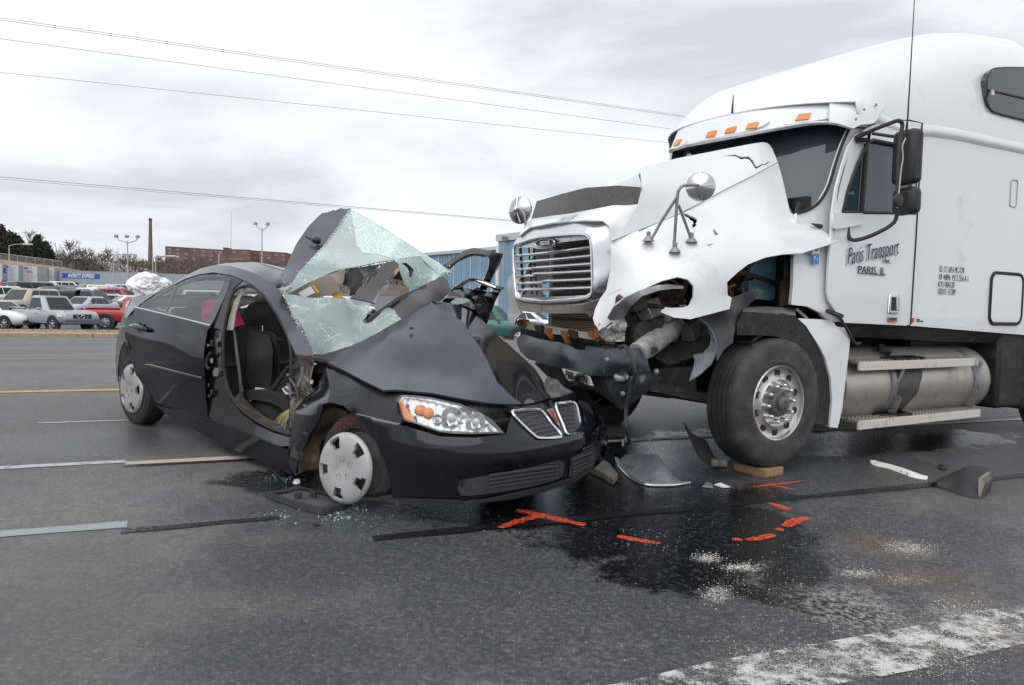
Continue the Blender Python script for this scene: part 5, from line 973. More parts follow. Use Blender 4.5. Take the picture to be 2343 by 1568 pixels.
hood_mirror('g', (305, 140), (1.0, 'x'), .13, P3(T_, 'g 300 130 1.06 340 170 1.05 355 240 1.04 362 310 1.03', 'x'), [], TR, .35)
# wheels ---------------------------------------------------------------
def truck_wheel(cx, cz, side, R=.515, detail=True, nm='wheel', y_out=1.2):
    """outer face at y_out, axle along y"""
    s_ = side; w = empty(nm, (0,0,0)); w.parent = TR; M4 = Matrix.Translation((cx, s_ * (y_out - .15), cz)) @ Matrix.Rotation(-s_ * math.pi/2, 4, 'X')
    pr = [(.29,-.14),(.33,-.15),(.42,-.155),(R-.03,-.14),(R-.008,-.115)]
    for k in range(5):
        h = -.105 + k * .05; pr += [(R-.002, h - .02), (R, h + .0), (R-.002, h + .019), (R-.014, h + .021), (R-.014, h + .028)] if k < 4 else [(R-.002, h - .02), (R-.004, h + .012)]
    pr += [(R-.014,.13),(R-.035,.146),(.45,.155),(.40,.158),(.36,.152),(.33,.158),(.305,.15),(.292,.135)]
    MB().lathe(pr, 64, M4).build('tyre', M_ty2, w, smooth=50)
    if not detail: MB().lathe([(.29,.13),(.2,.05),(.0,.05)], 24, M4).build('rim', M_blk, w); return w
    rim = MB().lathe([(.296,.128),(.300,.142),(.292,.15),(.282,.146),(.275,.12),(.262,.112),(.20,.118),(.187,.124),(.182,.13),(.176,.128),(.120,.128),(.105,.125),(.09,.10),(.0,.10)], 48, M4).build('rim', M_alu, w, smooth=40)
    for k in range(10):
        a = 2 * math.pi * (k + .5) / 10; Mh = M4 @ Matrix.Translation((.231*math.cos(a), .231*math.sin(a), .1165)); MB().lathe([(.0,.0),(.026,.0),(.029,.004)], 16, Mh).build('hand_hole', M_blk, rim)
    for k in range(10):
        a = 2 * math.pi * k / 10 + .1; Mh = M4 @ Matrix.Translation((.145*math.cos(a), .145*math.sin(a), .128)); MB().lathe([(.021,0),(.021,.008),(.017,.014),(.017,.03),(.014,.05),(.006,.058),(0,.058)], 10, Mh).build('lug_nut', M_chr, rim)
    hub = MB().lathe([(.108,.10),(.11,.14),(.10,.165),(.085,.172),(.06,.17),(.058,.19),(.045,.2),(.03,.203),(0,.203)], 24, M4).build('hub', mat('greasy_hub', (.14,.135,.13), .4, metal=.4, dirt=(.03,.03,.03), dscale=20), w)
    return w
truck_wheel(0, .575, 1); truck_wheel(0, .575, -1, detail=False)
for x in (-4.75, -6.1):
    for s_ in (1, -1): truck_wheel(x, .52, s_, detail=False)
# fuel tank, steps, chassis ------------------------------------------------
tk = empty('fuel_tank', (0,0,0)); tk.parent = TR
MX = Matrix.Translation((-2.13, .82, .64)) @ Matrix.Rotation(math.pi/2, 4, 'Y')
MB().lathe([(0,-1.2),(.2,-1.19),(.3,-1.16),(.33,-1.1),(.335,-1.0),(.335,1.02),(.325,1.1),(.29,1.16),(.2,1.19),(0,1.2)], 40, MX).build('tank_shell', M_tank, tk)
rows = []
for k_ in range(41):
    a = math.radians(-62 + k_ * 2.9); f_ = k_ / 40; w0 = -1.63; w1 = -1.80 - .30 * f_ ** .8 - .05 * noise.noise((f_ * 5, 3, 0)) - .012 * noise.noise((f_ * 26, 1, 0)); rows.append([Vector((w0 + (w1 - w0) * q / 6, .82 + .3375 * math.cos(a), .64 + .3375 * math.sin(a))) for q in range(7)])
MB().grid(rows).build('soot_stain', mat('soot', (.055,.053,.05), .55, var=.45, vscale=9), tk)
M_strap = mat('tank_strap_steel', (.22,.23,.25), .4, metal=.7, var=.2, vscale=20)
for x in (-1.58, -2.95):
    MB().lathe([(.338,-.035),(.352,-.03),(.352,.03),(.338,.035)], 40, Matrix.Translation((x, .82, .64)) @ Matrix.Rotation(math.pi/2, 4, 'Y')).build('strap', M_strap, tk)
def step(z, y0, y1, x0, x1):
    s_ = empty('step', (0,0,0)); s_.parent = TR; MB().box(((x0+x1)/2, (y0+y1)/2, z), (abs(x1-x0), y1-y0, .02)).build('tread_plate', M_tank, s_); MB().box(((x0+x1)/2, y1, z - .03), (abs(x1-x0), .02, .075)).build('front_edge', mat('step_cream', (.60,.58,.53), .5, dirt=(.25,.22,.18), dscale=7, dlo=.55, dhi=.75), s_, bevel=.004)
    b = MB(); n = int(abs(x1-x0) / .05)
    for i in range(n):
        for j in range(4): b.box((x0 - (i+.5) * abs(x1-x0) / n if x1 < x0 else x0 + (i+.5) * abs(x1-x0) / n, y0 + .03 + j * (y1-y0-.05) / 3.4, z + .014), (.02, .018, .01))
    put(b.build('tread_teeth', M_tank, s_), kind='stuff')
    mt_ = MB(); 
    for i in range(50): q = re_.random(); mt_.box((x0 - .55 - .5 * q if z > .6 else x0 - .5 - .35 * q, re_.uniform(y0 + .03, y1 - .04), z + .022), (.09, .05, .02), Matrix.Rotation(re_.uniform(0, 3), 3, 'Z'))
    mt_.build('mat', M_blk, s_)
step(.87, .98, 1.2, -.98, -2.80); step(.37, .95, 1.22, -.98, -2.92)
for x in (-1.62, -2.92):
    MB().bar((x, 1.1, .45 - .05), (x, 1.16, .56), .1, .02, (1,0,0)).build('step_bracket', M_steel, TR); MB().bar((x, 1.155, .68), (x - .1, 1.16, .83), .04, .02, (0,1,0)).build('step_bracket', M_steel, TR)
MB().lathe([(.06,0),(.065,.03),(.06,.06),(.0,.065)], 16, Matrix.Translation((-1.62, 1.0, .93)) @ Matrix.Rotation(-.5, 4, 'X')).build('filler_cap', M_plast, tk)
panel(T_, 'k 1120 690 1.1 1700 725 1.1 m 1470 205 1.06 1465 290 1.0 1000 270 1.0 600 245 1.0 240 230 1.0 k 1240 780 1.05', step=16).build('cab_skirt', M_blk, TR, solid=.02)
for s_ in (1, -1): MB().box((-3.6, s_ * .43, .9), (6.4, .09, .28)).build('chassis_rail', M_blk, TR)
MB().box((-3.2, 0, 1.02), (1.6, 1.6, .12)).build('underbody', M_blk, TR); MB().box((-4.5, .6, .85), (.5, .6, .7)).build('air_tank', M_blk, TR, bevel=.1)
MB().lathe([(.2,-.3),(.24,-.28),(.24,.28),(.2,.3),(0,.3)], 20, Matrix.Translation((-4.0, .75, .75))).build('suspension_air_bag', M_blk, TR)
MB().box((-3.95, .58, .76), (.85, 1.0, .86)).build('dark_fill_box', M_blk, TR, bevel=.04); MB().box((-4.15, .75, .7), (.3, .7, .8)).build('battery_box', M_blk, TR, bevel=.05)  # first box is black fill added to darken the view behind the tank
MB().lathe([(0,-1.2),(.3,-1.16),(.335,-1.0),(.335,1.02),(.29,1.16),(0,1.2)], 24, Matrix.Translation((-2.2, -.82, .64)) @ Matrix.Rotation(math.pi/2, 4, 'Y')).build('fuel_tank_shell', M_blk, TR)
for x_ in (-1.0, -1.7, -2.4, -3.1): MB().box((x_, 0, .82), (.25, 1.0, .4)).build('crossmember', M_blk, TR)
MB().tube([(-.6, .15, .62), (-4.6, .1, .62)], .07, 10).build('drive_shaft', M_blk, TR); MB().box((-1.1, 0, .66), (.9, .5, .45)).build('gearbox', M_blk, TR, bevel=.06)
for q in range(14): p = Vector((re_.uniform(-4.2,-3.5), re_.uniform(.3,.9), re_.uniform(.5,1.1))); MB().tube([p, p + Vector((re_.gauss(0,.3), re_.gauss(0,.1), re_.gauss(0,.15)))], .025, 6).build('pipe', M_blk, TR)
MB().tube(curve(P3(T_, 'k 1055 600 1.2 1110 620 1.22 1150 640 1.22 1200 720 1.2 1260 830 1.18 1285 860 1.17 1320 855 1.17 1300 875 1.17 1275 862 1.17'), 4), .012, 6).build('hood_strap', M_plast, TR); MB().bar(T_('k', 1055, 595, 1.17), T_('k', 1175, 640, 1.2), .035, .03).build('strap_latch', M_plast, TR)
# ================================================================ the wrecked black sedan
K = CARF
M_car = mat('black_car_paint', (.005, .0055, .009), .07, spec=.42, coat=.2, coatr=.01, dirt=(.05, .047, .043), dscale=3.5, dlo=.66, dhi=1); M_cdust_sky = mat('dusty_skylit_black', (.054, .056, .072), .2, spec=.5, coat=0, var=.12, vscale=8)  # second paint: dusty black, greyed to carry the sky's reflection in its colour
M_gloss = mat('gloss_black_trim', (.008, .008, .009), .2, coat=.6); M_rub = mat('door_rubber', (.02, .02, .021), .7); M_fab = mat('seat_fabric', (.022, .021, .021), .95, var=.35, vscale=180, bump=.3, bscale=200); M_fab2 = mat('seat_fabric_centre', (.04, .038, .037), .95, var=.4, vscale=140, bump=.4, bscale=160)
M_dash = mat('dash_plastic', (.105, .103, .105), .75, bump=.15, bscale=200); M_beige = mat('beige_trim', (.36, .33, .28), .7, var=.1, vscale=10); M_hub = mat('hubcap_silver', (.40, .40, .40), .4, metal=.25, coat=.3, dirt=(.30,.28,.25), dscale=9, dlo=.55, dhi=.8)
M_rust2 = mat('dusty_hinge_metal', (.17, .145, .115), .45, metal=.3, dirt=(.04,.035,.03), dscale=14, dlo=.42, dhi=.6); M_mud = mat('muddy_liner', (.11, .082, .052), .9, dirt=(.025,.023,.02), dscale=5, dlo=.45, dhi=.62, bump=.4, bscale=20); M_pink = mat('pink_cloth', (.62, .035, .22), .9, var=.15, vscale=12, bump=.3, bscale=14)
def glass_mat(nm, col, alpha, crack=None, rough=.05):
    m, N, L, B = new_mat(nm); B.inputs['Base Color'].default_value = (*col, 1); B.inputs['Roughness'].default_value = rough; B.inputs['Alpha'].default_value = alpha
    if crack:
        g = N.new('ShaderNodeTexCoord').outputs['Object']; sc, lo, hi, amt = crack
        w = N.new('ShaderNodeVectorMath'); w.operation = 'ADD'; nz = N.new('ShaderNodeTexNoise'); nz.inputs['Scale'].default_value = 5; nz.inputs['Detail'].default_value = 4; L.new(g, nz.inputs[0])
        ws = N.new('ShaderNodeVectorMath'); ws.operation = 'SCALE'; ws.inputs['Scale'].default_value = .28; L.new(nz.outputs['Color'], ws.inputs[0]); L.new(g, w.inputs[0]); L.new(ws.outputs[0], w.inputs[1])
        def vor(s, a, b):
            v = N.new('ShaderNodeTexVoronoi'); v.feature = 'DISTANCE_TO_EDGE'; v.inputs['Scale'].default_value = s; L.new(w.outputs[0], v.inputs[0]); return maprange(N, L, v.outputs[0], a, b, 1, 0)
        c1 = vor(sc, .0, lo); c2 = vor(sc * 3.6, 0, lo * 3.2); c3 = vor(sc * 11, 0, lo * 7)
        patch = maprange(N, L, noise_n(N, L, g, 3.1, 4), hi, hi + .12, 0, 1); p2 = maprange(N, L, noise_n(N, L, g, 2.2, 3), hi + .03, hi + .12, 0, 1)
        c1 = node_math(N, L, 'MULTIPLY', c1, maprange(N, L, noise_n(N, L, g, 2.6, 3), .40, .58, .15, 1))
        k = node_math(N, L, 'MAXIMUM', node_math(N, L, 'MULTIPLY', c1, .85), node_math(N, L, 'MAXIMUM', node_math(N, L, 'MULTIPLY', c2, patch), node_math(N, L, 'MULTIPLY', c3, p2)))
        k = node_math(N, L, 'MULTIPLY', k, amt)
        L.new(mixc(N, L, k, col, (.80, .92, .88)), B.inputs['Base Color']); L.new(node_math(N, L, 'ADD', alpha, node_math(N, L, 'MULTIPLY', k, 1 - alpha)), B.inputs['Alpha']); L.new(node_math(N, L, 'ADD', rough, node_math(N, L, 'MULTIPLY', k, .5)), B.inputs['Roughness'])
    return m
G_ws = glass_mat('cracked_windshield', (.36, .445, .425), .56, (4.2, .009, .50, .95), .08); G_wsg = glass_mat('crazed_green_windshield', (.42, .57, .515), .74, (8, .03, .40, .8), .2); G_door = glass_mat('sedan_door_glass', (.19, .22, .21), .42, None, .04); G_rear = glass_mat('sedan_rear_glass', (.16, .18, .18), .35, None, .04)
CA = empty('wrecked_sedan', K.o, K.yaw, label='wrecked black sedan with folded roof, shattered windshield and buckled hood', cat='car')
def cpan(nm, m, outline, ctrl='', holes=(), par=None, solid=.012, sm=55, step=8, **k):
    kw = {q: k.pop(q) for q in ('off_s',) if q in k}
    return panel(K, outline, ctrl, holes, step=step, **k).build(nm, m, par or CA, smooth=sm, solid=solid, off=kw.get('off_s', -1))
# ---- side: door, glass, pillars
door = cpan('rear_door', M_car, 'c 190 458 -.83 800 606 -.84 772 640 -.86 752 760 -.88 742 830 -.89 747 1000 -.89 760 1200 -.87 776 1352 -.85 550 1300 -.84 340 1222 -.84 300 1135 -.86 240 1085 -.88 190 992 -.9 165 900 -.9 140 832 -.9 110 700 -.9 107 600 -.89 120 540 -.87', 'c 450 850 -.925 400 650 -.905 500 1100 -.895 650 900 -.915', reg=1e-3)
MB().tube(P3(K, 'c 188 455 -.845 400 506 -.85 600 555 -.85 800 605 -.85'), .011, 6).build('chrome_belt_strip', M_chrome, door)
MB().tube(P3(K, 'c 268 921 -.925 330 932 -.935 530 985 -.935 732 1035 -.905'), [.004,.012,.012,.01], 6).build('side_moulding', M_gloss, door)
MB().lathe([(0,.0),(.04,.0),(.048,.004)], 18, Matrix.Translation(K('c', 238, 622, -.897)) @ Matrix.Rotation(math.pi/2, 4, 'X')).build('handle_recess', M_rub, door)
MB().tube(curve(P3(K, 'c 155 600 -.90 185 606 -.925 230 620 -.935 270 632 -.93 292 645 -.90'), 4), [.014,.019,.024,.026,.027,.027,.027,.026,.025,.024,.022,.02,.018,.016,.015,.014,.012], 8).build('door_handle', M_car, door)
q1 = 'c 262 446 - 380 366 - 500 297 - 432 485 -'; q2 = 'c 445 492 - 525 291 - 640 247 - 760 233 - 912 236 - 850 400 - 770 583 -'
fro = 'c 215 446 -.80 350 346 -.74 520 268 -.69 640 225 -.665 720 207 -.655 850 205 -.65 968 212 -.645 930 330 -.69 870 460 -.75 800 604 -.825 500 532 -.82'
cpan('window_frame', M_gloss, fro, '', (q1, q2), door)
panel(K, fro, '', (), step=30).build('door_glass', G_door, door, smooth=55)
cpan('roof_rail', M_cdust_sky, 'c 215 440 -.80 350 338 -.735 480 272 -.68 560 224 -.64 620 190 -.6 720 140 -.57 830 115 -.55 960 122 -.54 1090 158 -.53 1200 203 -.53 1325 286 -.53 1400 390 -.55 1480 520 -.58 1560 660 -.62 1605 780 -.65 1618 846 -.67 1482 843 -.76 1440 740 -.74 1400 640 -.72 1350 530 -.69 1290 430 -.67 1220 340 -.65 1130 270 -.64 1050 230 -.64 960 195 -.65 820 172 -.66 700 190 -.67 600 222 -.68 520 262 -.70 350 346 -.745', reg=1e-3)
cpan('b_pillar', M_gloss, 'c 970 214 -.645 1055 238 -.635 985 300 -.66 940 420 -.71 905 560 -.76 885 700 -.81 880 850 -.83 890 950 -.84 920 1080 -.84 965 1210 -.84 1040 1310 -.84 1150 1400 -.84 1300 1470 -.83 1440 1512 -.83 1440 1575 -.86 1250 1590 -.86 1100 1525 -.86 950 1445 -.86 830 1365 -.855 778 1352 -.845 766 1200 -.84 757 1000 -.84 754 830 -.835 776 650 -.83 802 606 -.81 870 460 -.745 930 330 -.69', reg=4e-3)
cpan('pillar_trim', M_beige, 'c 1062 300 -.63 1092 298 -.60 1040 380 -.64 1000 500 -.68 978 636 -.73 926 638 -.75 950 520 -.71 990 400 -.67')
MB().tube(curve(P3(K, 'c 1440 1420 -.80 1448 1100 -.77 1440 760 -.735 1360 560 -.685 1290 445 -.665 1220 352 -.65 1130 290 -.635 1062 288 -.635 985 335 -.665 935 480 -.73 905 650 -.79 900 850 -.825 920 1040 -.83 980 1200 -.83 1080 1310 -.83 1250 1420 -.825 1440 1490 -.82'), 4), .012, 6).build('door_seal', M_rub, CA)
cpan('sill_plate', M_rust2, 'c 985 1200 -.82 1085 1305 -.82 1250 1415 -.815 1440 1475 -.81 1440 1420 -.68 1250 1350 -.68 1120 1250 -.68 1030 1150 -.7')
cpan('rocker_panel', M_car, 'D 352 925 -.84 420 946 -.86 475 958 -.865 560 992 -.865 610 1012 -.865 658 1030 -.865 668 1088 -.85 600 1060 -.84 500 1016 -.83 420 972 -.825 378 948 -.82', 'D 540 1012 -.88 450 965 -.875', reg=.02, sm=80)
sp_ = random.Random(8)
latch = cpan('door_latch', M_chrome, 'c 822 950 -.87 862 948 -.875 868 985 -.875 850 1022 -.87 822 1018 -.865 815 985 -.865', par=CA, solid=.03, step=5)
for q in range(9): p = K('c', sp_.uniform(770, 850), sp_.uniform(640, 1200), -.86); MB().box(p, (.03, .015, sp_.uniform(.02,.06)), Matrix.Rotation(sp_.uniform(-.5,.5), 3, 'Y')).build('latch_hardware', sp_.choice((M_gloss, M_steel, M_rub)), CA, bevel=.004)
MB().tube(curve(P3(K, 'c 800 830 -.87 775 870 -.875 765 930 -.88 790 960 -.88'), 4), .013, 8).build('wiring_gaiter', M_rub, CA)
# ---- quarter panel, tail
cpan('quarter_panel', M_cdust_sky, 'c 190 457 -.83 120 540 -.87 107 600 -.89 110 700 -.9 130 800 -.9 110 725 -.9 85 770 -.9 62 850 -.9 50 950 -.89 52 1060 -.86 38 1000 -.74 31 880 -.72 38 760 -.71 58 640 -.70 85 540 -.70 110 462 -.70 150 388 -.70 168 372 -.7 350 344 -.73 215 446 -.80', reg=1e-3)
cpan('tail_lamp', M_tail, 'c 104 520 -.735 86 545 -.71 100 470 -.69 132 405 -.69 152 386 -.71 140 420 -.73 118 470 -.735')
tr_ = [[Vector((x, y * w, z + .03 * (1 - (abs(y) / .75) ** 2))) for y in (-.75, -.5, -.2, .2, .5, .75)] for x, z, w in ((-1.75, 1.22, .86), (-2.0, 1.2, .84), (-2.3, 1.16, .8), (-2.5, 1.1, .74))]
MB().surf(tr_, 3, 3).build('trunk_lid', M_cdust_sky, CA, solid=.02)
MB().surf([[Vector((x, y, z)) for x, y in ((-1.95,-.70),(-2.2,-.66),(-2.36,-.5),(-2.42,-.2),(-2.42,.2),(-2.4,.55),(-2.3,.74),(-2.0,.86))] for z in (1.04, .8, .55, .34)], 3, 3).build('rear_bumper', M_cdust_sky, CA, solid=.03)
MB().surf([[Vector((x, y, z)) for y in (-.55, -.2, .2, .55)] for x, z in ((-1.05, 1.5), (-1.4, 1.36), (-1.78, 1.2))], 3, 3).build('rear_window', G_rear, CA)
MB().surf([[Vector((x, y, z)) for x in (-2.2, -1.4, -.4, .6, 1.0)] for y, z in ((.86, .18), (.9, .6), (.86, .98))], 3, 2).build('body_side', M_car, CA, solid=.02)
# ---- roof
cpan('roof', M_cdust_sky, 'b 241 752 -.58 381 684 -.54 535 652 -.515 717 664 -.505 899 716 -.495 1053 782 -.495 1215 890 -.495 1300 868 -.50 1385 850 -.5 1350 790 -.48 1288 742 -.44 1312 690 -.32 1250 668 -.30 1150 640 -.26 1050 608 -.2 930 588 -.15 700 602 -.25 480 642 -.42 300 702 -.56', 'b 1000 660 -.35 1150 720 -.38', bump=lambda x, y: .016 + .012 * noise.noise((x * .025, y * .05, 3)))
MB().surf([P3(K, 'b 480 640 -.42 700 600 -.25 930 587 -.15 1150 639 -.26 1312 690 -.32'), [Vector((-1.25,.1,1.53)), Vector((-1.2,.15,1.55)), Vector((-1.05,.2,1.53)), Vector((-.9,.2,1.5)), Vector((-.75,.15,1.47))], [Vector((-1.3,.6,1.42)), Vector((-1.2,.62,1.44)), Vector((-1.05,.64,1.44)), Vector((-.95,.64,1.42)), Vector((-.85,.62,1.4))]], 3, 3).build('roof_skin', M_cdust_sky, CA, solid=.012)
flap = cpan('folded_roof', M_cdust_sky, 'd 150 690 -.40 200 590 -.28 270 430 -.05 380 270 .15 450 198 .27 500 155 .35 545 150 .38 600 128 .42 612 134 .42 660 112 .46 690 118 .48 742 118 .47 700 185 .38 640 265 .26 500 452 .0 380 590 -.2 300 662 -.32 250 722 -.42 215 778 -.5 190 742 -.48 150 712 -.42', 'd 430 380 .05 300 520 -.16 560 260 .24', bump=lambda x, y: .018 * noise.noise((x * .02, y * .03, 6)), solid=.02)
MB().tube(curve(P3(K, 'd 740 122 .465 640 268 .255 500 455 -.005 300 665 -.325 215 780 -.5'), 4), .012, 6).build('header_edge', M_gloss, flap)
ab = K('d', 460, 398, .0); MB().lathe([(0,.035),(.02,.032),(.033,.015),(.036,0),(.03,-.012),(0,-.015)], 16, Matrix.Translation(ab + Vector((.0,-.015,0))) @ Matrix.Rotation(-.6, 4, 'X') @ Matrix.Scale(1.35, 4, (1,0,0))).build('antenna_base', M_plast, flap); MB().tube([ab + Vector((0,-.02,.0)), K('d', 358, 360, -.02)], [.018,.009], 8).build('roof_antenna', M_plast, flap)
cpan('crumpled_roof_edge', M_cdust_sky, 'd 136 800 -.56 165 770 -.54 148 700 -.44 200 735 -.47 240 755 -.46 250 722 -.43 262 760 -.44 215 785 -.5 190 805 -.54', step=5, jag=1.2, sm=0)
# ---- windshield
cpan('windshield_sheet', G_ws, 'd 150 812 -.56 230 778 -.52 300 664 -.34 500 454 -.02 640 264 .24 742 120 .45 780 300 .36 800 440 .28 850 500 .26 1000 520 .28 1100 545 .27 1130 560 .24 1000 580 .14 800 622 .0 640 652 -.14 450 725 -.33 300 805 -.47 210 852 -.55', solid=.005, off_s=0)
cpan('windshield_crazed_sheet', G_wsg, 'd 742 120 .45 870 187 .46 1100 322 .48 1350 490 .52 1530 600 .53 1602 657 .54 1590 690 .53 1500 692 .5 1350 532 .40 1240 540 .32 1130 562 .24 1100 545 .27 1000 520 .28 850 500 .26 800 440 .28 780 300 .36', solid=.006, off_s=0, jag=.5)
cpan('windshield_flap', G_wsg, 'd 1132 562 .22 1240 542 .30 1350 534 .38 1500 694 .47 1530 690 .49 1480 740 .44 1420 765 .42 1240 802 .3 1190 720 .25', solid=.006, off_s=0, jag=.8)
cpan('windshield_sheet', G_ws, 'd 146 822 -.57 210 856 -.55 400 892 -.42 560 888 -.3 700 896 -.22 920 936 -.05 900 1000 -.08 882 1060 -.12 842 1090 -.15 870 1118 -.14 930 1100 -.1 1000 1030 -.04 1050 960 .02 1130 1000 .05 1232 1048 .1 1000 1190 -.12 740 1325 -.35 600 1370 -.45 500 1398 -.55 430 1392 -.64 370 1260 -.63 300 1135 -.61 230 1000 -.59', solid=.005, off_s=0)
MB().tube(curve(P3(K, 'd 1130 562 .235 1000 581 .135 800 623 -.005 640 653 -.145 450 726 -.335 300 806 -.475 210 853 -.555'), 4), .0035, 5).build('glass_edge', mat('glass_edge_green', (.06, .16, .13), .3), CA)
# shattered glass along the torn edges
M_shard = mat('glass_crumb', (.62, .74, .70), .15, coat=.5, alpha=.9)
def crumbs(nm, pts, n, spread, size, par):
    b = MB(); P = curve(P3(K, pts), 8)
    for _ in range(n):
        p = P[sp_.randrange(len(P))] + Vector((sp_.gauss(0, spread), sp_.gauss(0, spread), sp_.gauss(0, spread))); s_ = size * sp_.uniform(.4, 1.3); M3 = Matrix.Rotation(sp_.uniform(0, 6), 3, (sp_.random(), sp_.random(), sp_.random() + .1)); b.box(p, (s_, s_ * .7, s_ * .4), M3)
    return put(b.build(nm, M_shard, par, smooth=0), kind='stuff')
crumbs('glass_fragments', 'd 150 815 -.57 220 790 -.54 300 670 -.35 500 460 -.03 640 270 .23 742 122 .44', 380, .006, .0075, CA)
crumbs('glass_fragments', 'd 150 815 -.58 180 850 -.58 230 1000 -.6 300 1135 -.62 430 1392 -.65', 380, .007, .0075, CA)
crumbs('glass_fragments', 'd 1602 657 .54 1560 690 .52 1480 720 .47', 160, .012, .010, CA)
# ---- hood
cpan('cowl', M_rub, 'd 425 1385 -.655 500 1392 -.56 600 1362 -.46 740 1316 -.36 760 1330 -.4 620 1405 -.62 560 1440 -.7 480 1430 -.7 430 1410 -.7', solid=.02)
RIDGE = '340 112 .17 430 150 .19 515 205 .2 580 300 .15 640 400 .1 690 490 .05 720 560 .0 760 640 -.03 850 730 .0 930 792 .04 '
RBACK = ' '.join(' '.join(RIDGE.split()[k:k+3]) for k in range(len(RIDGE.split()) - 3, -1, -3))
_r = RIDGE.split(); RUNDER = ' '.join('%.0f %.0f %.3f' % (float(_r[k]) - 14, float(_r[k+1]) + 6, float(_r[k+2]) + .035) for k in range(0, len(_r), 3))
hdn = cpan('hood', M_cdust_sky, 'e 540 125 -.72 720 215 -.755 880 300 -.775 1030 372 -.785 f 40 690 -.73 150 700 -.66 300 714 -.56 500 752 -.4 700 785 -.22 820 792 -.09 ' + RBACK + ' 290 60 .2 d 1340 985 .1 1230 1050 .02 1000 1180 -.2 740 1322 -.45 620 1395 -.6', 'f 300 400 -.20 0 300 -.32 150 600 -.47 450 600 -.22', reg=.01)
cpan('hood_buckle', mat('hood_black_gloss', (.012, .012, .015), .07, spec=.5), 'f 280 62 .23 ' + RUNDER + ' 1050 775 .17 1132 745 .30 1090 650 .50 1020 540 .62 900 430 .72 790 330 .76 690 230 .76 640 190 .74 570 130 .64 480 92 .46 380 72 .29', '', par=hdn, reg=.004)
for zx, zy, v in ((152, 260, -.17),): MB().lathe([(0,.02),(.012,.018),(.016,.008),(.016,0)], 10, Matrix.Translation(K('f', zx, zy, v))).build('washer_nozzle', M_plast, hdn)
cpan('hood_gap', M_rub, 'e 540 135 -.715 720 225 -.74 1030 385 -.77 f 40 700 -.70 300 726 -.54 500 765 -.38 700 800 -.20 930 806 .06 1080 790 .15 1080 815 .1 900 850 -.02 700 830 -.2 500 810 -.38 300 760 -.55 60 730 -.74 e 1160 475 -.80 1000 435 -.80 720 265 -.77', solid=.02, bump=lambda x, y: .03)
# ---- front fender
cpan('front_fender', M_car, 'e 530 178 -.78 600 205 -.80 720 262 -.82 1000 432 -.865 1150 470 -.87 1146 560 -.885 1190 652 -.885 1172 664 -.89 800 572 -.915 778 600 -.915 740 560 -.915 690 510 -.915 600 482 -.915 548 480 -.91 566 400 -.885 560 320 -.85', 'e 800 400 -.895', reg=4e-3)
cpan('crumpled_fender', M_car, 'e 530 178 -.78 560 320 -.85 566 400 -.885 548 480 -.91 508 492 -.90 495 560 -.885 468 640 -.88 400 750 -.88 340 880 -.88 290 990 -.885 262 1112 -.88 190 965 -.85 205 880 -.85 235 700 -.835 265 560 -.82 350 455 -.80 440 360 -.79 480 280 -.78', 'e 420 600 -.90 330 780 -.90', reg=2e-3)
cpan('fender_edge_trim', mat('dusty_grey_strip', (.30,.28,.25), .7, var=.3, vscale=25), 'e 800 575 -.918 1172 664 -.895 1150 675 -.895 785 598 -.918', solid=.006)
cpan('wheel_arch_liner', M_mud, 'e 515 545 -.84 600 530 -.80 700 565 -.78 740 620 -.75 600 660 -.74 520 760 -.76 478 850 -.78 470 1058 -.80 370 1062 -.82 268 1112 -.86 300 1000 -.88 380 800 -.87 468 660 -.87', solid=.01, bump=lambda x, y: .02 * noise.noise((x * .05, y * .02, 2)))
cpan('hinge_pillar', M_rust2, 'e 215 105 -.74 280 72 -.76 420 72 -.72 440 110 -.7 400 330 -.72 420 380 -.74 340 450 -.78 265 540 -.82 240 700 -.82 215 700 -.8 225 400 -.77', step=6, bump=lambda x, y: .010 * noise.noise((x * .06, y * .06, 5)))
for q in range(16):
    p = K('e', sp_.uniform(220, 430), sp_.uniform(160, 420), -.79); MB().bar(p, p + Vector((sp_.gauss(0,.05), -.01, sp_.gauss(0,.05))), .02, .012).build('hinge_scrap', sp_.choice((M_rust2, M_steel, M_rub, M_chrome)), CA)
# ---- nose: one body surface for bumper, lamps and grilles
def nose_F(p):      # > 0 inside
    zz_ = p.z; xf = .98 - max(0, zz_ - .40) * .75 - max(0, .28 - zz_) * .25 + .02 * math.exp(-((zz_ - .33) / .08) ** 2); w = (.93 if p.y < 0 else 1.03) - max(0, zz_ - .5) * .1
    return 1 - ((max(0, p.x - 1.5) / xf) ** 2.5 + (abs(p.y) / w) ** 2.5) ** .4
npan = lambda nm, m, outline, holes=(), off=0, solid=.012, par=None, step=8, sm=55, **k: panel(K, outline, '', holes, step=step, impl=nose_F, off=off, **k).build(nm, m, par or CA, smooth=sm, solid=solid)
bmp = npan('front_bumper', M_car, 'e 780 602 - 800 582 - 1170 668 - f 90 938 - 180 968 - 350 1020 - 600 1030 - 820 1003 - 840 920 - 865 850 - 920 822 - 1080 782 - 1200 742 - 1290 712 - 1322 760 - 1345 772 - 1400 785 - 1450 830 - 1500 900 - 1530 1000 - 1530 1100 - 1512 1180 - 1450 1235 - 1310 1310 - 1100 1375 - 850 1430 - 500 1478 - 250 1475 - 20 1455 - e 1095 1200 - 1050 1010 - 960 790 - 880 690 -', step=9)
npan('lower_lip', M_rub, 'f 80 1462 - 500 1476 - 540 1500 - 850 1432 - 1100 1378 - 1310 1312 - 1450 1240 - 1310 1340 - 1100 1408 - 850 1465 - 545 1502 - 300 1490 - 110 1490 -', off=.03, solid=.02)
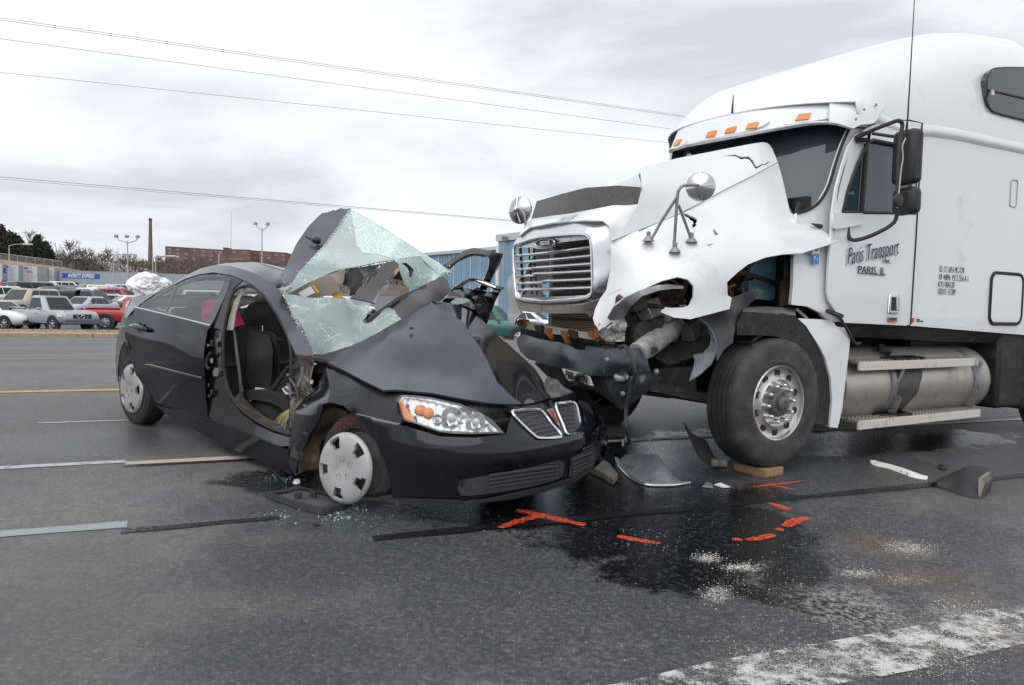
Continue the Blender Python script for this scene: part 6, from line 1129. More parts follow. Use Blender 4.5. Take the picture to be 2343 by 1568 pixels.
l1 = npan('lower_grille', mat('bumper_insert', (.055,.055,.06), .6, var=.15, vscale=30), 'f 475 1390 - 490 1345 - 530 1325 - 700 1295 - 1000 1240 - 1190 1190 - 1232 1200 - 1235 1225 - 1215 1300 - 1150 1335 - 1000 1372 - 800 1410 - 560 1440 - 500 1432 -', off=.008, solid=.004)
l2 = npan('lower_grille', MATS['bumper_insert'], 'f 1275 1175 - 1420 1105 - 1480 1080 - 1500 1110 - 1490 1170 - 1440 1220 - 1300 1300 - 1262 1305 -', off=.008, solid=.004)
for y in (1295, 1325, 1352, 1378): 
    x0, x1 = 700, 1215; P = [march(K, K.M.transposed() @ rayd(*pix('f', x, y - (x - 700) * .155 + .00003 * (x-700)**2)), nose_F, .016) for x in range(x0, x1 - int((y - 1290) * .2), 60)]; MB().tube(P, .006, 5).build('grille_slat', MATS['bumper_insert'], l1)
    P = [march(K, K.M.transposed() @ rayd(*pix('f', x, y - 105 - (x - 1280) * .42)), nose_F, .016) for x in (1285, 1330, 1380, 1425)]; MB().tube(P, .006, 5).build('grille_slat', MATS['bumper_insert'], l2)
for xx, yy in ((500, 1355), (1475, 1100)):
    for q in range(5): a = march(K, K.M.transposed() @ rayd(*pix('f', xx - 12 + q * 2, yy - 22 + q * 11)), nose_F, .02); b = march(K, K.M.transposed() @ rayd(*pix('f', xx + 14 + q * 2, yy - 32 + q * 11)), nose_F, .02); MB().tube([a, b], .003, 4).build('fog_slot', M_rub, bmp)
m, N, L, B = new_mat('honeycomb_mesh'); g = N.new('ShaderNodeTexCoord').outputs['Object']; v = N.new('ShaderNodeTexVoronoi'); v.feature = 'DISTANCE_TO_EDGE'; v.inputs['Scale'].default_value = 48; v.inputs['Randomness'].default_value = .15; L.new(g, v.inputs[0]); kk = maprange(N, L, v.outputs[0], .08, .18, 1, 0)
L.new(mixc(N, L, kk, (.003, .003, .003), (.06, .06, .063)), B.inputs['Base Color']); B.inputs['Roughness'].default_value = .4; bp = N.new('ShaderNodeBump'); bp.inputs['Strength'].default_value = .8; bp.inputs['Distance'].default_value = .006; L.new(kk, bp.inputs['Height']); L.new(bp.outputs[0], B.inputs['Normal'])
def ring(pts, r, m_, nm, off, par):
    t = zz('f ' + ' - '.join(pts.split(',')) + ' -'); P = curve([Vector((x, y, 0)) for x, y, _ in t], 4, True); Q = [march(K, K.M.transposed() @ rayd(p.x, p.y), nose_F, off) for p in P]; MB().tube(Q + [Q[0], Q[1]], r, 6).build(nm, m_, par)
for pts in ('862 852,905 838,1040 832,1082 852,1140 930,1200 1000,1188 1025,1060 1030,1015 1008,920 920', '1168 802,1230 782,1282 778,1312 805,1330 880,1338 950,1310 988,1248 1000,1220 940'):
    gr = npan('kidney_grille', m, 'f ' + ' - '.join(pts.split(',')) + ' -', off=.006, solid=.004, smooth_edge=3); ring(pts, .011, M_chrome, 'chrome_ring', .012, gr)
emb = npan('arrowhead_emblem', M_chrome, 'f 1105 832 - 1142 822 - 1165 860 - 1200 945 - 1190 945 - 1150 895 -', off=.012, solid=.004, step=4); npan('emblem_red', M_tail, 'f 1122 835 - 1142 829 - 1160 862 - 1185 920 - 1155 885 -', off=.018, solid=.004, par=emb, step=4)
hlo = '45 768,62 742,85 728,190 732,300 747,500 792,640 852,720 902,806 996,700 1000,600 1002,450 1000,350 988,180 930,90 905,70 860'
hl = empty('headlight', (0,0,0)); hl.parent = CA
F_ = lambda s: 'f ' + ' - '.join(s.split(',')) + ' -'
npan('reflector_bowl', mat('headlight_reflector', (.55,.56,.58), .22, metal=.85), F_(hlo), off=-.055, solid=.004, par=hl, bump=lambda x, y: .008 * math.sin(x * .35) )
npan('housing_rim', M_gloss, F_(hlo), (F_('58 772,88 738,300 758,500 802,640 862,780 985,600 990,350 976,180 918,98 893'),), off=.004, solid=.012, par=hl, step=6)
npan('side_marker', M_amber, F_('58 772,72 760,110 815,190 922,150 915,92 895'), off=.0, solid=.01, par=hl, step=5)
for x, y, r_, m_, d in ((218, 838, .036, M_amber, -.03), (272, 858, .036, M_amber, -.028), (430, 885, .062, M_chrome, -.02), (520, 870, .05, M_chrome, -.03), (605, 915, .052, M_chrome, -.02), (330, 900, .03, M_chrome, -.03)):
    c = march(K, K.M.transposed() @ rayd(*pix('f', x, y)), nose_F, d - .02); ax_ = Vector((.82, -.5, .12)).normalized(); M4 = basis(c, ax_.orthogonal(), ax_.cross(ax_.orthogonal())); M4 = M4 if (M4.to_3x3() @ Vector((0,0,1))).dot(ax_) > 0 else M4 @ Matrix.Rotation(math.pi, 4, 'X')
    if m_ is M_amber: MB().lathe([(r_,-.02),(r_,.0),(r_*.9,.012),(r_*.6,.022),(0,.026)], 18, M4).build('indicator_bulb', m_, hl); continue
    MB().lathe([(0,-.02),(r_*.5,-.012),(r_*.85,.004),(r_,.02),(r_*1.04,.02)], 20, M4).build('lamp_bowl', m_, hl)
    MB().lathe([(r_*.45,-.015),(r_*.42,.012),(r_*.25,.022),(0,.025)], 14, M4).build('lamp_bulb', m_ if m_ is M_amber else M_lampw, hl)
LENS = glass_mat('headlight_lens', (.75, .78, .8), .10, None, .02); npan('lens', LENS, F_(hlo), off=.006, solid=0, par=hl)
# far headlight, radiator support, engine clutter on the crushed side
panel(K, 'f 1080 650 .42 1110 600 .45 1180 620 .5 1220 670 .5 1290 705 .45 1200 740 .35 1120 750 .3', '', (), step=7, bump=lambda x, y: .03 * noise.noise((x * .08, y * .08, 1))).build('radiator_support', M_splashd, CA, smooth=0, solid=.03)
panel(K, 'f 1345 770 .45 1400 790 .55 1440 860 .62 1420 900 .6 1370 860 .5 1350 820 .45', '', (), step=8).build('lamp_socket', M_blk, CA, solid=.03)
MB().box((1.68, 0, .42), (.8, 1.1, .32)).build('engine', M_blk, CA, bevel=.05); MB().box((1.1, 0, .48), (.05, 1.4, .4)).build('firewall', M_blk, CA)
MB().box((-.35, 0, .24), (2.9, 1.44, .05)).build('floor_pan', M_blk, CA)
MB().box((2.02, 0, .36), (.3, .9, .24)).build('bumper_beam', M_blk, CA)
# ---- wheels
def hubcap(M4, R, par, slots=5, nm='hubcap'):
    rs = [0, .022, .05, .085, .125, .165, .20, R - .008, R]; hs = [.022, .022, .024, .028, .03, .028, .022, .014, .0]; n = 80; b = MB(); vs = []
    for r_, h in zip(rs, hs):
        for k in range(n): a = 2 * math.pi * k / n; vs.append(M4 @ Vector((r_ * math.cos(a), r_ * math.sin(a), h)))
    fs = []
    for i in range(len(rs) - 1):
        for k in range(n):
            s_ = (k % (n // slots)) / (n / slots)
            if i in (4, 5) and .15 + (.03 if i == 4 else 0) < s_ < .53 - (.03 if i == 4 else 0): continue
            fs.append((i*n+k, i*n+(k+1) % n, (i+1)*n+(k+1) % n, (i+1)*n+k))
    h = b.add(vs, fs).build(nm, M_hub, par, smooth=35, solid=.02)
    for k in range(5):
        a = 2 * math.pi * (k + .1) / 5; Mh = M4 @ Matrix.Translation((.062*math.cos(a), .062*math.sin(a), .0255)); MB().lathe([(0,-.004),(.013,-.004),(.0165,.003)], 14, Mh).build('lug_hole', mat('lug_shadow', (.16,.155,.15), .5), h)
    return h
def car_wheel(c, axis, R=.325, squash=0, top=0):
    w = empty('wheel', (0,0,0)); w.parent = CA; ax_ = Vector(axis).normalized(); x_ = Vector((0,0,1)); x_ = (x_ - ax_ * x_.dot(ax_)).normalized(); M4 = basis(c, x_, ax_.cross(x_))
    t = MB().lathe([(.2,-.2),(R-.05,-.205),(R-.012,-.19),(R,-.16),(R,-.13),(R-.006,-.125),(R,-.12),(R,-.06),(R-.006,-.055),(R,-.05),(R-.012,-.02),(R-.05,.0),(.25,-.003),(.222,-.01),(.215,-.03)], 48, M4)
    if squash:
        zmin = min(v.z for v in t.v)
        for v in t.v:
            k = max(0, (zmin + squash + .12 - v.z) / (.12 + squash)); v.z += squash * min(1, k) ** 1.3; 
    t.build('tyre', M_tyre, w); MB().lathe([(.215,-.03),(.2,-.05),(.12,-.045),(0,-.04)], 24, M4).build('steel_disc', mat('dusty_steel_wheel', (.09, .085, .08), .6, var=.3, vscale=20), w)
    return w, M4
w1, M4 = car_wheel(K('c', 168, 1117, -.875), (0, -1, .02)); hubcap(M4 @ Matrix.Rotation(.5, 4, 'Z'), .222, w1)
fc = K('e', 702, 1047, -.93); ax2 = Vector((.16, -1, .10)).normalized(); w2, M4 = car_wheel(fc + Vector((.02, .05, .02)), (.12, -1, .06), .325, .13)
hc = hubcap(basis(fc, (Vector((.12,0,1)) - ax2 * Vector((.12,0,1)).dot(ax2)), ax2.cross(Vector((.12,0,1)))) @ Matrix.Rotation(.15, 4, 'Z'), .222, w2)
car_wheel(Vector((-1.63, .9, .36)), (0, 1, 0)); car_wheel(Vector((1.5, .78, .22)), (.1, 1, 0))
# paint splash on tyre and hubcap rim
b = MB()
for q in range(110):
    a = math.radians(sp_.gauss(12, 22)); r_ = sp_.uniform(.235, .30); p = (M4 @ Vector((r_ * math.cos(a), r_ * math.sin(a), .001))); s_ = sp_.uniform(.002, .007); b.add([p + Vector((-s_, 0, 0)), p + Vector((0, -.001, s_ * .6)), p + Vector((s_, 0, 0)), p + Vector((0, -.001, -s_ * .6))], [(0,1,2,3)])
put(b.build('paint_speckle', mat('red_overspray', (.36,.035,.025), .7), w2, smooth=0), kind='stuff')
# ---- cabin
seat = empty('front_seat', (0,0,0)); seat.parent = CA
cpan('seat_back', M_fab, 'c 1000 640 -.52 1060 602 -.5 1290 650 -.4 1325 700 -.4 1345 800 -.38 1335 1000 -.36 1315 1150 -.36 1110 1225 -.45 1078 1200 -.5 1030 1000 -.54 1008 800 -.54', 'c 1180 850 -.5', par=seat, solid=.14, sm=60)
cpan('seat_centre', M_fab2, 'c 1090 770 -.53 1110 640 -.51 1270 680 -.44 1300 800 -.44 1290 1000 -.44 1270 1130 -.44 1120 1180 -.5 1090 1000 -.54', 'c 1190 850 -.53', par=seat, solid=.03, sm=60)
cpan('headrest', M_fab, 'c 1062 560 -.46 1072 480 -.46 1120 425 -.45 1200 408 -.42 1290 428 -.38 1342 500 -.36 1332 580 -.36 1295 628 -.38 1200 600 -.43 1100 588 -.46', 'c 1200 500 -.48', par=seat, solid=.11, sm=60, smooth_edge=3)
for x, y in ((1098, 590), (1218, 622)): MB().tube([K('c', x, y - 20, -.44), K('c', x, y + 25, -.44)], .007, 6).build('headrest_post', M_chrome, seat)
MB().surf([[Vector((x, y, z)) for y in (-.66, -.62, -.4, -.18, -.14)] for x, z in ((-.1,.5),(.1,.52),(.38,.5),(.5,.42),(.5,.25))], 3, 3).build('seat_cushion', M_fab, seat, solid=.08)
d_ = copy_tree(seat, CA); d_.location = (0, .76, 0)
MB().surf([[Vector((x, y, z)) for y in (-.6, -.3, 0, .3, .6)] for x, z in ((-1.1,.5),(-1.35,.55),(-1.45,.9),(-1.5,1.1))], 3, 3).build('rear_bench', M_fab, CA, solid=.1)
for y in (-.35, .35): MB().box((-1.48, y, 1.18), (.1, .26, .17)).build('rear_headrest', mat('grey_headrest', (.10,.105,.105), .9), CA, bevel=.05)
MB().grid([P3(K, 'c 975 612 -.70 985 700 -.70 995 820 -.70 1020 1000 -.69 1035 1200 -.66'), P3(K, 'c 990 612 -.69 1003 700 -.69 1018 820 -.69 1042 1000 -.68 1058 1200 -.65')]).build('seat_belt', mat('belt_grey', (.17,.17,.18), .8), CA, solid=.003)
cpan('rear_parcel_shelf', M_dash, 'c 1020 470 -.2 1090 455 -.1 1080 520 -.15 1030 500 -.2', solid=.02)
MB().surf([[Vector((x, y, z)) for y in (-.62, -.2, .3, .75)] for x, z in ((.55,.58),(.68,.70),(.95,.72),(1.05,.55))], 3, 3).build('dash_panel', M_rub, CA, solid=.02)
MB().box((.3, 0, .42), (1.0, .22, .3)).build('centre_console', M_rub, CA, bevel=.03)
cpan('footwell_trim', M_rub, 'c 1300 1140 -.5 1420 945 -.55 1445 950 -.56 1440 1250 -.6 1330 1240 -.55', solid=.03)
cpan('broken_trim_bar', M_plast, 'c 1268 1120 -.6 1405 935 -.65 1425 950 -.65 1290 1150 -.6', solid=.02); cpan('cushion_front', M_rub, 'c 1105 1235 -.62 1180 1172 -.58 1290 1168 -.52 1400 1240 -.5 1440 1300 -.5 1380 1420 -.55 1250 1400 -.62 1150 1345 -.64', 'c 1260 1250 -.6', solid=.05, sm=60)
M_wires = [mat('wire_' + n_, c_, .5) for n_, c_ in (('yellow', (.65,.5,.05)), ('green', (.1,.35,.08)), ('white', (.6,.6,.58)), ('orange', (.6,.2,.04)), ('grey', (.3,.3,.32)), ('tan', (.5,.38,.22)))]
for q in range(9): MB().tube(curve([K('c', 1470, 1278, -.78), K('c', 1430 + q * 2, 1285 + q * 3, -.79), K('c', 1360 + q * 6, 1330 + q * 6, -.79), K('c', 1330 + q * 8, 1370 + q * 7 + (q % 3) * 8, -.78)], 4), .004, 5).build('loose_wire', M_wires[q % 6], CA)
cpan('dark_gap_panel', M_rub, 'c 895 960 -.60 1010 960 -.55 1050 1220 -.55 985 1205 -.60 925 1080 -.62', solid=.02)  # dark panel added to block the bright gap beside the seat
cpan('wheel_house', M_blk, 'c 45 1010 -.64 48 900 -.64 68 800 -.64 105 715 -.64 145 830 -.64 175 930 -.64 200 1010 -.64 130 1060 -.64', solid=.02)
# ---- torn front of the cabin
cpan('dash_top', M_dash, 'd 872 1092 -.1 900 1062 -.08 1000 1000 0 1150 905 .08 1400 768 .25 1550 702 .4 1588 740 .42 1618 830 .42 1520 922 .35 1440 920 .2 1230 1050 .08 1100 1105 0 960 1135 -.06', solid=.03)
vt = cpan('dash_vent', M_rub, 'd 885 1072 -.1 1000 990 -.02 1140 890 .06 1380 782 .22 1408 784 .24 1400 800 .23 1230 905 .12 1080 1000 .03 900 1085 -.09', solid=.004)
for k in range(4): P = [K('d', x, y + k * 7, v) for x, y, v in ((900, 1062, -.115), (1010, 985, -.035), (1140, 900, .045), (1390, 780, .21))]; MB().tube(P, .003, 4).build('vent_slat', M_dash, vt)
cpan('pillar_cover', M_dash, 'd 745 888 -.12 880 780 .0 960 700 .07 1010 610 .11 1060 580 .15 1130 568 .2 1165 600 .22 1110 700 .16 1010 830 .08 945 932 .0 900 922 -.02', solid=.015)
cpan('dash_frame', M_gloss, 'd 1090 690 .2 1130 600 .22 1230 585 .28 1288 640 .32 1270 705 .31 1225 745 .29 1160 735 .26 1120 730 .23', solid=.05, jag=.8); cpan('tan_duct', mat('tan_foam', (.45,.36,.2), .8), 'd 1075 710 .16 1150 630 .19 1180 635 .21 1110 720 .17', solid=.02)
cpan('dash_bracket', M_steel, 'd 935 935 -.01 990 830 .05 1060 770 .1 1090 760 .12 1060 830 .1 1000 870 .06 960 930 .01', solid=.02, jag=1); 
for x, y in ((1070,750),(932,920)): MB().box(K('d', x, y, .1 if x > 1000 else -.03), (.022,.015,.018)).build('blue_clip', mat('clip_blue', (.16,.25,.42), .5), CA)
vis = cpan('sun_visor', M_beige, 'd 218 860 -.50 470 716 -.34 560 690 -.27 600 720 -.24 655 800 -.18 640 832 -.19 480 890 -.3 330 892 -.42', solid=.02); lb = cpan('warning_label', M_sign, 'd 290 848 -.46 400 790 -.39 440 845 -.36 340 892 -.42', par=vis, solid=.003, bump=lambda x, y: -.012); cpan('label_stripe', mat('label_yellow', (.75,.55,.06), .6), 'd 412 786 -.385 428 782 -.38 478 840 -.34 455 848 -.35', par=vis, solid=.003, bump=lambda x, y: -.012)
cpan('visor_mount', M_beige, 'd 560 690 -.24 700 640 -.12 690 740 -.12 660 800 -.15 640 770 -.18', solid=.02)
cpan('mirror_stalk', M_blk, 'd 690 690 -.1 740 640 -.05 800 630 0 860 700 .03 840 780 .0 780 862 -.05 745 872 -.08 740 800 -.08 680 780 -.1', solid=.05, jag=1); cpan('orange_bracket', mat('bracket_orange', (.6,.30,.03), .6), 'd 575 850 -.2 620 838 -.18 650 855 -.16 685 888 -.14 600 892 -.2', solid=.01)
cpan('grey_duct', M_splash, 'd 780 632 .02 1000 600 .16 900 690 .12 860 720 .06', solid=.02)
# ---- open driver door beyond
dd = empty('driver_door', (0,0,0)); dd.parent = CA
cpan('door_frame', M_gloss, 'o 335 500 .95 480 390 1.0 600 310 1.05 700 268 1.08 760 258 1.1 900 285 1.15 1118 335 1.2 1110 362 1.2 1050 540 1.2 985 700 1.2 920 830 1.2 820 815 1.15 870 720 1.15 940 560 1.17 965 420 1.17 940 370 1.15 880 345 1.12 740 335 1.08 640 360 1.05 540 420 1.02 380 530 .95', par=dd, solid=.05)
cpan('frame_rail', M_gloss, 'o 440 835 .9 480 800 .9 600 715 .95 690 670 1.0 760 665 1.02 900 700 1.08 1040 755 1.12 1160 790 1.15 1150 820 1.15 1040 800 1.1 960 770 1.1 850 735 1.05 760 705 1.02 690 710 1.0 600 780 .95 480 852 .9', par=dd, solid=.04); cpan('rail_glint', M_chrome, 'o 780 690 1.02 900 715 1.07 1050 775 1.11 1040 795 1.1 960 765 1.09 860 725 1.05', par=dd, solid=.01)
cpan('door_shell', M_gloss, 'o 440 850 .85 560 790 .9 980 850 1.1 1098 865 1.15 1050 960 1.15 1010 1060 1.15 960 1200 1.12 925 1285 1.1 850 1190 1.0 780 1100 .95 640 1040 .88 430 1005 .8 330 985 .75', par=dd, solid=.04, bump=lambda x, y: .05 * noise.noise((x * .05, y * .07, 1)))
cpan('door_mirror', mat('grey_mirror_glass', (.35,.40,.38), .1, metal=.6), 'o 435 990 .76 520 930 .8 640 930 .86 720 970 .9 600 1010 .84 480 1010 .78', par=dd, solid=.01)
# ================================================================ loose things and debris
M_cloth = mat('white_sheet', (.82, .82, .84), .9, bump=.2, bscale=30)
c = K.o + K.M @ K('a', 1685, 862, -.42); b = MB()
me_ = bmesh.new(); bmesh.ops.create_icosphere(me_, subdivisions=5, radius=1)
for v in me_.verts:
    p = v.co.copy(); k = .86 + .3 * noise.noise(p * 1.5) + .34 * (.5 - abs(noise.noise(p * 2.6 + Vector((3, 0, 0))))) + .16 * (.5 - abs(noise.noise(p * 5.5))); v.co = Vector((p.x * .165 * k, p.y * .185 * k, p.z * .13 * k))
    if v.co.z < -.09: v.co.z = -.09 + .1 * (v.co.z + .09)
b.add([v.co for v in me_.verts], [tuple(v.index for v in f.verts) for f in me_.faces]); me_.free()
o = b.build('cloth_bundle', M_cloth, smooth=50); o.location = c + Vector((0, 0, -.01)); o.rotation_euler = (0, .1, K.yaw); put(o, 'crumpled white sheet bundled on the trunk of the black sedan', 'sheet')
def loose(nm, m, outline, label, cat_, fr=K, solid=.01, group=None, ctrl='', sm=50, step=7, **k):
    o = panel(fr, outline, ctrl, (), step=step, **k).build(nm, m, None, smooth=sm, solid=solid); o.location = fr.o; o.rotation_euler = (0, 0, fr.yaw); return put(o, label, cat_, group)
loose('garment', M_pink, 'c 1005 460 -.42 1030 500 -.40 1075 592 -.40 1040 600 -.45 992 614 -.5 985 560 -.48 995 500 -.45', 'bright pink garment hanging behind the passenger seat of the sedan', 'garment', solid=.03)
loose('garment', M_pink, 'c 735 410 -.35 790 395 -.3 840 395 -.28 905 400 -.28 890 440 -.3 860 520 -.32 830 590 -.35 700 565 -.38 712 500 -.38', 'pink garment on the rear seat seen through the door glass', 'garment', solid=.06, bump=lambda x, y: .03 * noise.noise((x * .05, y * .05, 0)))
loose('paper_sheets', M_sign, 'c 1112 1220 -.56 1118 1190 -.55 1160 1105 -.5 1255 1118 -.46 1215 1165 -.5 1170 1180 -.53', 'white papers lying on the passenger seat of the sedan', 'paper', solid=.004)
pk = loose('packet', M_sign, 'c 1372 1118 -.62 1400 1098 -.62 1440 1130 -.62 1438 1165 -.62 1400 1162 -.62', 'small white, red and blue packet in the sedan footwell', 'packet', solid=.02)
MB().bar(K('c', 1385, 1108, -.64), K('c', 1432, 1140, -.64), .012, .008).build('red_band', M_tail, pk); MB().bar(K('c', 1392, 1122, -.642), K('c', 1436, 1155, -.642), .012, .01).build('blue_band', M_blue, pk)
def G(z, x, y, dz=0): return gnd(z, x, y, dz)
# plain wooden blocks under the tyres
m, N, L, B = new_mat('sawn_timber'); g = N.new('ShaderNodeTexCoord').outputs['Object']; wv = N.new('ShaderNodeTexWave'); wv.inputs['Scale'].default_value = 9; wv.inputs['Distortion'].default_value = 3.5; wv.inputs['Detail'].default_value = 4; mpn = N.new('ShaderNodeMapping'); mpn.inputs['Scale'].default_value = (.6, 4, 4); L.new(g, mpn.inputs[0]); L.new(mpn.outputs[0], wv.inputs[0])
L.new(mixc(N, L, wv.outputs[0], (.27, .16, .08), (.37, .235, .125)), B.inputs['Base Color']); B.inputs['Roughness'].default_value = .8; M_wood = m
def block(x, y, hx, hy, zt, zb, label, yaw):
    c = TRKF.o + TRKF.M @ Vector((x, y, 0)); z0 = gz(c.dot(RN)) - .006; o = MB().box((0, 0, 0), (hx, hy, zt - z0)).build('wood_block', M_wood, None, bevel=.005); o.location = (c.x, c.y, (zt + z0) / 2); o.rotation_euler = (0, 0, yaw); return put(o, label, 'wood block', 'wooden blocks under the truck tyres')
block(.05, 1.06, .24, .3, .20 + .068, 0, 'sawn timber block wedged under the near front truck tyre', TRKF.yaw + .1)
block(-.02, -1.05, .28, .3, .20 + .066, 0, 'sawn timber block under the far front truck tyre', TRKF.yaw)
# door trim panel lying by the sedan wheel
def ground_sheet(nm, m, pts, label, cat_, thick=.02, rise=None, group=None, jag=0, step=.03, par=None, lift=.004):
    """a flat piece lying on the road: outline of (window x y height)"""
    P = [(G(z, x, y), h) for z, x, y, h in pts]; O = sum((p for p, _ in P), Vector()) / len(P); V = [Vector((p.x - O.x, p.y - O.y, h + lift + p.z - O.z)) for p, h in P]
    tri = tessellate_polygon([V]); n = len(V); b = MB().add(V + [v + Vector((0, 0, thick)) for v in V], [tuple(t) for t in tri] + [tuple(i + n for i in t) for t in tri] + [(i, (i+1) % n, n + (i+1) % n, n + i) for i in range(n)])
    o = b.build(nm, m, par, smooth=25, bevel=min(.006, thick * .3)); 
    if not par: o.location = O; put(o, label, cat_, group)
    return o, O
r = empty('door_trim_panel', (0,0,0), label='broken black plastic door trim panel lying beside the sedan front wheel', cat='trim panel')
tp_ = [('e',0,1298),('e',100,1288),('e',290,1245),('e',480,1290),('e',620,1325),('e',735,1365),('e',690,1405),('e',500,1455),('e',420,1440),('e',250,1390),('e',90,1335)]
O0 = sum((G(*p) for p in tp_), Vector()) / len(tp_); r.location = O0
def rel(z, x, y, h): return G(z, x, y) - O0 + Vector((0, 0, h))
outer = [rel(*p, .035) for p in tp_]; inner = [O_.lerp(Vector((0, 0, .03)), .22) for O_ in outer]; low = [p.lerp(Vector((0,0,0)), -.04) - Vector((0,0,.03)) for p in outer]
MB().grid([low, outer, inner], True).build('rim', M_plast, r, smooth=40, solid=.006)
MB().poly([Vector((v.x, v.y, v.z - .012)) for v in inner]).build('panel', mat('scuffed_black_plastic', (.075,.078,.082), .45, var=.3, vscale=20), r, smooth=0, solid=.006)
for x, y in ((290, 1340), (420, 1330), (640, 1365)): MB().box(rel('e', x, y, .035), (.04, .03, .05)).build('clip', M_plast, r, bevel=.004)
# lamp housing on its cable
r = empty('lamp_housing', G('n', 470, 200), label='torn grey lamp housing lying below the truck bumper at the end of a cable', cat='lamp'); O1 = r.location.copy()
def rl(z, x, y, h): return G(z, x, y) - O1 + Vector((0, 0, h))
def rise(z, x, y, base, O_):      # stands over the ground point under (x, base) and reaches up to row y
    P = G(z, x, base); h = (CAMP + rayd(*pix(z, x, y)) * ((P - CAMP).dot(_f))).z - P.z; return P - O_ + Vector((0, 0, max(.004, h)))
MB().surf([[rl('n', 305, 178, .004), rl('n', 345, 215, .004), rl('n', 425, 266, .004), rl('n', 560, 280, .004), rl('n', 655, 266, .004)], [rise('n', 312, 150, 165, O1), rise('n', 362, 165, 196, O1), rise('n', 440, 190, 240, O1), rise('n', 540, 205, 258, O1), rise('n', 612, 246, 258, O1)], [rise('n', 345, 118, 150, O1), rise('n', 385, 116, 175, O1), rise('n', 440, 118, 200, O1), rise('n', 505, 122, 215, O1), rise('n', 560, 205, 235, O1)]], 4, 4).build('housing', mat('grey_plastic', (.13,.14,.155), .5, dirt=(.26,.26,.26), dscale=10, dlo=.5, dhi=.8), r, solid=.02, smooth=40)
MB().tube(curve([rl('n', 298, 150, .02), rl('n', 330, 205, .015), rl('n', 420, 270, .012), rl('n', 560, 280, .012), rl('n', 665, 266, .01)], 5), .013, 8).build('chrome_lip', M_chr, r)
for a_, b_ in (((380,122,178),(470,255,268)),((440,122,200),(540,268,275)),((330,170,200),(560,225,255))): MB().bar(rise('n', *a_, O1) + Vector((0,-.012,.004)), rise('n', b_[0], b_[1], b_[2], O1) + Vector((0,-.012,.006)), .012, .012).build('rib', MATS['grey_plastic'], r)
for x, y in ((345, 118), (465, 108), (330, 135)): MB().tube([rl('n', x, y, .1), rl('n', x, y, .155)], [.012, .009], 8).build('peg', mat('white_peg', (.6,.6,.58), .5), r)
cab = P3(TRKF, 'h 1235 522 1.42 1290 515 1.44 1340 580 1.46 1370 680 1.47 1385 780 1.46 1352 860 1.45 1330 950 1.45 1300 1080 1.45 1297 1200 1.46 1315 1330 1.47', 'x'); cabw = [TRKF.o + TRKF.M @ p for p in cab] + [G('n', 358, 85, .04), G('n', 330, 110, .08), G('n', 335, 125, .12)]
put(MB().tube(curve(cabw, 5), .014, 8).build('lamp_cable', M_plast), 'black cable hanging from the truck bumper down to the lamp housing', 'cable')
# metal brace, mud flap, plastic box, strip, bits
o, _ = ground_sheet('metal_brace', mat('dusty_brace', (.22,.21,.19), .5, metal=.4, var=.3, vscale=20), [('n',155,208,.0),('n',210,180,.03),('n',262,215,.03),('n',305,262,.02),('n',282,277,.0),('n',220,240,0)], 'dusty metal brace on the asphalt beside the sedan bumper', 'brace', .05)
fl = empty('mud_flap', G('l', 300, 1330), label='curved black rubber flap standing against the front of the truck tyre', cat='mud flap'); O2 = fl.location.copy()
wp2 = lambda z, x, y, v: TRKF.o + TRKF.M @ TRKF(z, x, y, v) - O2
MB().surf([[wp2('l', 8, 970, .98), wp2('l', 75, 1130, .98), wp2('l', 150, 1280, 1.0), wp2('l', 240, 1370, 1.05), wp2('l', 330, 1415, 1.1), wp2('l', 460, 1412, 1.15)], [wp2('l', 40, 1040, .85), wp2('l', 130, 1110, .85), wp2('l', 215, 1150, .86), wp2('l', 280, 1280, .9), wp2('l', 370, 1360, .98), wp2('l', 470, 1390, 1.05)]], 5, 4).build('rubber_sheet', M_rub, fl, solid=.015)
MB().box(wp2('l', 340, 1345, 1.12), (.12, .05, .05)).build('clip', M_rust2, fl)
put(fl, 'curved black rubber flap standing against the front of the truck tyre', 'mud flap')
r = empty('plastic_shroud', G('m', 1150, 1400), label='black moulded plastic shroud lying on the tar seam', cat='shroud'); O3 = r.location.copy()
def rm(x, y, h): return G('m', x, y) - O3 + Vector((0, 0, h))
def lift_pt(x, y, base):      # point above ground at base pixel, raised until it shows at row y
    P = G('m', x, base); d = P - CAMP; h = (CAMP + rayd(*pix('m', x, y)) * ((P - CAMP).dot(_f))).z - P.z; return P - O3 + Vector((0, 0, max(.004, h)))
A = [lift_pt(820, 1345, 1352), lift_pt(950, 1290, 1330), lift_pt(1075, 1210, 1330), lift_pt(1235, 1215, 1350), lift_pt(1260, 1260, 1370)]; Bm = [rm(822, 1352, .004), rm(960, 1395, .004), rm(1060, 1432, .004), rm(1200, 1450, .004), rm(1262, 1400, .004)]
MB().surf([A, [a.lerp(b_, .5) + Vector((0, -.04, .03)) for a, b_ in zip(A, Bm)], Bm], 4, 4).build('shell', mat('matt_black_plastic', (.022,.022,.024), .55, bump=.2, bscale=60), r, solid=.02, smooth=40)
MB().add([lift_pt(1190, 1300, 1440), lift_pt(1258, 1250, 1420), rm(1262, 1400, .004), rm(1195, 1448, .004)], [(0,1,2,3)]).build('dusty_end', mat('dusty_end', (.26,.24,.21), .8), r, smooth=0, solid=.015)
MB().surf([A, [Vector((a.x * .8 + .1, a.y + .22, a.z * .5)) for a in A]], 3, 2).build('back_shell', MATS['matt_black_plastic'], r, solid=.02)
r = empty('torn_strip', G('m', 600, 1250), label='torn white plastic strip lying on the road near the fuel tank', cat='plastic strip'); O4 = r.location.copy()
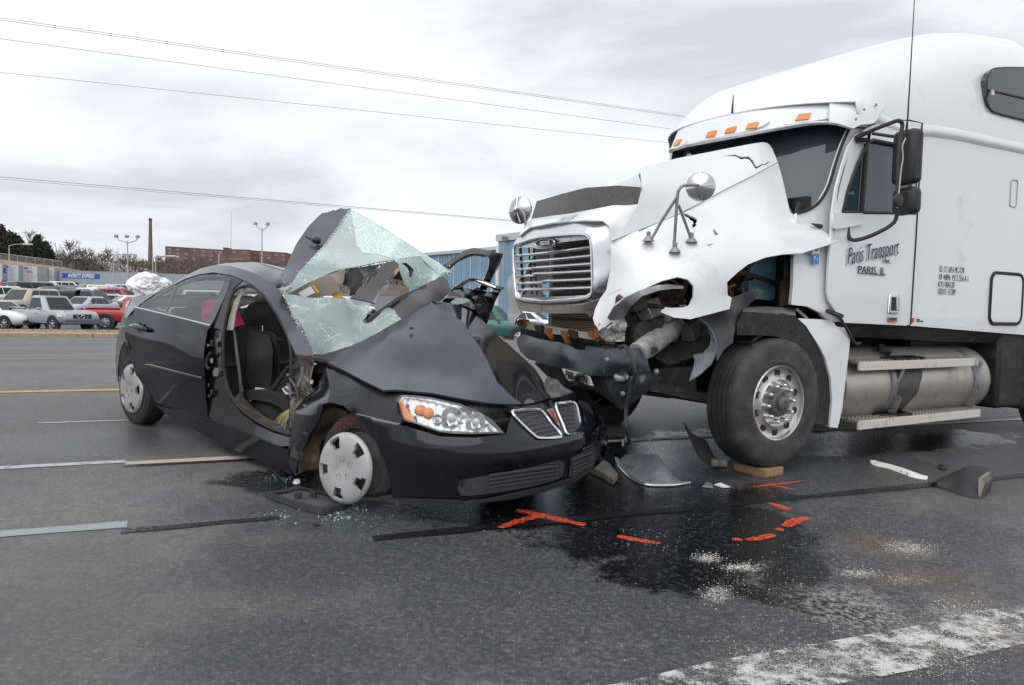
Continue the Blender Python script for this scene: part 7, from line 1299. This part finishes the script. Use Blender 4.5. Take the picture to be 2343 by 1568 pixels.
cl = [rise('m', x, y, b_, O4) for x, y, b_ in ((362, 1166, 1180), (430, 1172, 1200), (520, 1192, 1225), (620, 1222, 1255), (700, 1252, 1285), (800, 1292, 1308))]; e0 = [G('m', x, y) - O4 + Vector((0,0,.004)) for x, y in ((366, 1182), (400, 1205), (500, 1228), (610, 1268), (690, 1296), (790, 1312))]
M_tw = mat('torn_white_plastic', (.66,.66,.62), .6, var=.15, vscale=20); MB().surf([e0, cl, [p + Vector((.02, .05, -p.z + .01)) for p in cl]], 4, 3).build('shell', M_tw, r, solid=.006, smooth=40)
for x, y in ((620, 1262), (665, 1280), (390, 1190)): MB().box(G('m', x, y) - O4 + Vector((0, 0, .015)), (.05, .03, .03)).build('tab', M_tw, r, bevel=.004)
ground_sheet('rubber_scrap', M_rub, [('m',868,1215,0),('m',900,1222,.02),('m',952,1218,.01),('m',948,1238,0),('m',905,1240,0)], 'small black rubber scrap beside the torn white strip', 'scrap', .015)
ground_sheet('plastic_sliver', MATS['torn_white_plastic'], [('n',788,276,0),('n',820,274,.01),('n',870,288,0),('n',830,290,0)], 'thin white plastic sliver left of the wooden block', 'scrap', .008)
ground_sheet('metal_scrap', M_steel, [('n',728,288,0),('n',752,274,.02),('n',780,282,.01),('n',785,294,0),('n',752,288,0)], 'twisted bright metal scrap left of the white sliver', 'scrap', .01)
ground_sheet('plastic_chip', MATS['torn_white_plastic'], [('e',245,1190,0),('e',262,1172,.01),('e',308,1172,.01),('e',312,1190,0),('e',280,1198,0)], 'small pale plastic chip on the asphalt beside the sedan sill', 'scrap', .012)
ground_sheet('rubber_scrap', M_rub, [('D',985,1203,0),('D',1008,1206,.01),('D',992,1210,0)], 'small dark scrap on the asphalt below the sedan bumper', 'scrap', .01)
ground_sheet('rubber_scrap', M_rub, [('e',410,1535,0),('e',450,1540,.01),('e',490,1552,0),('e',440,1556,0)], 'dark scrap on the asphalt below the door trim panel', 'scrap', .01)
# scattered grains
rg = random.Random(21)
def scatter(nm, m, specs, label, cat_):
    b = MB()
    for z, x, y, sx, sy, n, size in specs:
        for _ in range(n):
            p = G(z, rg.gauss(x, sx), rg.gauss(y, sy)); s_ = size * rg.choice((.4, .5, .5, .6, .8, 1.2)); a = rg.uniform(0, 6.3)
            v = [p + Vector((s_ * math.cos(a + k * 2.09), s_ * math.sin(a + k * 2.09), .003)) for k in range(3)] + [p + Vector((0, 0, s_ * rg.uniform(.5, 1.1) + .003))]; b.add(v, [(0,1,3),(1,2,3),(2,0,3)])
    return put(b.build(nm, m, None, smooth=0), label, cat_, kind='stuff')
scatter('glass_crumbs', mat('green_glass_crumb', (.32, .58, .50), .15, coat=.6), [('e',180,1140,110,30,160,.004),('e',480,1370,110,40,160,.005),('e',620,1460,80,30,60,.007),('e',840,1410,60,40,40,.007),('e',120,1480,80,30,40,.006),('n',450,80,90,25,220,.005),('D',900,1190,120,25,120,.004)], 'green tempered glass crumbs scattered on the asphalt', 'glass')
M_gran = mat('absorbent_granules', (.62, .585, .545), .95, spec=.1)
scatter('absorbent_granules', M_gran, [('n',750,640,45,14,255,.0046),('n',920,685,55,10,285,.0046),('n',800,820,40,25,180,.0042),('n',1520,715,55,14,225,.0038),('n',1760,590,70,18,465,.0038),('n',1740,750,60,15,120,.0038),('n',2100,960,140,45,675,.0034),('n',1900,1060,110,30,675,.0034),('n',2220,1010,90,25,375,.0034),('n',2000,880,110,35,225,.0034),('n',1230,1190,140,25,600,.003),('n',1450,1140,180,40,525,.003),('n',1000,1240,90,15,225,.003),('n',1750,1150,150,40,375,.003),('n',1500,900,330,130,360,.0034),('n',950,770,110,40,195,.0034),('n',430,560,110,30,120,.0034),('n',1300,590,120,80,150,.003),('n',1980,1180,160,40,337,.003),('n',1150,1110,160,25,375,.003),('D',1640,1450,260,50,260,.003),('n',830,1050,60,20,45,.0034),('D',1950,995,90,10,375,.006),('D',1700,1030,160,10,90,.005)], 'white absorbent granules strewn over the fluid spill', 'granules')  # pale cluster beside the truck tank stands in for a wet reflection
scatter('road_grit', mat('pale_grit', (.42, .40, .37), .9), [('D',600,1380,420,110,500,.0028),('D',1100,1420,380,90,500,.0025),('D',400,1120,280,50,300,.0035),('D',1900,1180,250,50,400,.0035)], 'fine pale grit on the asphalt', 'grit')
